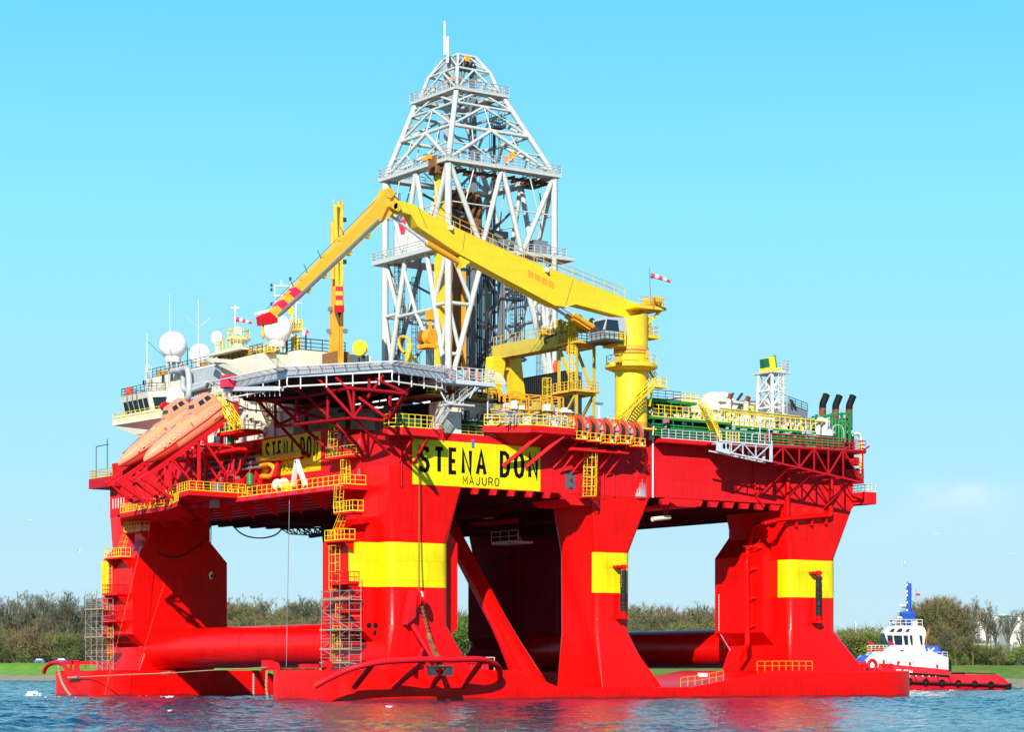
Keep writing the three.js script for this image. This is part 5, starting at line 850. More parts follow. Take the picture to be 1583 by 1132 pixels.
    const s = onZ(1012, 522, CZ), sp = mb().box(CX + 2, s[0], s[1] - .3, s[1], CZ - 1, CZ + 1).build('side_platform', M.crane, g); mb().rail([[CX + 2, s[1], CZ + .95], [s[0] - .05, s[1], CZ + .95], [s[0] - .05, s[1], CZ - .95]], { r: .045, gap: .8 }).bbox(CX + 1.9, CX + 2.5, s[1], s[1] + 2.4, CZ - .2, CZ + .9).build('railing', M.craneold, sp);
  }
  { // stair winding from the deck to the ring platform
    const f = onZ(958, 647, 1.2), h = onZ(1008, 598, 1.2), h2 = onZ(1026, 594, 1.2), t = onZ(1012, 570, .4);
    const st = mb().stair(f, h, 1, [0, 0, 1], { r: .06 }).box(h[0] - .1, h2[0], h[1] - .12, h[1], .6, 1.8).stair([h2[0] - .3, h[1], .2], [t[0] + .2, t[1], -1.6], .9, norm([1, 0, .3]), { r: .055 }).rail([[h[0], h[1], 1.75], [h2[0], h[1], 1.75], [h2[0], h[1], .6]], { r: .05, gap: .8 }); st.build('stair', M.crane, g);
    const bp = mb(); bp.box(f[0] - 2.5, CX + 1, 33.3, 33.5, -2, 2).rail([[f[0] - 2.4, 33.5, 1.9], [f[0] + .4, 33.5, 1.9]], { r: .05, gap: .9, mids: 2 }).bar([h[0], h[1] - .1, 1.2], [CX + 1, h[1] - 2.4, .6], .2); bp.build('stair_foot', M.crane, g);
    const dt = mb(), q = [[1001, 560, 6, 4], [957, 556, 8, 5], [1000, 548, 5, 7]]; for (const [u, v, w, k] of q) { const a = onZ(u, v, .2); dt.bbox(a[0] - w / 26, a[0] + w / 26, a[1] - k / 14, a[1] + k / 14, -.4, .35, .04); } dt.build('gear_box', M.craneold, g);
  }
}
{ // far knuckle crane, stowed upright
  const g = thing('stowed_crane', 'orange knuckle crane folded upright behind the helideck', 'crane', onX(518, 600, 12)), X = 12, z = onX(519, 560, X)[2], Q = (u, v) => onX(u, v, X);
  const B = (u, v, dx) => onX(u, v, X + dx);
  mb().loft([[B(506, 620, -.8), B(506, 620, .8), B(532, 620, .8), B(532, 620, -.8)], [B(508, 560, -.8), B(508, 560, .8), B(531.5, 560, .8), B(531.5, 560, -.8)], [B(512, 440, -.75), B(512, 440, .75), B(531, 440, .75), B(531, 440, -.75)], [B(513, 360, -.6), B(513, 360, .6), B(518, 360, .6), B(518, 360, -.6)], [B(514, 340, -.5), B(514, 340, .5), B(517, 340, .5), B(517, 340, -.5)]].reverse(), true, true, .3).build('boom', M.orangey, g);
  const jib = mb().loft([[B(520, 478, -2.2), B(520, 478, -1.1), B(530, 478, -1.1), B(530, 478, -2.2)], [B(518.5, 440, -2.2), B(518.5, 440, -1.1), B(530.5, 440, -1.1), B(530.5, 440, -2.2)], [B(516.5, 330, -2.2), B(516.5, 330, -1.1), B(530.5, 330, -1.1), B(530.5, 330, -2.2)], [B(516.5, 317, -2), B(516.5, 317, -1.2), B(530, 317, -1.2), B(530, 317, -2)]].reverse(), true, true, .3).build('jib', M.crane, g);
  const st = mb(); for (const [u0, u1, v0, v1] of [[521, 526, 320, 350], [522, 525, 350, 372], [523, 526, 395, 440]]) st.quad(B(u0, v0, -2.212), B(u1, v0, -2.212), B(u1 - 1, v1, -2.212), B(u0 + 1, v1, -2.212)); st.build('oil_stain', M.brown, jib);
  const RB = (u0, u1, v0, v1, d0, d1) => [v0, v1].map((v) => [B(u0, v, d0), B(u0, v, d1), B(u1, v, d1), B(u1, v, d0)]), rd = mb(); for (const [v0, v1] of [[443, 450], [457, 464]]) { rd.loft(RB(519, 530.8, v0, v1, -2.23, -1.08), true, true, .2); } rd.build('red_band', M.pink, jib);
  { mb().loft(RB(517, 532.5, 472, 483, -2.5, -.9), true, true, .2).build('jib_head', M.redbright, jib); const h = B(525, 484, -1.7); mb().tube([h[0], h[1] + .3, h[2]], [h[0], h[1] - .5, h[2]], .3, .1, 8).tube([h[0], h[1] - .4, h[2]], [h[0], Q(525, 560)[1], h[2]], .035, .035, 4).build('hook_wire', M.dark, jib); }
  const rail = mb(); for (const u of [516, 530]) { const a = B(u, 325, -1.6), b = B(u, 308, -1.6); rail.tube(a, b, .07); } rail.tube(B(524, 322, -1.6), B(524, 312, -1.6), .3); rail.build('top_bracket', M.craneold, jib);
  const ht = mb(); for (const [v0, v1] of [[345, 405], [405, 432]]) { ht.tube(B(514.5, v1, -1.4), B(514.5, v0, -1.4), .3, .3, 10); } ht.build('hydraulic_ram', M.craneold, g);
  const lg = mb(); for (const [u, v] of [[532, 340], [532, 405], [511, 478], [509, 512], [534, 512]]) lg.cbox(B(u, v, -1), .5, .5, .5); lg.build('lamp_bracket', M.steel, g);
  mb().box(X - .9, X + .9, 33, Q(519, 546)[1], z - 1.9, z + 1.9).build('boom_foot', M.brown, g);
}
{ // round yellow reel on a stand behind the helideck
  const c = onX(562, 539, 14), g = thing('cable_sheave', 'round yellow cable sheave standing above the helideck edge', 'sheave', [c[0], c[1] - 4, c[2]]);
  mb().lathe([c[0] - .3, c[1], c[2]], [[0, 0], [.95, 0], [1.0, .08], [1.0, .14], [.9, .2], [.9, .4], [1.0, .46], [1.0, .6], [0, .6]], 28, norm([-1, 0, .6])).build('wheel', M.crane, g);
  mb().lathe([c[0] - .36, c[1], c[2] + .03], [[0, 0], [.12, 0], [.12, .1], [0, .12]], 10, norm([-1, 0, .6])).build('hub', M.craneold, g);
  mb().bar([c[0] + .2, c[1] - 4, c[2] - 1.1], [c[0], c[1] - 1, c[2] - 1.1], .14).bar([c[0] + .2, c[1] - 4, c[2] + 1.1], [c[0], c[1] - 1, c[2] + 1.1], .14).tube([c[0], c[1] - 4, c[2]], [c[0], c[1] - .9, c[2]], .24).build('stand', M.darkblue, g);
}
{ // orange loop pipe and winch pair at the foot of the derrick
  const g = thing('mud_hose', 'orange swan-neck hose standing behind the helideck beside the derrick', 'hose', onX(634, 575, 16)), q = (u, v) => onX(u, v, 16);
  mb().curve([q(626, 546), q(621, 541), q(617, 530), q(619, 522), q(626, 521), q(633, 526), q(635, 536), q(633, 560)], .2, 30, 8).build('hose', M.craneold, g); mb().tube(q(632, 575), q(633, 532), .42, .3, 10).bar(q(626, 575), q(630, 545), .3).bar(q(648, 566), q(637, 552), .3).build('stand', M.crane, g);
  const w = thing('winch', 'orange twin drum winch on the left face of the derrick', 'winch', onX(664, 534, 22)), p = onX(659, 522, 22); for (const k of [0, 1]) mb().lathe([p[0], p[1], p[2] + k * 1.2 - .3], [[0, -.5], [1.0, -.5], [1.05, -.4], [.9, -.35], [.9, .35], [1.05, .4], [1, .5], [0, .5]], 20, norm([.2, 0, 1])).build('drum', k ? M.orangey : M.brown, w); mb().bbox(p[0] - .9, p[0] + .9, p[1] - 1.5, p[1] - 1, p[2] - .9, p[2] + 1.5).bar(add(p, [0, 0, 1]), add(p, [0, 3, .8]), .3).cbox(add(p, [0, 2.8, .8]), .8, 1.2, .8).build('frame', M.orangey, w);
}
{ // gantry crane: girder along z, A-frame at the far end, ladder trestle at the near end
  const X = 33, g = thing('gantry_crane', 'old yellow gantry crane between the derrick and the pedestal crane', 'gantry crane', [X, 33, -5]);
  const q = (u, v, x = X) => onX(u, v, x), A = q(772, 536), B = q(874, 513), zA = A[2], zB = q(880, 520)[2], yt = A[1], yb = q(772, 557)[1];
  const zEnd = q(906, 520)[2];
  mb().bbox(X - 1, X + 1, yb, yt, zA - .3, zB + .4, .05).build('girder', M.olive, g);  // olive puts the shaded side of the yellow girder into its colour
  for (const s of [-1, 1]) { const t = [X + s * 1.2, yb + .2, zA + 1], b = [X + s * 3.2, 32.4, zA + 1.3]; mb().loft([[-1, -1], [1, -1], [1, 1], [-1, 1]].length ? [[[b[0] - .8, b[1], b[2] - .55], [b[0] + .8, b[1], b[2] - .55], [b[0] + .8, b[1], b[2] + .55], [b[0] - .8, b[1], b[2] + .55]], [[t[0] - 1, t[1], t[2] - .9], [t[0] + 1, t[1], t[2] - .9], [t[0] + 1, t[1], t[2] + .9], [t[0] - 1, t[1], t[2] + .9]]] : [], true, true, .2).build('leg', M.crane, g); }
  mb().box(X - 2.2, X + 2.2, yb - 1.5, yb - 1.1, zA + .6, zA + 1.6).build('tie_beam', M.olive, g);
  const z0 = zB - .3, z1 = zEnd - .2, th = mb(); for (const x of [X - 1.4, X + 1.4]) for (const z of [z0, z1]) th.bar([x, 32.6, z], [x, yt + .6, z], .3); for (const y of [34.4, 38.2, yb - .4]) { th.bar([X - 1.4, y, z0], [X - 1.4, y, z1], .26).bar([X + 1.4, y, z0], [X + 1.4, y, z1], .26).bar([X - 1.4, y, z0], [X + 1.4, y, z0], .26).bar([X - 1.4, y, z1], [X + 1.4, y, z1], .26); } for (const x of [X - 1.4, X + 1.4]) th.bar([x, 34.4, z0], [x, 38.2, z1], .3).bar([x, 38.2, z1], [x, yb - .2, z0], .3); th.build('trestle', M.olive, g);  // trestle yellow is dulled to olive to imitate its shade
  mb().box(X - 2, X + 2, yt - 1.9, yt - 1.7, z0 - .6, z1 + .9).box(X - 2, X + 2, 38.4, 38.6, z0 - .7, z1 + .6).build('landing', M.craneold, g);
  mb().rail([[X - 1.9, 38.6, z0 - .6], [X - 1.9, 38.6, z1 + .5], [X + 1.9, 38.6, z1 + .5]], { r: .06, gap: .8, mids: 2 }).rail([[X - 1.9, yt - 1.7, z0 - .5], [X - 1.9, yt - 1.7, z1 + .8], [X + 1.9, yt - 1.7, z1 + .8]], { r: .06, gap: .8, mids: 2 }).rail([[X - .9, yt, zA], [X - .9, yt, z0 - 2]], { r: .05, gap: 1.6, toe: 0 }).build('railing', M.craneold, g);
  mb().ladder([X - 2.1, 32.6, z0 - 1.2], [X - 2.1, 40.5, z0 - 1.2], .9, [0, 0, 1], { r: .06, cage: true, out: [-1, 0, 0] }).ladder([X - 1.7, 38.6, z1 - .2], [X - 1.7, yt + 1.2, z1 - .2], .7, [0, 0, 1], { r: .055, cage: true, out: [-1, 0, 0] }).build('ladder', M.railyel, g);
  const top = mb(), tp2 = mb(); for (let i = 0; i < 80; i++) { const z = rr(z0 - 5.2, z1 + .6), x = rr(X - 1.7, X + 1.6), h = rr(.3, 1.7) * (z > z0 - 2 ? 1.1 : .6), w = rr(.05, .22); if (i % 4) (i % 2 ? top : tp2).bbox(x - w, x + w, yt, yt + h, z - w * 1.2, z + w * 1.2, .02); if (i % 3 === 0) tp2.curve([[x, yt + .2, z], [x - .3, yt + h, z + .4], [x + .2, yt + h * .6, z + 1]], .09, 8, 5); } top.build('trolley_gear', M.craneold, g); tp2.build('trolley_winch', M.olive, g);
  for (let i = 0; i < 1; i++) { const c = [X - 1.3, yb + .2, z1 - 1]; mb().lathe(add(c, [0, -1.4, 0]), [[0, 0], [.75, 0], [.75, .9], [.3, 1.2], [0, 1.2]], 16).build('hoist_drum', M.orangey, g); }
  mb().curve([q(843, 532, X - 1.2), q(842, 525, X - 1.2), q(846, 521, X - 1.2), q(866, 517, X - 1.2)], .14, 14, 6).build('cable_guide', M.dark, g);
}
{ // grey corrugated container wall behind the gantry
  const X = 38, a = onX(808, 585, X), b = onX(868, 585, X), g = thing('container', 'dark grey corrugated container behind the legs of the gantry crane', 'container', [X, 33, (a[2] + b[2]) / 2]), y1 = a[1], c = mb();
  mb().box(X + .1, X + 2.6, 33, y1, a[2], b[2] + 1).build('body', M.steel, g);
  for (let z = a[2] + .1; z < b[2] + .9; z += .46) { c.prism([[z, 33.1], [z + .28, 33.1], [z + .28, y1 - .15], [z, y1 - .15]], 'x', X - .06, X + .09); } c.build('corrugation', M.steel, g); mb().box(X - .1, X + .08, y1 - .14, y1 + .02, a[2], b[2] + 1).build('top_rail', M.dark, g);
  const p = thing('standpipe_bundle', 'tall pale pipes and a ladder rising between the gantry and the pedestal crane', 'pipes', onX(850, 600, 40)), Q = (u, v) => onX(u, v, 40), m = mb(); m.tube(Q(855, 600), Q(838, 470), .3).tube(Q(857, 600), Q(857, 400), .36).tube(Q(848, 600), Q(846, 470), .28).bar(Q(822, 472), Q(850, 600), .4).bar(Q(855, 470), Q(838, 520), .22); m.build('pipe', M.derrick, p); mb().ladder(Q(836, 600), Q(838, 470), .7, [0, 0, 1], { r: .05, cage: true, out: [-1, 0, 0] }).build('ladder', M.steel, p);
  mb().lathe(Q(859, 568), [[0, -.9], [.3, -.7], [.42, .2], [.2, .9], [0, .9]], 10).build('hook_block', M.orangered, p);
}

// ================================================================ near-side platforms, hose reels, deck equipment
{
  const q = (u, v, z = 0) => onZ(u, v, z);
  // small balcony right of the corner
  const y = 31.35, b = mb().prism([[-.9, 0], [-.9, 1.2], [.4, 2.4], [5.8, 2.4], [5.8, 0]], 'y', y - .9, y).build('balcony', M.crimson, rig);
  mb().bar([2, y - .9, 2.2], [1.4, 27.5, .05], .24).bar([4, y - .9, 2.2], [3.4, 27.5, .05], .24).build('brace', M.crimson, b);
  mb().rail([[-.8, y, .2], [-.8, y, 1.2], [.4, y, 2.3], [4.6, y, 2.3]], { r: .05, gap: .9, mids: 2, h: 1.5 }).build('railing', M.railyel, b);
  mb().bbox(.6, 1.6, y, y + 1.5, .8, 1.6).bbox(2.4, 3.6, y, y + 1.2, .6, 1.6).build('locker', M.pipegreen, b);
  // large platform over the right half of the name board
  const p = mb().loft([[[17.2, 30.4, 0], [22, 30.4, 0], [22, 30.4, .2], [17.2, 30.4, .2]], [[14.6, 31.6, 0], [24.2, 31.6, 0], [24.2, 31.6, 3.6], [17.4, 31.6, 3.6]], [[13.2, 31.7, 0], [24.2, 31.7, 0], [24.2, 31.7, 3.7], [17.6, 31.7, 3.7]], [[13.2, 32.5, 0], [24.2, 32.5, 0], [24.2, 32.5, 3.7], [17.6, 32.5, 3.7]]], true, true, .2).build('side_platform', M.crimson, rig);
  mb().bar([19.4, 31.6, 3.3], [16.1, 27.8, .1], .42).bar([22.8, 31.6, 3.3], [19.4, 27.8, .1], .42).bar([26, 31.4, 2.2], [23.6, 28, .1], .26).build('brace', M.crimson, p);
  const rl = mb().rail([[13.3, 32.5, .2], [17.7, 32.5, 3.6], [24.1, 32.5, 3.6], [24.1, 32.5, .4]], { r: .055, gap: .9, mids: 2, h: 1.3 }).build('railing', M.railyel, p); void rl;
  const rp = mb().box(24.6, 33.4, 30.0, 30.35, .05, 2.6).build('reel_platform', M.crimson, rig); const br = mb(); for (let i = 0; i < 5; i++) br.bar([25.6 + i * 1.8, 30.0, 2.2], [24.6 + i * 1.8, 27.4, .1], .2); br.build('brace', M.crimson, rp);
  mb().ladder(q(908, 768, .9), q(910, 694, .9), 1.3, [1, 0, 0], { r: .075, cage: true, out: [0, 0, 1] }).build('ladder', M.railyel, rig);
  { const a = q(900, 768, .8), b2 = q(917, 768, .8); const l = mb().box(a[0], b2[0], a[1] - .15, a[1], .05, 1.7).build('landing', M.crimson, rig); mb().rail([[a[0], a[1], .1], [a[0], a[1], 1.6], [b2[0], a[1], 1.6], [b2[0], a[1], .1]], { r: .05, gap: .6, mids: 1 }).build('railing', M.redsteel, l); }
  // pedestal foot: worn half-moon of fresh paint and bare primer
  { const c = q(985, 768, .26), m = mb(), s = mb(), P = [], Q2 = []; const CX = 37.25, CZ = -1.85, R0 = 2.075; for (let i = 0; i <= 20; i++) { const t = i / 20, a = lerp(2.35, .55, t), h = Math.sin(t * Math.PI * .62 + .02) * 4.6; P.push([CX + R0 * Math.cos(a), 25.0, CZ + R0 * Math.sin(a)]); Q2.push([CX + R0 * Math.cos(a), 25.0 + Math.min(4, h), CZ + R0 * Math.sin(a)]); } for (let i = 0; i < 20; i++) { m.quad(P[i], P[i + 1], Q2[i + 1], Q2[i]); } m.build('fresh_paint', M.red, rig); const R1 = 2.085; for (let i = 0; i < 26; i++) { const a = lerp(1.95, .7, i / 26) + rr(-.02, .02), w = .03, h = rr(.7, 2.6) * Math.sin(i / 26 * 2.6 + .3); const A = (k, yy) => [CX + R1 * Math.cos(a + k), yy, CZ + R1 * Math.sin(a + k)]; s.quad(A(-w, 25.05), A(w, 25.05), A(w * .3, 25.05 + Math.max(.3, h)), A(-w * .3, 25.05 + Math.max(.3, h))); } s.build('bare_primer', M.galv, rig); void c; }
}
// five hose reels
{
  const G = 'hose reels on the near-side platform';
  const R = local('hose_reel', 'red hose reel with black hose, leftmost of five beside the crane pedestal', 'hose reel', [0, 0, 0], 0, G);
  mb().lathe([-.5, 0, 0], [[1.55, 0], [1.55, .08], [1.15, .08], [1.15, 0], [1.55, 0]], 30, [1, 0, 0]).lathe([.5, 0, 0], [[1.55, 0], [1.55, .08], [1.15, .08], [1.15, 0], [1.55, 0]], 30, [1, 0, 0]).build('flange', M.orangered, R);
  mb().lathe([-.4, 0, 0], [[.9, 0], [.9, .9]], 24, [1, 0, 0]).build('drum', M.steel, R);
  const h = mb(); for (let i = 0; i < 7; i++) h.geo(new THREE.TorusGeometry(1.05 + (i % 2) * .09, .085, 6, 30), new THREE.Matrix4().makeTranslation(-.36 + i * .13, 0, 0).multiply(new THREE.Matrix4().makeRotationY(Math.PI / 2))); h.build('hose', M.hose, R);
  mb().lathe([-.5, 0, 0], [[.45, 0], [1.12, 0], [1.12, .03], [.45, .03]], 26, [1, 0, 0]).build('side_plate', M.galv, R);
  const s = mb(); for (let i = 0; i < 8; i++) { const a = i * Math.PI / 4; for (const x of [-.56, .58]) s.bar([x, 0, 0], [x, 1.2 * Math.sin(a), 1.2 * Math.cos(a)], .1); } s.lathe([-.6, 0, 0], [[0, 0], [.3, 0], [.3, 1.3], [0, 1.3]], 14, [1, 0, 0]); s.build('spoke', M.redbright, R);
  mb().geo(new THREE.TorusGeometry(1.68, .045, 6, 30, 4.3), new THREE.Matrix4().makeTranslation(.55, 0, 0).multiply(new THREE.Matrix4().makeRotationY(-Math.PI / 2)).multiply(new THREE.Matrix4().makeRotationZ(-.6))).geo(new THREE.TorusGeometry(1.62, .045, 6, 30, 4), new THREE.Matrix4().makeTranslation(.72, 0, 0).multiply(new THREE.Matrix4().makeRotationY(-Math.PI / 2)).multiply(new THREE.Matrix4().makeRotationZ(-.5))).build('guide_hoop', M.steel, R);
  const b = mb().box(-.95, .75, -1.75, -1.6, 1.0, 2.0).box(-.95, .75, -1.75, -1.62, -1, 1); const bb = b.build('base', M.redbright, R); mb().rail([[-.9, -1.6, 1.05], [-.9, -1.6, 1.95], [.7, -1.6, 1.95], [.7, -1.6, 1.05]], { r: .055, gap: .8, mids: 1, h: .95, r: .05 }).build('railing', M.railyel, bb);
  mb().tube([.7, -1.1, 1.3], [.7, -1.7, 1.5], .14, .1, 8).build('nozzle', M.white, R);
  const N = ['', 'red hose reel, second from the left in the row of five', 'red hose reel, middle one of the row of five', 'red hose reel, fourth from the left in the row of five', 'red hose reel right against the foot of the yellow pedestal'];
  [[886, 661], [907, 664], [929, 667], [953, 668], [975, 672]].forEach(([u, v], i) => { const c = onZ(u, v, 1.5); if (!i) R.position.set(...c); else copy(R, N[i], c); });
}
{ // orange scaffold-like pipe rack and pallets on the platform over the name board
  const g = thing('equipment_skid', 'orange tubular equipment skid full of pipes on the platform over the name board', 'equipment skid', [21, 32.5, 1]), m = mb(), k = mb(), w = mb();
  const x0 = 15.4, x1 = 24, ys = [32.6, 34.6, 36.4];
  for (const z of [-2.4, 1.6]) for (let i = 0; i <= 5; i++) { const x = lerp(x0, x1, i / 5); m.bar([x, 32.5, z], [x, i > 1 ? 36.4 : 34.8, z], .13); }
  for (const y of ys) for (const z of [-2.4, 1.6]) m.bar([y > 36 ? x0 + 3 : x0, y, z], [x1, y, z], .13); for (const y of ys) for (let i = 0; i <= 5; i++) { const x = lerp(x0, x1, i / 5); if (y < 36 || i > 1) m.bar([x, y, -2.4], [x, y, 1.6], .12); }
  m.bar([x0 + 1, 32.6, 1.6], [x0 + 3, 34.6, 1.6], .12).bar([x1 - 2, 32.6, 1.65], [x1, 34.6, 1.65], .12); m.rail([[x0, 34.6, 1.6], [x1, 34.6, 1.6]], { r: .05, gap: .8, mids: 2, h: 1.2 }).build('frame', M.orangey, g);
  for (let i = 0; i < 60; i++) { const x = rr(14.5, 24), y = 32.5 + Math.floor(rnd() * 2) * 2, z = rr(-2, 2.6); (i % 2 ? k : w).bbox(x - rr(.1, .5), x + rr(.1, .5), y, y + rr(.2, 1.1), z - .3, z + .3, .03); } k.build('valve_box', M.white, g); w.build('pump', M.olive, g);
  const pi = mb(); for (let i = 0; i < 12; i++) pi.tube([14 + rr(0, 1), rr(32.7, 34.4), rr(-1, 3)], [23 + rr(0, 1), rr(32.7, 34.4), rr(-1, 3)], .08, .08, 5); for (let i = 0; i < 9; i++) { const x = rr(14, 24); pi.curve([[x, 32.6, 3], [x, rr(33.4, 34.2), 3.1], [x + .5, 33.6, 2.9], [x + .5, 32.6, 2.8]], .07, 8, 5); } pi.build('pipe', M.galv, g);
  const rd = mb().bar([24.2, 34.0, 1.6], [30.2, 34.0, 1.4], .22).bar([24.2, 32.2, 1.6], [24.2, 34.1, 1.6], .22).bar([30.2, 32.6, 1.4], [30.2, 34.1, 1.4], .22); rd.build('red_beam', M.redbright, g);
}
{ // low cream deckhouse wall and green piping between the balcony and the platform
  const g = thing('side_deckhouse', 'cream deckhouse wall with rusty runs beside the aluminium stair', 'deckhouse', [8, 31.3, -1]);
  const a = onZ(684, 657, -.1), b = onZ(713, 622, -.1), c = onZ(790, 628, -1.5); mb().box(a[0], b[0], 31.3, b[1], -3, -.1).build('end_wall', M.cream, g); mb().box(b[0], c[0] + 10, 31.3, 35.6, -6, -2.6).build('wall', M.cream, g);
  const r = mb(); for (let x = b[0] + .6; x < c[0] + 9; x += 1.1) r.box(x, x + .1, 31.4, 35.5, -2.6, -2.5); r.box(b[0], c[0] + 10, 35.2, 35.35, -2.62, -2.2); r.build('wall_rib', M.white, g);
  const rs = mb(); for (const [u, v0, v1] of [[708, 625, 640], [710, 626, 634]]) { const p = onZ(u, v1, -.09), q = onZ(u + 1.2, v0, -.09); rs.box(p[0], q[0], p[1], q[1], -.1, -.094); } rs.build('rust_run', M.rust, g);
  mb().box(5.6, 15.5, 35.6, 35.85, -6, -1).build('roof_edge', M.brown, g);
  const gp = mb(); for (let i = 0; i < 6; i++) gp.tube([b[0] + .4, 31.6 + i * .3, -1.6 + (i % 2) * .5], [14.5, 31.6 + i * .3, -1.6 + (i % 2) * .5], .12, .12, 6); gp.build('pipe', M.pipegreen, g);
  const dk = mb(); for (let i = 0; i < 16; i++) { const x = rr(b[0] + .5, 14.5); dk.bbox(x, x + rr(.2, .7), 31.4, rr(32, 34.6), -1.8, -1.2, .03); } dk.ladder([6.6, 31.4, -1], [6.6, 35.4, -1], .8, [1, 0, 0]).build('deck_gear', M.dark, g);
  mb().rail([[6, 31.3, -.15], [13.4, 31.3, -.15]], { r: .045, gap: 1, mids: 2 }).rail([[6, 35.85, -1.1], [16, 35.85, -1.1]], { r: .06, gap: 1, mids: 2 }).build('railing', M.olive, g);
  const or = mb(); for (let i = 0; i < 26; i++) { const x = rr(8, 20); or.bbox(x, x + rr(.3, .9), 35.85, 35.85 + rr(.3, 1.4), -4, -2.5, .03); } or.build('roof_gear', M.orangey, g);
}
{ // reel row background: green and yellow pipework behind the reels, light post
  const g = thing('manifold', 'tangle of green and yellow hoses and valves behind the hose reels', 'manifold', [29, 32.5, -1]), a = mb(), b = mb(), c = mb();
  for (let i = 0; i < 26; i++) { const x = rr(24.5, 34.5), z = rr(-1.5, .4), y = rr(32.3, 33.4); (i % 3 === 0 ? a : i % 3 === 1 ? b : c).curve([[x, 31.4, z], [x + rr(-.4, .4), y + .4, z], [x + rr(.3, 1), y + rr(.4, .9), z + .3], [x + rr(.8, 1.6), y - .6, z + .4]], .1, 10, 5); } a.build('green_hose', M.green, g); b.build('yellow_pipe', M.olive, g); c.build('grey_hose', M.galv, g);
  mb().box(24.4, 38, 31.3, 32.1, -6, .0).build('plinth', M.dark, g); mb().rail([[24.6, 32.1, -2.5], [33.5, 32.1, -2.5]], { r: .06, gap: 1, mids: 2 }).build('railing', M.railyel, g);
  const l = thing('lamp_post', 'slim white lamp post between the gantry and the pedestal crane', 'lamp post', onZ(926, 650, -3)); mb().tube(onZ(926, 650, -3), onZ(926, 626, -3), .16, .14, 8).build('post', M.white, l); mb().cbox(onZ(926, 624, -3), 1.0, .25, .5).build('lamp_head', M.steel, l);
}

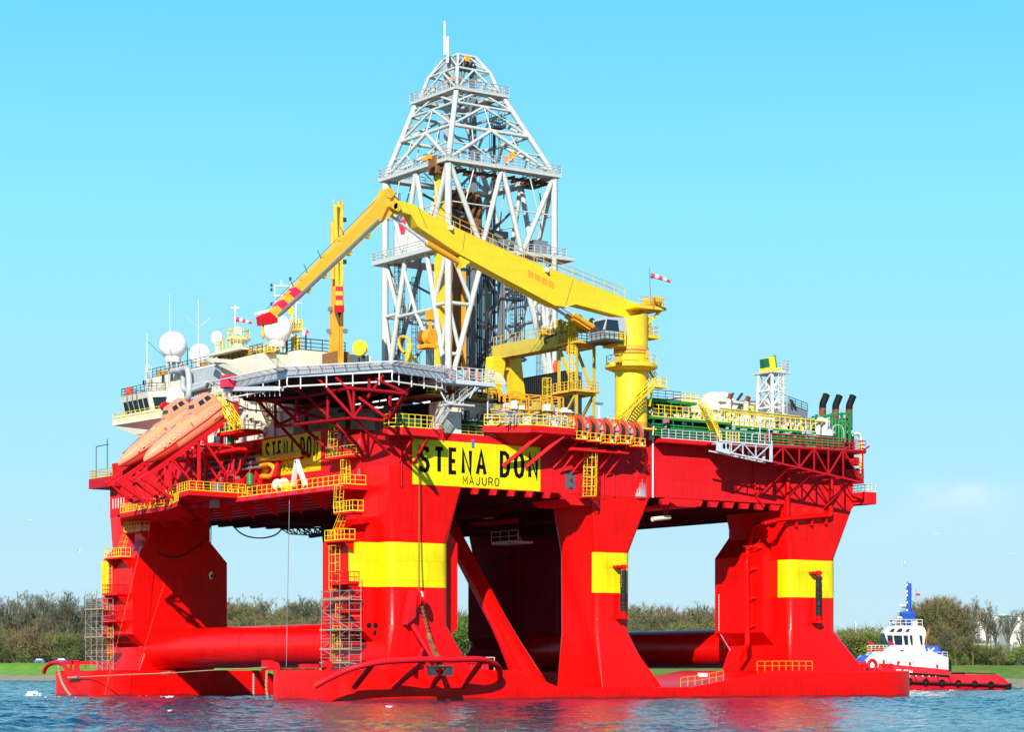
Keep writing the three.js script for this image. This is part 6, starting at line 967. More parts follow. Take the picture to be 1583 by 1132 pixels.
// ---------------------------------------------------------------- stern deck right of the pedestal crane
{
  const q = (u, v, z) => onZ(u, v, z);
  const w = mb().box(39.2, 51.5, 31.9, 32.4, 0, 1.7).prism([[51.5, 0], [54.5, 0], [54.5, .6], [51.5, 1.7]], 'y', 31.9, 32.4).build('walkway', M.crimson, rig); mb().rail([[39.4, 32.4, 1.6], [48.5, 32.4, 1.6]], { r: .045, gap: 1.2, mids: 2 }).build('railing', M.silver, w);
  const cl = thing('deck_machinery', 'cream tanks, green pumps and pipework crowded on the stern deck behind the yellow railing', 'machinery', [58, 35, -7]); { const A = mb(), B = mb(), C = mb(), D = mb(); for (let i = 0; i < 150; i++) { const x = rr(i % 2 ? 54 : 62, 74), z = rr(-9, -2.5), h = rr(.4, 1.5), w = rr(.15, .6), k = i % 5; if (k < 3) [A, B, C][k].bbox(x - w, x + w, 34.8, 34.9 + h, z - w, z + w, .03); else if (k === 3) (i % 2 ? A : C).lathe([x, 35.3, z], [[0, 0], [w, 0], [w, 1 + h], [w * .7, 1.2 + h], [0, 1.2 + h]], 10); else D.curve([[x, 34.8, z], [x, 35 + h, z], [x + .5, 35.4 + h, z], [x + 1.5, 35.3 + h * .8, z + .3], [x + 1.7, 34.8, z + .3]], rr(.06, .14), 14, 5); } A.build('tank', M.cream, cl); B.build('pump', M.pipegreen, cl); C.build('winch', M.steel, cl); D.build('pipe', M.galv, cl); }
  const g = thing('pipe_rack', 'green multi-storey pipe rack with yellow railings along the stern deck edge', 'pipe rack', [52, 32.2, -3]);
  const gp = mb(); for (let i = 0; i < 5; i++) gp.tube([39.4, 32.9 + i * .36, .1 - i * .12], [72, 32.9 + i * .36, .1 - i * .12], .13, .13, 6); gp.build('pipe', M.green, g);
  mb().box(39.2, 52.5, 35.0, 35.3, -4, -.2).box(39.2, 46.8, 37.2, 37.55, -5, -.4).box(52.5, 68, 34.8, 35.1, -5, -1).build('deck_beam', M.green, g);
  const dk = mb(); dk.box(39.2, 72, 32.2, 34.8, -5, -1.2).box(39.3, 46.6, 35.3, 37.2, -5, -2.8); dk.build('shadow_bulkhead', M.dark, g);  // dark boxes stand in for shade behind the pipes of the rack
  const po = mb(); for (let i = 0; i < 5; i++) po.bar([39.6 + i * 1.7, 32.4, -.25], [39.6 + i * 1.5, 37.2, -.4], .15); for (let i = 0; i < 10; i++) po.bar([52 + i * 1.8, 32.4, -.3], [52 + i * 1.8, 34.8, -.9], .14); po.build('column_post', M.pipegreen, g);
  mb().rail([[39.4, 35.3, -.25], [52.3, 35.3, -.25]], { r: .055, gap: 1, mids: 2, h: 1.5 }).rail([[52.6, 35.1, -1.1], [68, 35.1, -1.1]], { r: .06, gap: .9, mids: 2, h: 1.6 }).rail([[44.2, 37.55, -.5], [46.7, 37.55, -.5]], { r: .055, gap: .9, mids: 2 }).build('railing', M.railyel, g);
  mb().rail([[39.2, 37.55, -.45], [44.2, 37.55, -.45]], { r: .045, gap: 1.4, mids: 2 }).build('blue_railing', M.darkblue, g);
  mb().stair([49.9, 32.5, .3], [46.9, 37.5, .3], 1.1, [0, 0, 1], { r: .06 }).rail([[50.2, 32.4, 1.5], [52.4, 32.4, 1.3]], { r: .07, gap: .6, mids: 2, h: 1.5 }).build('stair', M.railyel, g);
  const y = mb(); for (let i = 0; i < 60; i++) { const x = rr(39.5, 66), l = x < 52 ? 35.3 : 35.1; y.bbox(x, x + rr(.2, .7), l, l + rr(.5, 1.4), -2.4, -1.6, .03); } y.build('valve_box', M.white, g);
  const pl = mb(); for (let i = 0; i < 60; i++) { const x = rr(40, 71), yy = rr(32.4, 34.8); pl.bbox(x, x + rr(.1, .9), yy, yy + rr(.1, .6), -1.3, rr(-1, -.4), .03); } pl.build('cable_box', M.galv, g);
  const p2 = mb(); p2.tube([52, 36.9, -1.4], [70, 36.6, -1.4], .16, .16, 8).tube([52, 37.3, -2], [66, 37.1, -2], .12, .12, 8); p2.build('yellow_pipe', M.olive, g);
  const fl = thing('floodlight', 'grey floodlight bracket on the green pipe rack beside the pedestal crane', 'floodlight', q(1030, 652, -.2)); mb().bar(q(1030, 640, 0), q(1029, 662, .2), .25).bbox(...(() => { const c = q(1029, 651, .3); return [c[0] - .4, c[0] + .4, c[1] - .35, c[1] + .35, .1, .6]; })()).build('bracket', M.steel, fl); mb().ball(q(1031, 652, .7), .26).build('lamp_head', M.orangered, fl);
  const bk = thing('yellow_tub', 'orange-yellow round basin on top of the green pipe rack', 'basin', q(1034, 640, -2)); mb().lathe(q(1034, 637, -2), [[0, 0], [.65, 0], [.8, .5], [.8, .65], [.72, .65], [.6, .1]], 20).build('basin', M.orangey, bk);
}
{ // cream control hut and the two mushroom vents
  const q = (u, v, z) => onZ(u, v, z), z = -8, a = q(1054, 640, z), b = q(1084, 617, z);
  const g = thing('control_hut', 'small cream hut with a window beside the white mushroom vents', 'hut', [(a[0] + b[0]) / 2, 37, z]);
  mb().bbox(a[0], b[0], 36.6, b[1], z - 3, z, .08).build('wall', M.cream, g); mb().bbox(a[0] + .3, a[0] + 1.4, b[1] - 1.7, b[1] - .5, z - .03, z + .05, .02).build('window', M.steel, g); mb().bbox(a[0] - .15, b[0] + .15, b[1], b[1] + .15, z - 3.1, z + .1, .04).build('roof', M.white, g);
  const G = 'white mushroom vents on the stern deck', mk = (u, label) => {
    const t = q(u, 606, -9), g2 = thing('mushroom_vent', label, 'ventilator', [t[0], 35, -9]), m = mb(), n = mb(), c = [t[0], 0, -9], top = t[1];
    const R = 1.75, P = []; for (let i = 0; i <= 14; i++) { const s = i / 14 * Math.PI; P.push([c[0] + .5 + R * Math.cos(s + 0) * 1.05, top - R + R * Math.sin(s), 0]); }
    const ring = (p, w) => [[p[0], p[1], c[2] - w], [p[0], p[1], c[2] + w]]; void ring; m.geo(new THREE.SphereGeometry(R, 26, 16), new THREE.Matrix4().makeTranslation(c[0], top - R, c[2])); m.build('hood', M.radome, g2);
    n.lathe([c[0] + .2, 34.5, c[2] + .4], [[1.05, 0], [1.05, top - R - 34.5]], 22); n.build('trunk', M.white, g2); mb().lathe([c[0] + .2, top - R - .9, c[2] + .4], [[R * .92, 0], [R, .9], [R * 1.01, 1.3]], 26).build('skirt', M.white, g2); mb().bar([c[0] + 1.2, top - 1.2, c[2] + R * .9], [c[0] + 2.2, top - .2, c[2] + R * .8], .35, .2).build('flap', M.dark, g2); void P;
  }; mk(1103, 'big white mushroom vent beside the cream hut, the left and nearer of two'); mk(1117, 'big white mushroom vent half hidden behind the nearer one'); void G;
}
{ // engine house with raked struts and two rusty stacks
  const q = (u, v, z) => onZ(u, v, z), z = -7, a = q(1110, 650, z), b = q(1160, 620, z), g = thing('engine_house', 'open cream engine house with sloping struts and two rusty stacks', 'deckhouse', [(a[0] + b[0]) / 2, 35, z]);
  mb().box(a[0], b[0], 34.8, b[1] - .5, z - 4, z - 2).build('wall', M.cream, g); mb().box(a[0] + .3, a[0] + 2.6, 35.5, b[1] - .6, z - 2, z - 1.97).bbox(a[0] + 3.4, a[0] + 4.5, 36.6, b[1] - 1, z - 2, z - 1.96, .02).build('opening', M.black, g); mb().box(a[0], b[0] + .6, b[1] - .5, b[1] - .3, z - 4, z + .4).build('roof', M.cream, g);
  const s = mb(); for (const u of [1114, 1134, 1147]) s.bar(q(u - 2, 645, z), q(u + 7, 622, z), .16); s.build('strut', M.white, g); mb().box(a[0] - 3.4, b[0] + 4, 34.8, 36.1, z - 3, z).build('base', M.cream, g); mb().rail([[a[0] + 1.6, 36.1, z], [b[0], 36.1, z]], { r: .06, gap: .8, mids: 2, h: 1.5 }).build('railing', M.railyel, g);
  const st = mb(); for (const [u, u2, v] of [[1126, 1129, 612], [1153, 1156, 616]]) st.tube(q(u, 652, z + .6), q(u, v + 8, z + .6), .36, .36, 12).tube(q(u, v + 8, z + .6), q(u2, v, z + .6), .36, .34, 12); st.build('stack', M.cream, g); const t = mb(); for (const [u2, v] of [[1128.5, 614], [1155.5, 618]]) t.tube(q(u2 - 2, v + 4, z + .6), q(u2 + 1, v - 4, z + .6), .37, .36, 12); t.build('stack_mouth', M.rust, g);
  const ye = mb(); ye.bbox(b[0] + .4, b[0] + 2, 36.6, 39, z - 2, z - 1.5).build('ladder_cage', M.railyel, g);
}
{ // grey sloping roof behind the lattice tower
  const q = (u, v, z) => onZ(u, v, z), g = thing('grey_roof_house', 'low house with a dark blue-grey sloping roof behind the white lattice tower', 'deckhouse', q(1190, 640, -30)); const a = q(1150, 650, -30), b = q(1250, 650, -30), t0 = q(1150, 619, -30), t1 = q(1210, 622, -30), t2 = q(1248, 636, -30);
  mb().prism([[a[0], 34], [b[0], 34], [t2[0], t2[1]], [t1[0], t1[1]], [t0[0], t0[1]]], 'z', -38, -30).build('body', M.steel, g); mb().rail([[t1[0], t1[1], -30], [t2[0], t2[1], -30]], { r: .06, gap: 1.4, mids: 2 }).bar(q(1224, 632, -29.8), q(1222, 618, -29.8), .2).bar(q(1222, 618, -29.8), q(1230, 632, -29.8), .3).build('railing', M.dark, g);
}
{ // lattice tower with twin yellow and green heads
  const z = -11, q = (u, v) => onZ(u, v, z), g = thing('lattice_tower', 'white four-legged lattice tower with yellow and green rollers on top', 'tower', q(1195, 656));
  const B = [q(1194, 655), q(1221, 656)], T = [q(1195, 576), q(1213, 576)], w = 3.5, t = 2.6, y0 = 34.8, y1 = T[0][1];
  const b = [[B[0][0], z], [B[1][0] - 1.2, z], [B[1][0] - 1.2, z - w], [B[0][0], z - w]], a = [[T[0][0], z - .3], [T[1][0] - .3, z - .3], [T[1][0] - .3, z - .3 - t], [T[0][0], z - .3 - t]], P = (i, k) => [lerp(b[i][0], a[i][0], k), lerp(y0, y1, k), lerp(b[i][1], a[i][1], k)];
  for (let i = 0; i < 4; i++) { mb().bar(P(i, 0), P(i, 1), .34).build('leg', M.white, g); const j = (i + 1) % 4; for (let k = 0; k < 4; k++) { const k0 = k / 4, k1 = (k + 1) / 4; mb().bar(P(i, k1), P(j, k1), .24).build('ring_beam', M.white, g); mb().bar(P(i, k0), P(j, k1), .2).bar(P(j, k0), mix(P(i, k0), P(j, k1), .5), .16).build('brace', M.white, g); } }
  mb().ladder(q(1208, 655), q(1207, 575), .9, [1, 0, 0], { r: .055, cage: true, out: [0, 0, 1] }).build('ladder', M.white, g);
  const c = P(0, 1), e = P(1, 1), top = mb().box(c[0] - .3, e[0] + 1.2, y1, y1 + .25, z - 4, z + .2).build('top_platform', M.silver, g); mb().rail([[e[0] - .3, y1 + .25, z + .1], [e[0] + 1.1, y1 + .25, z + .1], [e[0] + 1.1, y1 + .25, z - 3.8]], { r: .06, gap: .6, mids: 3, h: 1.5 }).build('railing', M.galv, top);
  const hd = (u0, u1, v0, m, n) => { const p = onZ(u0, v0, z - 2.2), r = onZ(u1, v0, z - 2.2); mb().hexa([[p[0], y1 + .3, z - 2.7], [r[0], y1 + .3, z - 2.7], [r[0], y1 + .3, z - 1.7], [p[0], y1 + .3, z - 1.7], [p[0] - .25, p[1], z - 2.6], [r[0] - .25, p[1] + .2, z - 2.6], [r[0] - .25, p[1] + .2, z - 1.8], [p[0] - .25, p[1], z - 1.8]]).build(n, m, g); };
  hd(1179, 1187, 556, M.pipegreen, 'green_roller'); hd(1188, 1196, 553, M.railyel, 'yellow_roller'); hd(1196.2, 1198, 552, M.green, 'green_roller'); const l = mb(), p = onZ(1179, 572, z - 2.2), r = onZ(1197, 572, z - 2.2); l.bbox(p[0] - .1, r[0], y1 + .25, y1 + .8, z - 2.9, z - .6).build('roller_base', M.railyel, g);
}
{ // three black exhaust stacks
  const z = -18, G = 'black exhaust stacks at the stern', L = ['rust black exhaust stack with raked top, left of the three at the stern', 'rusty exhaust stack with raked top, middle of the three at the stern', 'black exhaust stack with raked top, rightmost of the three at the stern'];
  [[1271, 611], [1291, 613], [1312, 613]].forEach(([u, v], i) => { const a = onZ(u, 665, z), b = onZ(u, v + 22, z), c = onZ(u + .5, v + 14, z), d = onZ(u + 6, v, z), g = thing('exhaust_stack', L[i], 'exhaust', [a[0], 35, z], G); mb().tube(a, b, .5, .5, 14).curve([b, mix(b, c, .6), c, mix(c, d, .6), d], .5, 12, 14).build('pipe', M.black, g); mb().tube(mix(a, b, .1), mix(a, b, 1.05), .505, .505, 14, false).build('rusty_sleeve', M.rust, g); mb().lathe(d, [[.5, -.04], [.54, 0], [.5, .06], [.42, .06]], 16, norm(sub(d, c))).build('rim', M.black, g); });
}
{ // green frame at the stern corner with pipes, white ducts
  const q = (u, v, z = -6) => onZ(u, v, z), g = thing('green_pipe_frame', 'green steel pipe frame below the black exhaust stacks', 'pipe frame', q(1290, 680)), m = mb();
  const T = [[1254, 652], [1312, 636]]; for (const z of [-6, -12]) { for (const u of [1262, 1285, 1301, 1313]) m.bar(q(u, 684, z), q(u, 641 - (u - 1262) * .08, z), .3); for (const v of [641, 655, 668]) m.bar(q(1255, v + 4, z), q(1313, v - 2, z), .28); m.bar(q(1255, 655, z), q(1285, 641, z), .24); } m.bar(q(1313, 640, -6), q(1313, 640, -12), .28); m.build('frame', M.green, g); void T;
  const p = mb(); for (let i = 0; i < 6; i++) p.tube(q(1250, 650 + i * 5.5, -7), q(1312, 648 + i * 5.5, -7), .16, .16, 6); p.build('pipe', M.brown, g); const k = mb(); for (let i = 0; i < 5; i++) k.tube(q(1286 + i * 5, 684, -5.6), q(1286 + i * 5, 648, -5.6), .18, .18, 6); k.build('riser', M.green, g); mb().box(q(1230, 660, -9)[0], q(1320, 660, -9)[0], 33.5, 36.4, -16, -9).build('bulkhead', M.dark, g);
  const pr = mb(); for (let i = 0; i < 16; i++) { const a = q(rr(1225, 1262), rr(664, 684), -5); pr.bbox(a[0] - .3, a[0] + .3, a[1], a[1] + rr(.3, 1), -6, -5, .03); } pr.build('deck_box', M.cream, g);
  const vt = ['white goose-neck vent pipe, left of the pair in front of the green frame', 'white goose-neck vent pipe, right and lower of the pair in front of the green frame'];
  [[1264, 649, 1274], [1273, 667, 1281]].forEach(([u, v, u2], i) => { const d = thing('gooseneck_vent', vt[i], 'ventilator', q(u, 692, -2)); mb().curve([q(u, 692, -2), q(u, v + 8, -2), q(u + 1.5, v + 1, -2), q(u + 5, v, -2), q(u2, v + 3, -2)], .38, 20, 10).lathe(q(u2, v + 6, -2), [[.34, -1.6], [.5, -.6], [.62, .3], [.6, .6], [0, .65]], 14).tube(q(u2, v + 10, -2), q(u2 - .5, 692, -2), .4, .4, 10).build('duct', M.white, d); });
  const yp = thing('yellow_downpipe', 'yellow and cream pipe bending down at the far right edge of the deck', 'pipe', q(1330, 745, .5)); mb().curve([q(1318, 672, .5), q(1326, 671, .5), q(1330, 676, .5), q(1330, 700, .5), q(1331, 745, .5)], .22, 24, 8).build('pipe', M.cream, yp); const c = mb(); for (const v of [690, 702, 720, 738]) c.lathe(q(1330.5, v, .5), [[.24, -.3], [.3, -.25], [.3, .25], [.24, .3]], 10); c.build('clamp', M.railyel, yp);
}
{ // red outrigger truss along the stern side, with the silver gangway folded against it
  const z = 4.6, q = (u, v, zz = z) => onZ(u, v, zz), g = thing('outrigger_truss', 'red lattice outrigger walkway along the stern side below the pipe rack', 'walkway truss', q(1270, 715));
  for (const zz of [z, .3]) {
    const a = (u) => q(u, 690 + (u - 1190) * .052, zz), b = (u) => q(u, 713 + (u - 1190) * .232, zz);
    const bu = [1190, 1210, 1235, 1258, 1280, 1303, 1333]; mb().bar(a(1115), a(1338), .24).build('top_chord', M.redsteel, g); mb().bar(b(1190), b(1333), .24).build('bottom_chord', M.redsteel, g);
    for (let i = 0; i < bu.length; i++) { mb().bar(a(bu[i]), b(bu[i]), .16).build('post', M.redsteel, g); if (i) mb().bar(i % 2 ? b(bu[i - 1]) : a(bu[i - 1]), i % 2 ? a(bu[i]) : b(bu[i]), .17).build('brace', M.redsteel, g); }
  }
  const c = mb(); for (const u of [1210, 1235, 1258, 1280, 1303, 1333]) { c.bar(q(u, 690 + (u - 1190) * .052), q(u + 10, 690, .3), .16); const p = q(u, 713 + (u - 1190) * .232); c.bar(p, [p[0], p[1], .3], .16); } for (const u of [1222, 1258, 1318]) { const p = q(u, 713 + (u - 1190) * .232); c.bar(p, [p[0] - 1, p[1] - 3.4, .1], .3); } c.build('cross_member', M.redsteel, g);
  const p = q(1115, 686), e = q(1338, 697); mb().box(p[0], e[0], 32.0, 32.15, .1, z).build('deck_plate', M.redsteel, g); mb().rail([[p[0] + 6.5, 32.15, z], [e[0], 32.15, z], [e[0], 32.15, .4]], { r: .055, gap: 1, mids: 2, h: 1.5 }).build('railing', M.redsteel, g);
  mb().box(70.5, 75.5, 31, 32, -10, .2).box(73.7, 76, 25.6, 27.2, -12, 2.2).box(73.7, 76.4, 28.6, 30.6, -12, -.6).build('corner_bracket', M.crimson, g); mb().rail([[75.9, 27.2, 2.1], [75.9, 27.2, -6]], { r: .05, gap: .7, mids: 2 }).build('railing', M.cream, g);
  const cl = mb(); for (let i = 0; i < 26; i++) { const u = rr(1205, 1330), a = q(u, rr(700, 712 + (u - 1190) * .2), rr(.5, 2)); cl.bbox(a[0] - rr(.1, .6), a[0] + rr(.1, .6), a[1] - rr(.1, .4), a[1] + rr(.1, .4), a[2] - .3, a[2] + .3, .03); } cl.build('junction_box', M.shadeoldred, g);
  const s = thing('folded_gangway', 'silver aluminium gangway truss folded along the stern hull side', 'gangway', q(1155, 700)), A = (u) => q(u, 682 + (u - 1112) * .083, z + .5), B = (u) => q(u, 697 + (u - 1112) * .21, z + .5);
  for (const dz of [0, -1.4]) { const m = mb(), D = (p2) => [p2[0], p2[1], p2[2] + dz]; m.bar(D(A(1112)), D(A(1193)), .16).bar(D(B(1107)), D(B(1193)), .18); const U = [1130, 1148, 1168, 1190]; for (let i = 0; i < 4; i++) { m.bar(D(A(U[i])), D(B(U[i])), .12); if (i) m.bar(D(i % 2 ? B(U[i - 1]) : A(U[i - 1])), D(i % 2 ? A(U[i]) : B(U[i])), .12); } m.bar(D(A(1192)), D(B(1192)), .24).bar(D(add(A(1193), [0, .6, 0])), D(B(1193)), .1); m.build('side_truss', M.silver, s); }
  const pl = q(1108, 686, z + .6), pr = q(1128, 698, z + .6); const ep = mb(); ep.prism([[pl[0], pl[1] - .9], [pr[0], pr[1] - .4], [pr[0], pl[1] + .2], [pl[0], pl[1] + .2]], 'z', z + .45, z + .58).build('end_plate', M.silver, s); const ho = mb(); for (const u of [1119, 1125]) ho.geo(new THREE.CylinderGeometry(.22, .22, .02, 14), new THREE.Matrix4().makeTranslation(...q(u, 690, z + .6)).multiply(new THREE.Matrix4().makeScale(1, 1.7, 1)).multiply(new THREE.Matrix4().makeRotationX(Math.PI / 2))); ho.build('lightening_hole', M.black, s);
  const rl = A(1112), rr2 = A(1192); mb().rail([rl, rr2], { r: .045, gap: 1.1, mids: 2, h: 1.35 }).curve([q(1175, 682, z), q(1175, 660, z), q(1180, 654, z), q(1187, 656, z), q(1189, 684, z)], .07, 20, 6).curve([q(1162, 681, z), q(1162, 674, z), q(1166, 670, z), q(1180, 671, z)], .06, 14, 6).build('handrail', M.silver, s); mb().box(rl[0], rr2[0], rr2[1] - .3, rr2[1] - .2, z - 1, z + .4).build('tread_plate', M.galv, s);
}
{ // hanging bits under the deck
  const g = thing('hanging_gallery', 'dark lattice gallery hanging below the deck between the bow columns', 'gallery', onX(470, 820, 30)), a = onX(432, 816, 30), b = onX(497, 816, 30); mb().truss(a, b, add(a, [0, -1.1, 3]), add(b, [0, -1.1, -1]), 7, .18, .12).truss(add(a, [3, 0, 0]), add(b, [3, 0, 0]), add(a, [3, -1.1, 3]), add(b, [3, -1.1, -1]), 7, .18, .12).tube(onX(480, 829, 30), onX(500, 826, 30), .35).build('lattice', M.dark, g); const h = mb(); h.curve([onX(352, 804, 20), onX(375, 826, 20), onX(405, 832, 20), onX(428, 826, 20), onX(436, 818, 20)], .11, 24, 6); h.build('cable', M.dark, g);
  const p = thing('underdeck_pipe', 'short pale pipe on two red hangers under the stern deck', 'pipe', onZ(1020, 802, -2)); mb().tube(onZ(1008, 803, -2), onZ(1035, 800, -2), .3, .3, 10).build('pipe', M.cream, p); mb().bar(onZ(1024, 772, -2), onZ(1028, 800, -2), .16).bar(onZ(1034, 772, -2), onZ(1030, 800, -2), .16).build('hanger', M.redsteel, p);
  const w = thing('work_basket', 'small pale railed work platform hanging under the deck in the shadow', 'platform', onX(790, 838, 40)), c = onX(769, 840, 40), d = onX(810, 840, 40); mb().box(39, 41.5, c[1] - .3, c[1], c[2], d[2]).build('floor', M.cream, w); mb().rail([[39, c[1], c[2]], [39, c[1], d[2]]], { r: .06, gap: 1.8, mids: 1, h: 1.5 }).bar(add(d, [0, 1.4, -1.6]), add(d, [0, .1, -.2]), .12).build('railing', M.cream, w);
  const l = thing('underdeck_beam', 'short yellow beam in the shadow under the deck', 'beam', onX(755, 801, 40)); mb().bar(onX(749, 801, 40), onX(761, 800.5, 40), .3).build('beam', M.railyel, l);
}

// ================================================================ gear on pontoons and columns
function chain(g, pts, link, r, m, name = 'chain') { // welded links along a line
  const c = new THREE.CatmullRomCurve3(pts.map(V)), L = c.getLength(), n = Math.round(L / (link * .72)), b = mb();
  for (let i = 0; i < n; i++) { const p = c.getPointAt((i + .5) / n), t = c.getTangentAt((i + .5) / n), q = new THREE.Quaternion().setFromUnitVectors(new THREE.Vector3(1, 0, 0), t); b.geo(new THREE.TorusGeometry(link * .32, r, 4, 8), new THREE.Matrix4().compose(p, q.multiply(new THREE.Quaternion().setFromAxisAngle(new THREE.Vector3(1, 0, 0), i % 2 ? Math.PI / 2 : 0)), new THREE.Vector3(1.55, 1, 1))); }
  return b.build(name, m, g);
}
{ // anchor rack on the near bow pontoon
  const g = thing('anchor_rack', 'curved red pipe anchor rack standing off the near pontoon below the yellow band', 'anchor rack', [10, 3, 5]);
  const pts = [onZ(487, 1061, 3.3), onZ(503, 1052, 4.0), onZ(540, 1035, 6), onZ(580, 1025, 7.2), onZ(640, 1020.5, 7.6), onZ(700, 1020, 7.6), onZ(745, 1020, 7.2), onZ(765, 1027, 6), onZ(772, 1037, 4.6), onZ(773, 1052, 3.3)];
  mb().curve(pts, .36, 70, 12).build('guard_pipe', M.redbright, g);
  for (const [a, b, zb] of [[[548, 1063], [575, 1029], 6.8], [[608, 1063], [655, 1025], 7.4], [[667, 1061], [684, 1040], 6.6], [[716, 1061], [744, 1024], 7]]) mb().tube(onZ(...a, 3.3), onZ(...b, zb), .34, .34, 10).build('strut', M.redbright, g);
  mb().tube(onZ(640, 1040, 4), onZ(656, 996, 1.5), .2, .2, 8).tube(onZ(672, 1024, 5), onZ(638, 967, .6), .18, .3, 8).build('stay', M.redbright, g);
  mb().prism([onZ(638, 966, .4), onZ(642, 966, .4), onZ(676, 1023, 3), onZ(668, 1023, 3)].map((p) => [p[0], p[1]]), 'z', .4, .75).build('stay_plate', M.red, g);
}
{ // chain, pulley and anchor
  const g = thing('anchor_chain', 'rusty anchor chain hanging down the near bow column over a red fairlead', 'anchor chain', onZ(650, 925, 1.6));
  const R = onZ(651, 925, 1.7); chain(g, [onZ(648, 688, .55), onZ(648.5, 760, .7), onZ(648, 842, 1), onZ(648, 915, 1.8)], .26, .036, M.brown);
  const f = mb().lathe([R[0] - .3, R[1], R[2]], [[0, 0], [.85, 0], [.9, .1], [.66, .25], [.66, .45], [.9, .6], [.85, .7], [0, .7]], 24, norm([1, 0, .35])).build('fairlead_wheel', M.redbright, g); mb().geo(new THREE.TorusGeometry(.72, .13, 6, 20, 3.4), new THREE.Matrix4().makeTranslation(R[0], R[1], R[2]).multiply(new THREE.Matrix4().makeRotationY(Math.PI / 2 - .35)).multiply(new THREE.Matrix4().makeRotationZ(-.4))).build('chain_over_wheel', M.cream, f);
  mb().prism([[R[0] - 1.6, R[1] - 3.1], [R[0] - .4, R[1] - 2.2], [R[0] - .2, R[1] + .4], [R[0] - .7, R[1] + .9], [R[0] - 1.0, R[1] - .2]], 'z', .02, 1.2).box(R[0] - .9, R[0] + .3, R[1] - 1, R[1] + .6, 0, .9).build('fairlead_bracket', M.redbright, f);
  chain(g, [onZ(652, 937, 1.9), onZ(658, 960, 3), onZ(664, 985, 4.5)], .4, .085, M.rust); mb().tube(onZ(663, 980, 4.4), onZ(665, 992, 4.8), .32, .3, 10).build('swivel', M.brown, g);
  const a = thing('anchor', 'rusty brown ship anchor hung on the red pipe rack', 'anchor', onZ(680, 1035, 7)), A = onZ(664, 988, 5), B = onZ(681, 1030, 7.4);
  mb().loft([[[-.22, -.16], [.22, -.16], [.22, .16], [-.22, .16]].map(([i, k]) => add(A, [i, 0, k])), [[-.34, -.22], [.34, -.22], [.34, .22], [-.34, .22]].map(([i, k]) => add(B, [i, 0, k]))], true, true, .2).build('shank', M.rust, a);
  const fl = mb(); for (const s of [-1, 1]) { const c = add(B, [s * 1.0, -.6, 0]); fl.hexa([[c[0] - .5, c[1] - .5, c[2] - .3], [c[0] + .5, c[1] - .5, c[2] - .3], [c[0] + .5, c[1] - .5, c[2] + .3], [c[0] - .5, c[1] - .5, c[2] + .3], [c[0] - .45 + s * .25, c[1] + .65, c[2] - .4], [c[0] + .35 + s * .35, c[1] + .5, c[2] - .4], [c[0] + .35 + s * .35, c[1] + .5, c[2] + .1], [c[0] - .45 + s * .25, c[1] + .65, c[2] + .1]]); } fl.build('fluke', M.dark, a); mb().tube(add(B, [-1.7, -.1, 0]), add(B, [1.5, -.1, 0]), .18, .18, 10).build('stock', M.dark, a);
  const h = thing('hoist_wire', 'thin wire with white hook block hanging down the far bow column', 'chain', onX(326, 890, 8)); mb().tube(onZ(327, 790, -61.6), onZ(326, 878, -61.6), .07, .07, 5).tube(onZ(326, 896, -61.6), onZ(321, 930, -61.6), .05, .05, 4).tube(onZ(291, 770, -61.6), onZ(293, 968, -61.6), .08, .08, 5).build('wire', M.shadeoldred, h); const bk = onZ(326, 890, -61.6); mb().lathe(bk, [[0, -.75], [.3, -.5], [.42, 0], [.3, .5], [0, .75]], 12).cbox(add(bk, [0, 1.0, 0]), .35, .6, .3).build('hook_block', M.white, h); mb().lathe(add(bk, [0, -.1, .3]), [[0, 0], [.2, 0], [.2, .12], [0, .12]], 10, [0, 0, 1]).build('hook_eye', M.shadeoldred, h);
  const cl = thing('power_cable', 'dark cable looping from the bow walkway across the far bow column', 'cable', onZ(300, 860, -61.4)); mb().curve([onX(333, 778, -3.5), onX(327, 795, -3.5), onZ(305, 845, -60.8), onZ(278, 861, -61), onZ(250, 858, -61.3), onZ(232, 843, -61.7)], .1, 40, 6).build('cable', M.dark, cl); mb().bbox(-4.1, -3.2, onX(333, 778, -3.6)[1] - .6, onX(333, 778, -3.6)[1] + .7, onX(333, 778, -3.6)[2] - .7, onX(333, 778, -3.6)[2] + .6, .08).build('connector', M.galv, cl);
  const st = thing('guy_wire', 'thin slanting guy wires from the far column down to the water', 'wire', onX(190, 1030, -8)); mb().tube(onX(162, 1075, -11), onX(218, 845, -3.2), .035, .035, 4).tube(onX(220, 845, -3), onX(223, 760, -3), .035, .035, 4).tube(onX(215, 1030, -3), onX(255, 900, -2.8), .03, .03, 4).build('wire', M.brown, st);
}
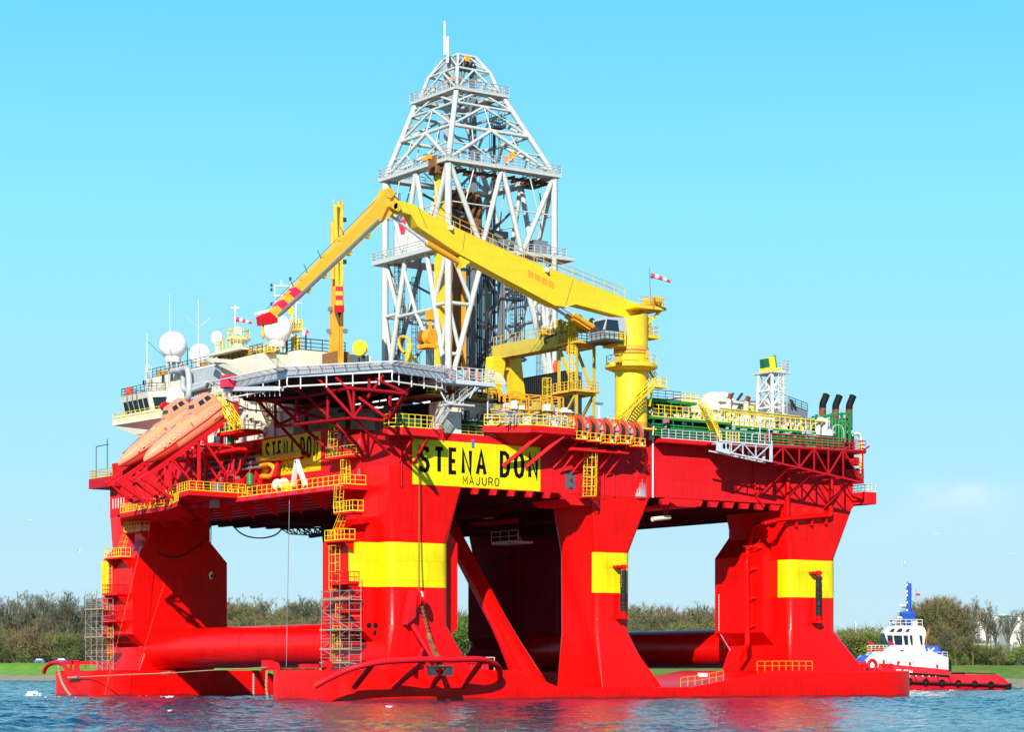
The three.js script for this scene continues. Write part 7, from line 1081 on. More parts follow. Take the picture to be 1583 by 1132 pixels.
{ // rope fenders on the mid and stern columns
  const mk = (u, v0, v1, label, r, m) => { const a = onZ(u, v0, .75), b = onZ(u, v1, .75), g = thing('rope_fender', label, 'fender', b, 'black stacked fenders on the columns'), n = 22, L = dist(a, b), M2 = mb(); for (let i = 0; i < n; i++) M2.lathe(mix(a, b, (i + .5) / n), [[r * .8, -L / n * .5], [r * (1 + rr(-.06, .06)), -L / n * .25], [r * (1 + rr(-.06, .06)), L / n * .25], [r * .8, L / n * .5]], 12); M2.build('fender_ring', M.hose, g);
    mb().lathe(a, [[0, .7], [r * .8, .7], [r * .85, 0], [0, 0]], 12).lathe(b, [[0, 0], [r * .85, 0], [r * .8, -.9], [0, -.9]], 12).box(a[0] - 1.1, a[0] + .5, a[1] + .3, a[1] + .6, 0, .9).box(b[0] - .7, b[0] + .7, b[1] - .9, b[1] - .5, 0, .9).build('bracket', M.red, g); const w = mb(); for (let i = 0; i < 8; i++) w.bar(add(mix(a, b, i / 18), [-r, 0, .12]), add(mix(a, b, i / 18 + .005), [r, 0, .12]), .1, .12); if (m) w.build('wooden_slat', M.wood, g); };
  mk(963.5, 882, 946, 'black stacked fender on the middle column, its upper part faced with wooden slats', .42, true); mk(1265, 891, 953, 'black stacked fender on the stern column across its yellow band', .42, false);
}
function scaffold(f, label, uL, uR, vT, vB, x, lev, planks) { // tube scaffold tower
  const a = onX(uL, vB, x), b = onX(uR, vB, x), yT = onX((uL + uR) / 2, vT, x)[1], y0 = 3.2, g = thing('scaffold_tower', label, 'scaffolding', [x, y0, (a[2] + b[2]) / 2]), m = mb(), d = mb(), z0 = a[2], z1 = b[2], n = 3, X = [x, x + 1.6];
  for (const xx of X) { for (let i = 0; i <= n; i++) { const z = lerp(z0, z1, i / n); m.tube([xx, y0, z], [xx, yT + rr(0, 1.6), z], .038, .038, 5); } const L = Math.round((yT - y0) / 1.15); for (let k = 0; k <= L; k++) { const y = lerp(y0 + .4, yT, k / L); m.tube([xx, y, z0 - .2], [xx, y, z1 + .2], .03, .03, 4); if (k < L && k % 2 === 0) d.tube([xx, y, k % 4 ? z0 : z1], [xx, lerp(y0 + .4, yT, Math.min(L, k + 2) / L), k % 4 ? z1 : z0], .04, .04, 4); } }
  for (let i = 0; i <= n; i++) { const z = lerp(z0, z1, i / n), L = 12; for (let k = 0; k <= L; k++) m.tube([X[0], lerp(y0 + .4, yT, k / L), z], [X[1], lerp(y0 + .4, yT, k / L), z], .04, .04, 4); }
  m.build('standard_tube', M.scaff, g); d.build('diagonal_tube', M.scaff, g); const p = mb(); for (const v of planks) { const y = onX((uL + uR) / 2, v, x)[1]; for (let i = 0; i < 4; i++) p.box(x + .05 + i * .4, x + .4 + i * .4, y - .06, y + .02, z0 - .3, z1 + .3); p.box(x - .06, x - .02, y, y + .2, z0 - .3, z1 + .3); } p.build('plank', M.wood, g); void f; void lev;
}
scaffold(id, 'grey tube scaffold tower against the near bow column', 497, 540, 914, 1035, -4.2, 8, [928, 975, 1005, 1026]);
scaffold(mz, 'grey tube scaffold tower against the far bow column at the left', 133, 159, 926, 1037, -5.0, 8, [943, 986]);
{ // yellow caps and coil at the scaffold foot; deck gear on pontoons
  const g = thing('mooring_gear', 'red bollards and rollers on the deck of the near pontoon behind the anchor rack', 'bollards', [14, 3.3, 0]), m = mb(), y = mb(); for (let i = 0; i < 6; i++) { const a = onZ(722 + i * 6, 1036, 1); m.lathe([a[0], 3.3, a[2]], [[0, 0], [.3, 0], [.26, .7], [.38, .8], [.38, .95], [0, .95]], 10); } m.build('bollard', M.redbright, g); y.rail([[onZ(720, 1036, 0)[0], 3.3, -.5], [onZ(768, 1036, 0)[0], 3.3, -.5]], { r: .06, gap: .9, h: 1.5, toe: 0 }).build('handrail', M.cream, g);
  const c = thing('bow_chock', 'red bow chock with a chain at the tip of the near pontoon', 'chock', onX(418, 1030, -8)); const a = onX(413, 1036, -7.5), b = onX(424, 1036, -7.5); mb().prism([[a[2], 3.2], [b[2] + .3, 3.2], [b[2], 4.1], [a[2] + .1, 4.5]], 'x', -8.3, -6.8).build('cheek', M.redbright, c); chain(c, [onX(413, 1038, -8.6), onX(412, 1060, -8.7), onX(414, 1080, -8.7)], .34, .07, M.wood);
  { const k = thing('chain_heap', 'rusty loose chain lying across the bow deck of the near pontoon', 'chain', onX(455, 1037, -6)); chain(k, [onX(424, 1036, -6), onX(445, 1037.5, -6), onX(470, 1037, -6), onX(492, 1037.5, -6)].map((p) => [p[0], 3.42, p[2]]), .32, .07, M.rust); mb().bbox(-6, -4.6, 3.25, 4.0, -10.5, -8).lathe([-5, 3.9, -6], [[0, 0], [.5, 0], [.5, .9], [0, .9]], 12, [0, 0, 1]).build('chain_stopper', M.redbright, k); }
  const f = thing('towing_bracket', 'red ring-shaped towing brackets with a chain at the far pontoon bow', 'towing bracket', onX(95, 1035, -8)), F = (u, v, x = -8) => onX(u, v, x), tb = mb(); for (const dx of [-8, -6]) tb.curve([F(68, 1040, dx), F(71, 1033, dx), F(79, 1026.5, dx), F(90, 1025, dx), F(99, 1028, dx), F(104, 1036, dx), F(105, 1040, dx)], .3, 26, 10); tb.bar(F(90, 1025, -8), F(155, 1025.5, -4), .5).build('ring', M.redbright, f); const bo = mb(); for (const u of [110, 117, 121]) { const p = F(u, 1038, -7); bo.lathe([p[0], 3.25, p[2]], [[0, 0], [.32, 0], [.24, .5], [.24, 1.2], [.34, 1.3], [0, 1.5]], 10); } bo.build('bollard', M.redbright, f); chain(f, [F(91, 1031, -8.6), F(93, 1045, -8.9), F(100, 1062, -9.2), F(110, 1077, -9.4)], .42, .1, M.wood);
  const t = thing('tow_rope', 'frayed tan tow rope stretched from the far pontoon to the near one', 'rope', F(250, 1042, -9)); const rp = [F(110, 1048, -8.9), F(180, 1044, -9), F(258, 1041, -9), F(320, 1037, -9), F(380, 1034, -9), F(412, 1032, -8.6)]; mb().curve(rp, .07, 40, 5).build('rope', M.wood, t); mb().curve([F(106, 1048, -9), F(112, 1048, -9), F(122, 1047.4, -9)], .18, 8, 6).curve([F(250, 1041.4, -9), F(258, 1041, -9), F(266, 1040, -9)], .15, 8, 6).build('chafing_sleeve', M.wood, t);
  // draught marks on the far pontoon's inner end
  const d = mb(); for (let i = 0; i < 12; i++) { const p = onZ(381, 1043 + i * 2.7, -60); d.cbox([p[0], p[1], mz(-15.62) + .06], .22, .16, .05); } d.build('draught_marks', M.white, farPontoon);
  // railings on the stern slope of the near pontoon
  const s = mb(), R = (u, v) => { const p = onZ(u, v, 2.6); return [p[0], prof(p[0]), 2.6]; }; s.rail([R(1052, 1058), R(1085, 1044), R(1118, 1038)], { r: .05, gap: 1.2, toe: 0, h: 1.2 }).rail([[58, 3.27, -1.5], [70, 3.27, -1.5]], { r: .05, gap: 1.4, toe: 0, h: 1.2 }).rail([[57, 3.27, 2.6], [64, 3.27, 2.6]], { r: .05, gap: 1.2, toe: 0, h: 1.2 }); s.build('railing', M.orangey, nearPontoon); const so = mb(); const p0 = R(1086, 1043); so.cbox(add(p0, [0, 1.2, 0]), 1.2, .5, .5); so.build('white_box', M.white, nearPontoon);
  const rg = thing('pontoon_ring', 'red ring and bollards on the stern end of the near pontoon', 'fairlead', [84, 3.25, 0]); const c2 = onZ(1343, 1035, 0); mb().geo(new THREE.TorusGeometry(.72, .24, 10, 24), new THREE.Matrix4().makeTranslation(c2[0], 3.95, .6)).build('ring', M.redbright, rg); const b2 = mb(); for (const u of [1327, 1332, 1362, 1369, 1374]) { const p = onZ(u, 1036, 0); b2.lathe([p[0], 3.25, .4], [[0, 0], [.3, 0], [.24, .5], [.36, .9], [0, 1]], 10); } b2.build('bollard', M.redbright, rg);
}

// ================================================================ water, banks, trees, far buildings
const SEA = -.25;
const waves = []; { for (let i = 0; i < 30; i++) { const L = .9 * Math.pow(10, i / 30), th = .9 + rr(-1.0, 1.0), k = 2 * Math.PI / L; waves.push([k * Math.cos(th), k * Math.sin(th), rr(0, 6.28), .0062 * Math.pow(L, .82)]); } }
function wave(x, z) { let y = 0; const gust = .6 + .8 * vnoise(x / 23 + 40, z / 31 + 90) * (.6 + .6 * vnoise(x / 90, z / 70)); for (const [a, b, p, A] of waves) { const s = Math.sin(a * x + b * z + p); y += A * (s + .28 * Math.cos(2 * (a * x + b * z + p))); } const dx = x - CAM.x, dz = z - CAM.z, X = dx * RIGHT.x + dz * RIGHT.z, Z = dx * FWD.x + dz * FWD.z, lee = sstep(X, -34, -14) * (1 - sstep(X, 22, 46)) * sstep(Z, 60, 150) * (1 - sstep(Z, 285, 300)); return y * gust * 1.75 * (1 - .6 * lee); }   // smoother in the rig's lee
const T_RIPPLE = tex(512, (u, v) => { let s = 0; for (const [f, a] of [[11, .35], [23, .3], [47, .22], [89, .13]]) s += a * vnoise(u * f + v * f * .3 * 0, v * f, f); return s; }, false, 1 / 6);
const waterMat = new THREE.MeshPhysicalMaterial({ color: new THREE.Color().setRGB(.004, .036, .075), roughness: .07, metalness: 0, ior: 1.34 }); waterMat.bumpMap = T_RIPPLE; waterMat.bumpScale = .085;
function waterSheet(name, X0, X1, Z0, Z1, nx, nz, amp) {   // rectangle in metres right of / ahead of the quay the photo was taken from
  const pos = new Float32Array((nx + 1) * (nz + 1) * 3), uv = new Float32Array((nx + 1) * (nz + 1) * 2), idx = []; let k = 0;
  for (let j = 0; j <= nz; j++) for (let i = 0; i <= nx; i++) { const p = far(lerp(X0, X1, i / nx), lerp(Z0, Z1, j / nz), 0); pos[k * 3] = p[0]; pos[k * 3 + 1] = SEA + (amp ? wave(p[0], p[2]) * amp : 0); pos[k * 3 + 2] = p[2]; uv[k * 2] = p[0]; uv[k * 2 + 1] = p[2]; k++; }
  for (let j = 0; j < nz; j++) for (let i = 0; i < nx; i++) { const a = j * (nx + 1) + i; idx.push(a, a + 1, a + nx + 2, a, a + nx + 2, a + nx + 1); }
  const g = new THREE.BufferGeometry(); g.setAttribute('position', new THREE.BufferAttribute(pos, 3)); g.setAttribute('uv', new THREE.BufferAttribute(uv, 2)); g.setIndex(idx); g.computeVertexNormals();
  const m = new THREE.Mesh(g, waterMat); m.name = name; m.receiveShadow = true; scene.add(m); return struct(m);
}
waterSheet('water', -78, 78, 96, 300, 440, 560, 1);
waterSheet('water_far', -260, 260, 300, 980, 420, 520, 1);
waterSheet('water_left', -1200, -78, -100, 300, 60, 40, .6); waterSheet('water_right', 78, 1200, -100, 300, 60, 40, .6); waterSheet('water_near', -78, 78, -100, 96, 90, 120, .8);
// the far bank runs obliquely away to the left
const BN = [.7943, .6076], BT = [.6076, -.7943], BC = 391.2;
const bank = (t, d) => { const X = -196 + BT[0] * t + BN[0] * d, Z = 900 + BT[1] * t + BN[1] * d; return [X, Z]; };
const HB = [[-6, -1.6], [0, -.25], [4, .6], [9, 1.4], [16, 2.0], [30, 4.6], [42, 5.5], [60, 5.2], [110, 4.0], [400, 4], [1500, 4], [6000, 4]];
function bankY(d, t = 200) { let k = 0; while (k < HB.length - 2 && d > HB[k + 1][0]) k++; const y = lerp(HB[k][1], HB[k + 1][1], Math.min(1, (d - HB[k][0]) / (HB[k + 1][0] - HB[k][0]))); return y > 0 ? y * lerp(1.3, .86, sstep(t, 60, 380)) : y; }
function strip(name, d0, d1, nd, m, rough, t0 = -1600, t1 = 900, nt = 420) {
  const P = [], idx = [], uv = [];
  for (let j = 0; j <= nd; j++) for (let i = 0; i <= nt; i++) { const d = lerp(d0, d1, j / nd), t = lerp(t0, t1, i / nt), b = bank(t, d + 2.2 * (vnoise(t / 17, 3) - .5) * (d < 12 ? 1 : 0)), p = far(b[0], b[1], bankY(d, t) + rough * (vnoise(t / 3.1, d / 2.3) - .5) + rough * (vnoise(t / 1.1, d) - .5)); P.push(...p); uv.push(t, d); }
  for (let j = 0; j < nd; j++) for (let i = 0; i < nt; i++) { const a = j * (nt + 1) + i; idx.push(a, a + 1, a + nt + 2, a, a + nt + 2, a + nt + 1); }
  const g = new THREE.BufferGeometry(); g.setAttribute('position', new THREE.Float32BufferAttribute(P, 3)); g.setAttribute('uv', new THREE.Float32BufferAttribute(uv, 2)); g.setIndex(idx); g.computeVertexNormals();
  const o = new THREE.Mesh(g, m); o.name = name; o.castShadow = o.receiveShadow = true; scene.add(o); return struct(o);
}
const T_GRASS = tex(256, (u, v) => { const a = fbm(u * 8, v * 8, 8, 5), b = vnoise(u * 70, v * 70, 70), s = sstep(a, .38, .66); const k = .55 + .5 * b; return [lerp(.42, .85, s) * k * 1.5, lerp(.72, .74, s) * k * 1.5, lerp(.18, .36, s) * k * 1.5]; }, false, 1 / 22);
const T_STONE = tex(256, (u, v) => { const a = vnoise(u * 60, v * 60, 60), b = fbm(u * 10, v * 10, 10, 4); const k = .5 + .5 * a + .4 * (b - .5); const gr = sstep(b, .52, .7); return [k * lerp(.9, .6, gr), k * lerp(.86, .72, gr), k * lerp(.74, .3, gr)]; }, false, 1 / 9);
strip('stone_bank', -6, 12, 12, mat([.36, .34, .28], { rough: .95, map: T_STONE }), .5);
strip('grass_bank', 12, 64, 14, mat([.17, .31, .045], { rough: 1, map: T_GRASS }), .2, -1600, 330);
strip('grass_bank', 12, 64, 14, mat([.15, .19, .05], { rough: 1, map: T_GRASS }), .35, 330, 900, 200);
strip('ground', 64, 6000, 26, mat([.12, .16, .05], { rough: 1, map: T_GRASS }), .2, -9000, 5200, 200);

// trees: a few grown shapes of each kind, each tree a copy of its own
const treeMat = (rgb) => mat([rgb[0] * .68, rgb[1] * .76, rgb[2] * .62], { rough: .95, map: null });
const BARK = treeMat([.13, .115, .08]), BARKG = treeMat([.17, .19, .07]);
function growTree(kind) {
  const tr = mb(), cr = mb(); const H = 20;
  const tw = (p, d, l, w) => { const q = add(p, mul(d, l)), s = norm(cross(d, norm([rr(-1, 1), rr(-1, 1), rr(-1, 1)]))); cr.tri(add(p, mul(s, w)), sub(p, mul(s, w)), q); };
  const leaf = (p, s) => { const a = norm([rr(-1, 1), rr(-.6, 1), rr(-1, 1)]), b = norm(cross(a, [rr(-1, 1), rr(-1, 1), rr(-1, 1)])), c = cross(a, b); cr.tri(add(p, mul(b, s)), add(p, mul(b, -s * .8)), add(p, mul(c, s * 1.1))); };
  const spray = (p, d, n, L, w) => { for (let i = 0; i < n; i++) { const e = norm(add(mul(d, 1.1), [rr(-.9, .9), rr(-.35, .9), rr(-.9, .9)])); const l = L * rr(.5, 1.2); tw(p, e, l, w); const q = add(p, mul(e, l * .45)); tw(q, norm(add(e, [rr(-.8, .8), rr(-.2, .8), rr(-.8, .8)])), l * .6, w * .8); } };
  if (kind === 'bush') {
    const lobes = []; for (let i = 0; i < 13; i++) lobes.push([rr(-5, 5), rr(1.5, 9), rr(-5, 5), rr(1.4, 3)]);
    for (const L of lobes) { tr.tube([L[0] * .2, 0, L[2] * .2], [L[0], L[1], L[2]], .22, .06, 5); for (let i = 0; i < 190; i++) { const d = norm([rr(-1, 1), rr(-.7, 1), rr(-1, 1)]), k = L[3] * Math.cbrt(rr(.2, 1)); const p = [L[0] + d[0] * k, Math.max(.2, L[1] + d[1] * k * .9), L[2] + d[2] * k]; if (i % 3) leaf(p, rr(.15, .36)); else tw(p, norm(add(d, [0, .9, 0])), rr(.9, 2.4), .05); } }
    return [tr, cr];
  }
  const fork = (p, d, L, r, lev) => {
    const e = add(p, mul(d, L)); tr.tube(p, e, r, r * .6, lev < 2 ? 7 : 4, false);
    if (lev >= 3) { spray(e, d, kind === 'poplar' ? 7 : 8, kind === 'poplar' ? 1.5 : 1.7, .05); return; }
    const n = lev === 0 ? (kind === 'poplar' ? 9 : 6) : kind === 'poplar' ? 4 : 4;
    for (let i = 0; i < n; i++) { const a = i * 2.4 + rr(0, 1), sp = kind === 'poplar' ? rr(.28, .5) : rr(.55, 1.0), q = mix(p, e, lev === 0 ? rr(.32, 1) : rr(.45, 1)), s1 = norm(cross(d, [.3, .1, .9])), s2 = cross(d, s1); fork(q, norm(add(d, add(mul(s1, Math.cos(a) * sp), add(mul(s2, Math.sin(a) * sp), [0, kind === 'poplar' ? .25 : .1, 0])))), L * (lev === 0 ? (kind === 'poplar' ? .36 : .46) : .62) * rr(.8, 1.2), r * .5, lev + 1); }
    spray(e, d, 5, 1.6, .05);
  };
  fork([0, 0, 0], norm([rr(-.05, .05), 1, rr(-.05, .05)]), kind === 'poplar' ? H * .68 : H * .42, kind === 'poplar' ? .34 : .4, 0);
  return [tr, cr];
}
const PROTO = {};
function protoTree(key, kind, col, bark) {
  const g = new THREE.Group(), [t, c] = growTree(kind); const add1 = (b, name, m) => { const o = b.build(name, m, null); scene.remove(o); used[name]--; o.position.set(0, 0, 0); o.name = name; g.add(o); }; add1(t, kind === 'bush' ? 'stem' : 'trunk', bark); add1(c, 'crown', treeMat(col)); PROTO[key] = g;
}
for (let i = 0; i < 4; i++) { protoTree('grey' + i, 'poplar', [[.19, .175, .135], [.155, .15, .125], [.20, .17, .115], [.17, .165, .125]][i], BARK); protoTree('red' + i, 'round', [[.23, .15, .09], [.21, .15, .10], [.19, .14, .08], [.22, .17, .08]][i], BARKG); protoTree('olive' + i, 'bush', [[.20, .17, .06], [.13, .15, .045], [.22, .14, .08], [.11, .10, .06]][i], BARK); protoTree('green' + i, 'bush', [[.13, .20, .03], [.08, .14, .03], [.20, .25, .05], [.06, .10, .03]][i], BARK); }
const HT = (o) => { const b = new THREE.Box3().setFromObject(o); return b.max.y; }; for (const k in PROTO) PROTO[k].userData.h = HT(PROTO[k]);
function plant(key, name, u, d, top, label, cat, group, wide = 1) {
  const Z = (BC + d) / ((u - 791.5) / FOC * BN[0] + BN[1]), X = (u - 791.5) / FOC * Z, y0 = bankY(d, (X + 196 - BN[0] * d) / BT[0]) - .2, h = 3 + (1040 - top) / FOC * Z - y0; const o = PROTO[key].clone(); o.name = numbered(name); o.position.set(...far(X, Z, y0)); const s = h / PROTO[key].userData.h; o.scale.set(s * wide, s, s * wide); o.rotation.y = rr(0, 6.28); o.userData = {}; scene.add(o); tag(o, label, cat, group); return o;
}
const G4 = (a) => a + Math.floor(rnd() * 4);
// left bank behind the scaffold: bare poplars over olive scrub
for (let i = 0; i < 22; i++) plant(G4('grey'), 'poplar_tree', -20 + i * 9.2 + rr(-3, 3), rr(62, 120), rr(908, 928) + (i < 3 ? 12 : 0), 'tall bare grey poplar in the row behind the cars on the left bank', 'tree', 'bare poplars on the left bank', rr(.8, 1));
for (let i = 0; i < 26; i++) plant(i % 8 === 3 ? G4('green') : G4('olive'), 'scrub_bush', -18 + i * 7.6 + rr(-3, 3), rr(46, 62), rr(958, 986), 'olive brown bush at the foot of the poplars on the left bank', 'bush', 'scrub below the left poplars', rr(.9, 1.3));
for (let i = 0; i < 16; i++) plant(i % 2 ? G4('grey') : G4('olive'), 'background_tree', -12 + i * 12 + rr(-4, 4), rr(130, 190), rr(934, 950), 'low tree in the wood behind the left poplar row', 'tree', 'wood behind the left poplars', rr(1, 1.3));
// between the far column and the near one, over the red brace
for (let i = 0; i < 16; i++) plant(i % 3 ? (i % 2 ? G4('olive') : G4('red')) : G4('grey'), 'bank_tree', 340 + i * 12 + rr(-4, 4), rr(56, 110), rr(914, 930), 'woolly olive tree on the bank seen above the horizontal red bow brace', 'tree', 'olive trees above the bow brace', rr(1, 1.3));
for (let i = 0; i < 14; i++) plant(i % 5 === 2 ? G4('red') : G4('olive'), 'bank_bush', 345 + i * 13 + rr(-4, 4), rr(46, 56), rr(940, 962), 'brown green bush low on the bank just above the bow brace', 'bush', 'bushes above the bow brace', rr(1, 1.4));
for (let i = 0; i < 6; i++) plant(i % 2 ? G4('green') : G4('olive'), 'willow_tree', 706 + i * 8 + rr(-2, 2), rr(46, 66), rr(925, 945), 'pale green tree seen through the gap right of the near bow column', 'tree', 'trees in the gap by the near bow column', 1);
// between the mid and stern columns
for (let i = 0; i < 15; i++) plant(i % 3 === 1 ? G4('olive') : G4('red'), 'round_tree', 968 + i * 10.5 + rr(-4, 4), rr(58, 110), rr(924, 940), 'bare brown tree on the bank between the middle and stern columns', 'tree', 'brown trees between the middle and stern columns', rr(.9, 1.2));
for (let i = 0; i < 14; i++) plant(i % 5 === 3 ? G4('green') : G4('olive'), 'low_bush', 966 + i * 11 + rr(-4, 4), rr(44, 56), rr(948, 966), 'low bush on the bank between the middle and stern columns', 'bush', 'bushes between the middle and stern columns', rr(1, 1.4));
// right bank: green hedge behind the tug, then tall bare trees in front of the pale sheds
for (let i = 0; i < 12; i++) plant(i % 3 === 2 ? G4('olive') : G4('green'), 'hedge_bush', 1290 + i * 10 + rr(-3, 3), rr(44, 60), rr(962, 976), 'green hedge bush on the bank behind the tug wheelhouse', 'bush', 'green bushes behind the tug', rr(1, 1.4));
for (let i = 0; i < 8; i++) plant(G4('olive'), 'brown_bush', 1296 + i * 16 + rr(-3, 3), rr(62, 90), rr(956, 972), 'brown bush rising behind the green hedge left of the tug mast', 'bush', 'brown bushes left of the tug mast', 1.2);
for (let i = 0; i < 12; i++) plant(G4('red'), 'bare_tree', 1416 + i * 6.6 + rr(-3, 3), rr(48, 90), [940, 928, 922, 918, 916, 915, 916, 918, 922, 927, 934, 944][i], 'bare reddish round tree just right of the tug mast', 'tree', 'reddish bare trees right of the tug mast', rr(.95, 1.15));
for (let i = 0; i < 5; i++) plant(G4('grey'), 'tall_bare_tree', 1500 + i * 20 + rr(-3, 3), rr(46, 80), rr(916, 950), 'tall thin bare tree in front of the pale sheds at the right edge', 'tree', 'bare trees before the pale sheds', rr(.8, 1.1));
for (let i = 0; i < 22; i++) plant(i % 3 ? G4('green') : G4('olive'), 'undergrowth_bush', 1424 + i * 8 + rr(-3, 3), rr(42, 58), rr(988, 1004), 'dark green undergrowth bush below the bare trees on the right bank', 'bush', 'undergrowth on the right bank', rr(1, 1.5));
for (let i = 0; i < 6; i++) plant(i % 2 ? G4('red') : G4('olive'), 'shore_tree', 1440 + i * 13 + rr(-4, 4), rr(40, 48), rr(966, 986), 'slim brown tree at the front of the right bank thicket', 'tree', 'slim trees at the front of the right bank', .9);
{ // pale industrial sheds, a small orange gantry on one roof, and far chimneys
  const shed = (u0, u1, v0, v1, Z, label, m) => { const X0 = (u0 - 791.5) / FOC * Z, X1 = (u1 - 791.5) / FOC * Z, y = 3 + (1040 - v0) / FOC * Z, g = local('industrial_shed', label, 'industrial building', far((X0 + X1) / 2, Z, 3), -TH), w = (X1 - X0) / 2; mb().bbox(-w, w, -2, y - 3, -30, 0, .4).build('wall', m, g); const r = mb(); for (let i = 0; i < 9; i++) r.box(-w + i * w / 4.5, -w + i * w / 4.5 + .8, 0, y - 3.4, 0, .3); r.box(-w - .3, w + .3, y - 3, y - 2.2, -30.5, .5); r.build('cladding_rib', M.galv, g); const win = mb(); for (let i = 0; i < 6; i++) win.bbox(-w + 2 + i * w / 3.2, -w + 5 + i * w / 3.2, y * .45, y * .45 + 2, 0, .35, .05); win.build('window', M.steel, g); return [g, w, y]; }; void 0;
  shed(1421, 1442, 955, 1030, 1250, 'small pale building with windows behind the reddish trees', M.cream); shed(1484, 1500, 954, 1030, 1500, 'grey-white shed end at the left of the pale sheds on the right', M.galv); const s = shed(1499, 1530, 948, 1030, 1450, 'large white shed with an orange gantry on its roof', M.white); shed(1532, 1562, 952, 1030, 1500, 'pale grey shed right of the orange gantry shed', M.galv); shed(1560, 1640, 953, 1030, 1400, 'white shed at the right edge of the picture', M.white);
  const c = thing('roof_gantry', 'small orange gantry on the roof of the large white shed', 'gantry', atD(1510, 948, 1450)); mb().bar(atD(1506, 953, 1450), atD(1506, 947.5, 1450), 1.6).bar(atD(1505, 947.5, 1450), atD(1514, 948, 1450), 1.8).bar(atD(1509, 948, 1450), atD(1506, 951, 1450), 1).build('frame', M.orangey, c);
  const ch = thing('far_chimney', 'thin pale chimney far away between the stern column and the tug', 'chimney', atD(1322, 1000, 2400)); mb().tube(atD(1322, 1010, 2400), atD(1322, 962, 2400), 1.4, 1, 8).build('shaft', M.white, ch);
}

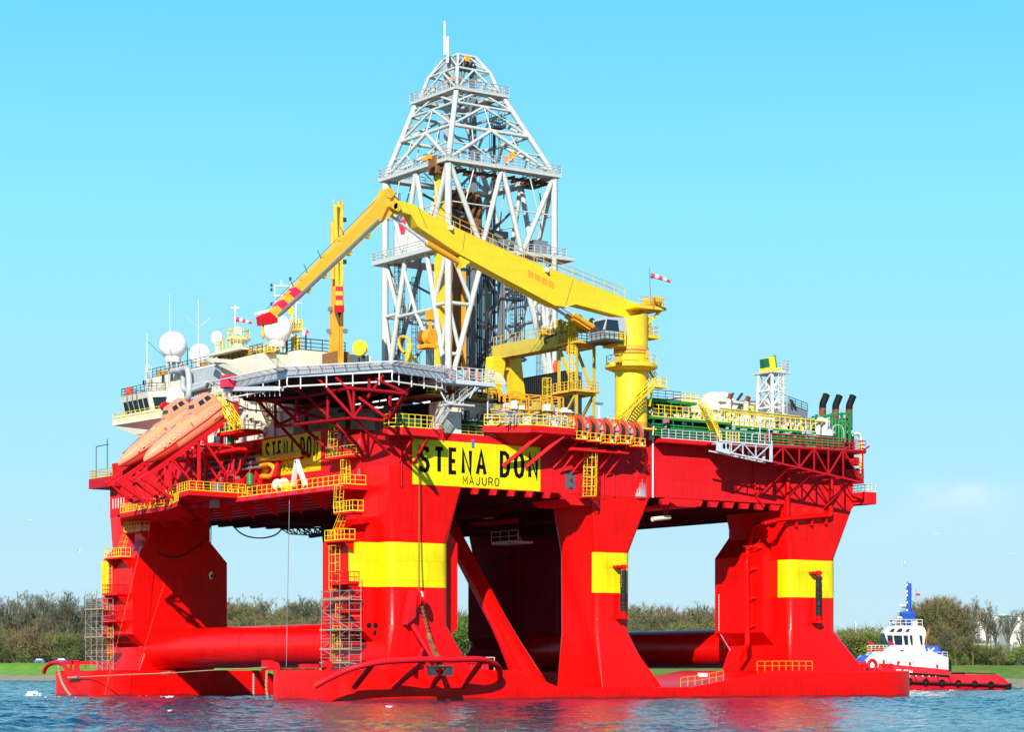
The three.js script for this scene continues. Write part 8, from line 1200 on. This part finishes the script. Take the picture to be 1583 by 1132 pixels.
// ================================================================ tug
{
  const Zt = 431, U = 1440, s = FOC / Zt, g = local('tugboat', 'red and white tugboat with blue mast and funnel pushing behind the rig', 'tugboat', far((U - 791.5) / FOC * Zt, Zt, SEA), -TH);
  const X = (u) => (u - U) / s, Y = (v) => (1067 - v) / s, hw = 4.6;
  const st = [[-15.6, .3, 5.4], [-14.8, 1.9, 5.35], [-13, 3.3, 5.2], [-10, 4.3, 4.9], [-6, 4.6, 4.55], [-2, 4.6, 4.2], [2.3, 4.6, 3.75], [2.5, 4.6, 2.95], [8, 4.6, 2.9], [11.4, 4.4, 2.8], [12.6, 4.2, 2.1], [13.7, 3.8, 1.2]];
  const ring = (k) => { const [x, w, y] = k; return [[x, -1.4, -w * .75], [x, y * .45, -w], [x, y, -w * .97], [x, y, -w * .97 + .25], [x, y - .9, -w * .97 + .3], [x, y - .9, w * .97 - .3], [x, y, w * .97 - .25], [x, y, w * .97], [x, y * .45, w], [x, -1.4, w * .75]]; };
  mb().loft(st.map(ring), true, true, .35).build('hull', M.tugred, g);
  const f = mb(); f.path([[-15.6, 4.2, .5], [-13, 3.9, 3.35], [-10, 3.5, 4.42], [-6, 3.2, 4.72], [2.4, 2.6, 4.72]], .17, 6).path([[-15, 2.0, 1.0], [-10, 1.6, 4.35], [-5, 1.45, 4.66], [8, 1.0, 4.66], [12.6, .85, 4.3], [13.9, .7, 3.9]], .22, 6); for (let i = 0; i < 6; i++) f.bar([-8.5 + i * 2.1, 3.25 - i * .11, 4.7], [-7.6 + i * 2.1, 1.5 - i * .08, 4.72], .16, .12); f.build('fender_rail', M.black, g);
  mb().hexa([[12.7, -.2, -4], [13.95, .2, -4], [13.95, .2, 4.1], [12.7, -.2, 4.3], [12.5, 1.0, -4], [13.95, 1.25, -4], [13.95, 1.25, 4.1], [12.5, 1.0, 4.4]]).build('stern_fender', M.black, g);
  const sh = [[X(1329), X(1460), 4.1, 7.2], [X(1345), X(1456), 7.2, 7.6]]; mb().loft([[[X(1336), 4.2, -3.6], [X(1459), 3.4, -3.6], [X(1459), 3.4, 4.0], [X(1336), 4.2, 4.0]], [[X(1333), 5.4, -3.6], [X(1459), 6.0, -3.6], [X(1459), 6.0, 4.0], [X(1333), 5.4, 4.0]], [[X(1345), 7.1, -3.3], [X(1432), 7.1, -3.3], [X(1432), 7.1, 3.7], [X(1345), 7.1, 3.7]]], true, true, .2).build('deckhouse', M.white, g); void sh;
  mb().loft([[[X(1366), 7.0, -2.9], [X(1428), 7.0, -2.9], [X(1428), 7.0, 3.2], [X(1366), 7.0, 3.2]], [[X(1372), 8.3, -2.6], [X(1424), 8.3, -2.6], [X(1424), 8.3, 2.8], [X(1372), 8.3, 2.8]]], true, true, .2).build('bridge_deck', M.white, g);
  const wl = (x0, x1, y, w) => [[x0, y, -w * .7], [x0 + 1, y, -w], [x1, y, -w], [x1, y, w], [x0 + 1, y, w], [x0, y, w * .7]];
  const wh = mb().loft([wl(X(1371), X(1424), 8.2, 2.5), wl(X(1363), X(1427), 10.6, 2.9), wl(X(1368), X(1424), 11.6, 2.5), wl(X(1374), X(1420), 11.9, 2.2)], true, true, .2).build('wheelhouse', M.white, g);
  const ww = (u0, u1, k0, k1, z0, z1) => mb().hexa([[X(u0), k0, z0], [X(u1), k0, z0], [X(u1), k0, z0 + .06], [X(u0), k0, z0 + .06], [X(u0) - .35, k1, z1], [X(u1) - .15, k1, z1], [X(u1) - .15, k1, z1 + .06], [X(u0) - .35, k1, z1 + .06]]).build('window', M.glass, wh);
  for (const [a, b] of [[1370, 1376.5], [1379.5, 1391], [1394.5, 1400], [1404, 1407], [1419, 1422]]) ww(a, b, 8.35, 10.1, 2.6, 2.87); for (const [a, b] of [[1370, 1377], [1380.5, 1389], [1394, 1400]]) mb().hexa([[X(a), 10.75, 2.9], [X(b), 10.75, 2.9], [X(b), 10.75, 2.95], [X(a), 10.75, 2.95], [X(a) + .6, 11.4, 2.62], [X(b) + .3, 11.4, 2.62], [X(b) + .3, 11.4, 2.67], [X(a) + .6, 11.4, 2.67]]).build('window', M.glass, wh);
  mb().hexa([[X(1370) - .1, 8.4, -1.6], [X(1370) - .02, 8.4, -1.6], [X(1370) - .02, 8.4, 1.6], [X(1370) - .1, 8.4, 1.6], [X(1363) - .05, 10.2, -1.9], [X(1363) + .05, 10.2, -1.9], [X(1363) + .05, 10.2, 1.9], [X(1363) - .05, 10.2, 1.9]]).build('window', M.glass, wh);
  mb().rail([[X(1372), 11.9, 2.1], [X(1422), 11.9, 2.1]], { r: .06, gap: 1, mids: 1, toe: 0 }).cbox([X(1411), 12.3, 1.8], .9, 1, .6).build('roof_rail', M.white, wh);
  const m = mb(); m.tube([X(1403.5), 11.6, 0], [X(1405.5), Y(902), 0], .62, .34, 8).loft([[[X(1398), 12.4, -.6], [X(1411), 12.4, -.6], [X(1411), 12.4, .6], [X(1398), 12.4, .6]], [[X(1391), 14.2, -1], [X(1413), 14.2, -1], [X(1413), 14.2, 1], [X(1391), 14.2, 1]], [[X(1391), 14.5, -1], [X(1413), 14.5, -1], [X(1413), 14.5, 1], [X(1391), 14.5, 1]]], true, true, .2); for (const [v, l] of [[940, 11], [911, 5], [920, 4], [930, 5], [949, 5]]) m.bar([X(1404 - l), Y(v) + .1, .2], [X(1409), Y(v), .2], .16, .2); m.tube([X(1402), Y(915), 0], [X(1402), Y(899), 0], .1, .07, 6); m.build('mast', M.blue, g);
  const rd = mb(); rd.bar([X(1390), Y(935.5), 0], [X(1400), Y(936), 0], .25, .3).bar([X(1386), Y(955), .3], [X(1397), Y(955), .3], .25, .35); for (const v of [905, 915, 921, 932, 944, 953]) rd.lathe([X(1401), Y(v), .4], [[0, -.2], [.18, -.15], [.18, .2], [0, .25]], 8); rd.build('radar_and_lamps', M.white, g);
  mb().ball([X(1375), 12.9, 1], .3, 8, 6).ball([X(1414), 12.9, 1], .42, 8, 6).build('searchlight', M.dark, g);
  // funnel with its letter, smoke pipe, winch, monitors, lockers
  const fn = mb().loft([[[X(1428), 6.0, -1], [X(1450), 5.9, -1], [X(1450), 5.9, 3.6], [X(1428), 6.0, 3.6]], [[X(1424), 8.2, -1], [X(1443), 8.2, -1], [X(1443), 8.2, 3.4], [X(1424), 8.2, 3.4]]], true, true, .2).build('funnel', M.blue, g);
  letter('K', [X(1429.5), 6.3, 3.62], [1, 0, 0], norm([-.12, 1, -.08]), 1.4, 1.6, .26, [0, 0, 1], .03).build('letter', M.radome, fn);
  mb().tube([X(1444), 6, 2], [X(1447), 7.9, 2], .7, .5, 10).tube([X(1452), 6.3, 1], [X(1457), 7.1, 1], .5, .35, 8).tube([X(1450), 5.6, 1.8], [X(1455), 6.2, 1.8], .4, .3, 8).build('vent', M.blue, g);
  mb().curve([[X(1429), 8.2, 1], [X(1430), 9.6, 1], [X(1433), 10.6, 1], [X(1434), 11.4, 1]], .28, 10, 8).build('exhaust_pipe', M.brown, g);
  mb().lathe([X(1334), 5.4, -1.6], [[0, 0], [1.1, 0], [1.1, .2], [.9, .25], [.9, 3.2], [1.1, 3.25], [1.1, 3.45], [0, 3.45]], 18, [0, 0, 1]).lathe([X(1344), 5.2, -1.6], [[0, 0], [.8, 0], [.8, 4.8], [0, 4.8]], 14, [0, 0, 1]).build('tow_winch', M.blue, g);
  const mo = mb(); for (const u of [1341, 1372]) mo.tube([X(u), 8.1, 2.6], [X(u), 8.6, 2.6], .12).bar([X(u) - .5, 8.9, 2.6], [X(u) + .7, 8.5, 2.6], .35); for (const [u, v] of [[1360, 1023], [1382, 1025], [1400, 1026], [1442, 1030]]) mo.bbox(X(u) - .22, X(u) + .22, Y(v) - .3, Y(v) + .3, 4, 4.2, .04); mo.build('red_locker', M.redbright, g);
  const br = mb(); br.rail([[X(1336), 7.1, 3.6], [X(1366), 7.1, 3.6]], { r: .06, gap: .8, mids: 2, toe: 0 }); br.build('railing', M.white, g); const lb = mb(); for (const u of [1338, 1350, 1357]) lb.geo(new THREE.TorusGeometry(.36, .1, 6, 16), new THREE.Matrix4().makeTranslation(X(u), 7.5, 3.75)); lb.build('lifebuoy', M.orangered, g);
  const pt = mb(); for (const u of [1371, 1385, 1393, 1406]) pt.bbox(X(u) - .1, X(u) + .1, Y(1026), Y(1023), 3.96, 4.05, .02); pt.bbox(X(1386), X(1392), Y(1010), Y(1005), 3.3, 3.36, .02); pt.build('porthole', M.dark, g);
  mb().path([[2.6, 3.1, 4.3], [6, 3.15, 4.3], [11, 2.95, 4.2]], .1, 6).bar([2.6, 3.4, 4.2], [2.6, 5.6, 4.2], .4).bbox(4, 6, 2, 3.3, -2, 1, .1).build('aft_fitting', M.black, g);
  let x = X(1378.5); for (const ch of 'SD SEAL') { if (ch !== ' ') letter(ch, [x, Y(1041) + .1 - (x - X(1378)) * .06, 4.8], [1, 0, 0], [0, 1, 0], .42, .62, .12, [0, 0, 1], .04).build('letter', M.radome, g); x += ch === ' ' ? .3 : .5; }
  const ty = mb(); for (let i = 0; i < 6; i++) ty.geo(new THREE.TorusGeometry(.42, .16, 7, 16), new THREE.Matrix4().makeTranslation(-5 + i * 3, 1.7 - i * .12, 4.82)); ty.build('tyre_fender', M.black, g); const rp = mb().rail([[X(1434), 6.0, 3.9], [X(1458), 6.0, 3.9]], { r: .05, gap: 1, toe: 0, h: 1 }); rp.build('rail', M.white, g);
  const w = mb(); for (let i = 0; i < 5; i++) w.bbox(X(1398 + i * 10), X(1399.5 + i * 10), Y(1046) - .05, Y(1045) + .1, 4.7, 4.76, .02); w.build('white_mark', M.white, g);
  const fl = thing('tug_flag', 'small red flag flying beside the tug mast', 'flag', atD(1418, 920, 431)); const F = (u, v) => atD(u, v, 431), a = [F(1415.5, 917.5), F(1421.5, 918), F(1421.5, 921.5), F(1415.5, 921)]; mb().hexa([...a, ...a.map((p) => add(p, [.03, 0, .03]))]).build('cloth', M.redbright, fl); mb().tube(F(1415.5, 930), F(1415, 910), .04, .04, 4).build('halyard', M.steel, fl);
}
// ================================================================ cars, people, gulls, foam
function car(label, u, v, d) {
  const Z = (BC + d) / ((u - 791.5) / FOC * BN[0] + BN[1]), g = local('parked_car', label, 'car', far((u - 791.5) / FOC * Z, Z, bankY(d, 0)), -TH, 'dark blue cars on the left bank'); void v; g.scale.setScalar(1.15);
  const P = [[-2.2, .35], [-2.15, .8], [-1.6, .95], [-1.0, 1.45], [.9, 1.5], [1.7, 1.0], [2.15, .9], [2.2, .35]].map((p) => [p[0], p[1]]); const rg = (w, k) => P.map((p) => [p[0] * (k ? .97 : 1), p[1], w * (p[1] > 1.2 ? .78 : 1)]); mb().loft([rg(-.85), rg(.85)], true, true, .3).build('body', M.blue, g);
  const gl = mb(); gl.hexa([[-1.35, 1.0, .8], [1.35, 1.0, .8], [1.35, 1.0, .83], [-1.35, 1.0, .83], [-.9, 1.38, .69], [.8, 1.38, .69], [.8, 1.38, .73], [-.9, 1.38, .73]]); gl.build('window', M.glass, g);
  for (const [x, z] of [[-1.35, .82], [1.35, .82], [-1.35, -.82], [1.35, -.82]]) { const t = mb().lathe([x, .33, z - .1], [[0, 0], [.33, 0], [.33, .2], [0, .2]], 16, [0, 0, 1]).build('wheel', M.black, g); mb().lathe([x, .33, z + .1], [[0, 0], [.2, 0], [.18, .03], [0, .03]], 12, [0, 0, 1]).build('rim', M.galv, t); }
  mb().bbox(-2.24, -2.14, .6, .75, .4, .75, .02).bbox(-2.24, -2.14, .6, .75, -.75, -.4, .02).build('headlight', M.white, g);
}
car('dark blue car parked on the left bank, the left one of two', 62, 1022, 44); car('dark blue car parked on the left bank, the right one with a person behind', 96, 1022, 44);
{ // people: one continuous figure, coloured by what is worn
  const field = (p, pose) => { let s = 1e9; const k = .05; for (const [a, b, r1, r2] of pose) { const ab = sub(b, a), t = Math.max(0, Math.min(1, ((p[0] - a[0]) * ab[0] + (p[1] - a[1]) * ab[1] + (p[2] - a[2]) * ab[2]) / (ab[0] ** 2 + ab[1] ** 2 + ab[2] ** 2))), q = mix(a, b, t), d = dist(p, q) - lerp(r1, r2, t), h = Math.max(k - Math.abs(s - d), 0) / k; s = Math.min(s, d) - h * h * k * .25; } return s; };
  const pose = [[[0, .95, 0], [0, 1.38, 0], .15, .17], [[-.12, 1.4, 0], [.12, 1.4, 0], .1, .1], [[0, 1.42, 0], [0, 1.56, .01], .06, .055], [[0, 1.62, .01], [0, 1.7, .01], .1, .095], [[-.09, .92, 0], [-.11, .5, .02], .1, .07], [[-.11, .5, .02], [-.12, .08, -.01], .07, .045], [[-.12, .05, -.02], [-.13, .04, .13], .05, .04], [[.09, .92, 0], [.11, .5, .03], .1, .07], [[.11, .5, .03], [.12, .08, -.01], .07, .045], [[.12, .05, -.02], [.13, .04, .13], .05, .04], [[-.2, 1.4, 0], [-.26, 1.13, .04], .06, .045], [[-.26, 1.13, .04], [-.2, 1.0, .26], .045, .032], [[-.2, 1.0, .26], [-.19, .98, .36], .035, .02], [[.2, 1.4, 0], [.26, 1.13, .04], .06, .045], [[.26, 1.13, .04], [.2, 1.0, .26], .045, .032], [[.2, 1.0, .26], [.19, .98, .36], .035, .02]];
  const mc = new MarchingCubes(64, new THREE.MeshStandardMaterial(), false, false, 60000); mc.isolation = 0; const N = 64, C = .95;
  for (let k = 0; k < N; k++) for (let j = 0; j < N; j++) for (let i = 0; i < N; i++) { const p = [(i - N / 2) / (N / 2) * C, (j - N / 2) / (N / 2) * C + .9, (k - N / 2) / (N / 2) * C]; mc.field[i + j * N + k * N * N] = -field(p, pose); }
  mc.update(); const n = mc.count ?? mc.geometry.drawRange.count, pos = [], nor = [], col = [];
  for (let i = 0; i < n; i++) { const p = [0, 1, 2].map((c) => mc.positionArray[i * 3 + c] * C); p[1] += .9; pos.push(...p); nor.push(...[0, 1, 2].map((c) => mc.normalArray[i * 3 + c])); const skin = p[1] > 1.53 || (p[2] > .27 && p[1] > .9), boot = p[1] < .14; col.push(...(skin ? [.5, .27, .18] : boot ? [.03, .025, .02] : [.75, .16, .02])); }
  const bg = new THREE.BufferGeometry(); bg.setAttribute('position', new THREE.Float32BufferAttribute(pos, 3)); bg.setAttribute('normal', new THREE.Float32BufferAttribute(nor, 3)); bg.setAttribute('color', new THREE.Float32BufferAttribute(col, 3));
  const body = new THREE.Mesh(bg, new THREE.MeshStandardMaterial({ vertexColors: true, roughness: .8 })); body.name = 'body'; body.castShadow = body.receiveShadow = true;
  const P = [['worker in orange overalls and white helmet, leftmost on the aluminium stair platform', onZ(686, 588, .4), .4, M.radome], ['worker in orange overalls and red helmet, second from left on the stair platform', onZ(697, 588, -.4), -.5, M.redbright], ['worker in orange overalls and orange helmet, third from left on the stair platform', onZ(724, 588, .6), .1, M.orangered], ['worker in orange overalls and yellow helmet, rightmost on the stair platform', onZ(738, 588, -.2), -.3, M.railyel]];
  const py = onZ(700, 588, 1.5)[1];
  P.forEach(([label, p, turn, hm]) => { const g = local('person', label, 'person', [p[0], py, p[2]], turn - TH); const b = body.clone(); g.add(b); mb().lathe([0, 1.7, .01], [[.135, 0], [.125, .02], [.12, .06], [.09, .11], [0, .13]], 16).build('helmet', hm, g); mb().ball([-.035, 1.665, .1], .014, 6, 5).ball([.035, 1.665, .1], .014, 6, 5).tube([0, 1.66, .1], [0, 1.63, .125], .012, .016, 5).build('face', M.brown, g); });
  const d = 44, u = 107, Z = (BC + d) / ((u - 791.5) / FOC * BN[0] + BN[1]), g = local('person', 'small figure standing behind the right hand blue car on the left bank', 'person', far((u - 791.5) / FOC * Z, Z, bankY(d, 0)), 1.2); const dark = body.clone(); dark.material = mat([.05, .05, .07], { rough: .8, map: null }); g.add(dark);
  mb().lathe([0, 1.66, 0], [[.11, 0], [.115, .05], [.08, .12], [0, .14]], 12).build('hair', M.brown, g);
}
{ // gulls
  const mk = (label, p, turn, fly) => { const g = local('gull', label, 'gull', p, turn); g.scale.setScalar(fly ? .5 : .8); mb().loft([[-.32, .03], [-.2, .09], [0, .12], [.18, .1], [.28, .07], [.36, .06], [.42, .02]].map(([x, r]) => { const R = []; for (let i = 0; i < 10; i++) { const a = i / 10 * 2 * Math.PI; R.push([x, (x > .2 ? .05 : 0) + r * Math.sin(a), r * Math.cos(a)]); } return R; }), true, true, .9).build('body', M.radome, g); const w = mb(); for (const s of [-1, 1]) if (fly) w.hexa([[-.1, .05, s * .08], [.14, .05, s * .08], [.1, .28, s * .45], [-.08, .28, s * .45], [-.1, .075, s * .08], [.14, .075, s * .08], [.1, .305, s * .45], [-.08, .305, s * .45]]).hexa([[-.08, .28, s * .45], [.1, .28, s * .45], [-.1, .22, s * .85], [-.16, .22, s * .83], [-.08, .3, s * .45], [.1, .3, s * .45], [-.1, .235, s * .85], [-.16, .235, s * .83]]); else w.hexa([[-.42, .06, s * .04], [.14, .02, s * .09], [.14, .06, s * .125], [-.42, .08, s * .06], [-.4, .09, s * .02], [.14, .1, s * .06], [.14, .11, s * .1], [-.4, .1, s * .04]]); w.build('wing', fly ? M.radome : M.galv, g); mb().tube([.41, .05, 0], [.5, .03, 0], .02, .005, 6).build('beak', M.railyel, g); return g; };
  mk('white gull sitting on the water in front of the far pontoon', onY(263, 1099, SEA + .1), .4, false); mk('white gull sitting on the orange reflection below the near column', onY(602, 1093, SEA + .1), 2.4, false);
  mk('gull flying in the sky at the far left', atD(50, 805, 240), 1, true); mk('gull flying left of the far bow column', atD(123, 853, 260), 2, true); mk('gull flying in the sky high above the tug', atD(1449, 827, 200), .6, true); mk('gull flying just left of the tug mast', atD(1397, 870, 260), 2.2, true); mk('dark small gull at the right edge of the sky', atD(1562, 857, 330), 4, true);
}
{ // white water along the waterline
  const f = mb(); const blob = (x, z, r, h) => f.geo(new THREE.SphereGeometry(1, 8, 5), new THREE.Matrix4().makeTranslation(x, SEA + h * .1, z).multiply(new THREE.Matrix4().makeRotationY(rr(0, 3))).multiply(new THREE.Matrix4().makeScale(r * rr(.8, 1.8), h, r * rr(.5, 1))));
  for (let i = 0; i < 130; i++) { const t = rnd(), p = onY(lerp(28, 66, Math.pow(t, .8)), 1073 + rr(-1.5, 3.5), SEA); blob(p[0], p[2], rr(.05, .2), rr(.04, .45) * (t > .3 && t < .8 ? 1 : .3)); }
  for (const [u0, u1, v, n, s] of [[70, 120, 1078, 30, .6], [205, 275, 1077.5, 50, .6], [275, 380, 1076.5, 30, .4], [420, 560, 1081, 30, .4], [770, 870, 1078.5, 60, .55], [1000, 1300, 1077, 40, .3]]) for (let i = 0; i < n; i++) { const p = onY(rr(u0, u1), v + rr(-.5, 1.5), SEA); blob(p[0], p[2], rr(.1, .35) * s * 1.6, rr(.04, .16) * s); }
  for (let i = 0; i < 90; i++) { const p = onY(rr(1400, 1583), 1067 + rr(-1, 5) * rnd(), SEA); blob(p[0], p[2], rr(.06, .25), rr(.02, .07)); }
  const o = f.build('foam', mat([.82, .84, .86], { rough: .7, map: null }), null); o.userData.kind = 'stuff'; o.userData.label = 'white foam along the pontoon waterlines'; o.userData.category = 'foam';
}
scene.traverse((o) => { if (o.isMesh) { o.castShadow = true; o.receiveShadow = true; } });
renderer.render(scene, camera);
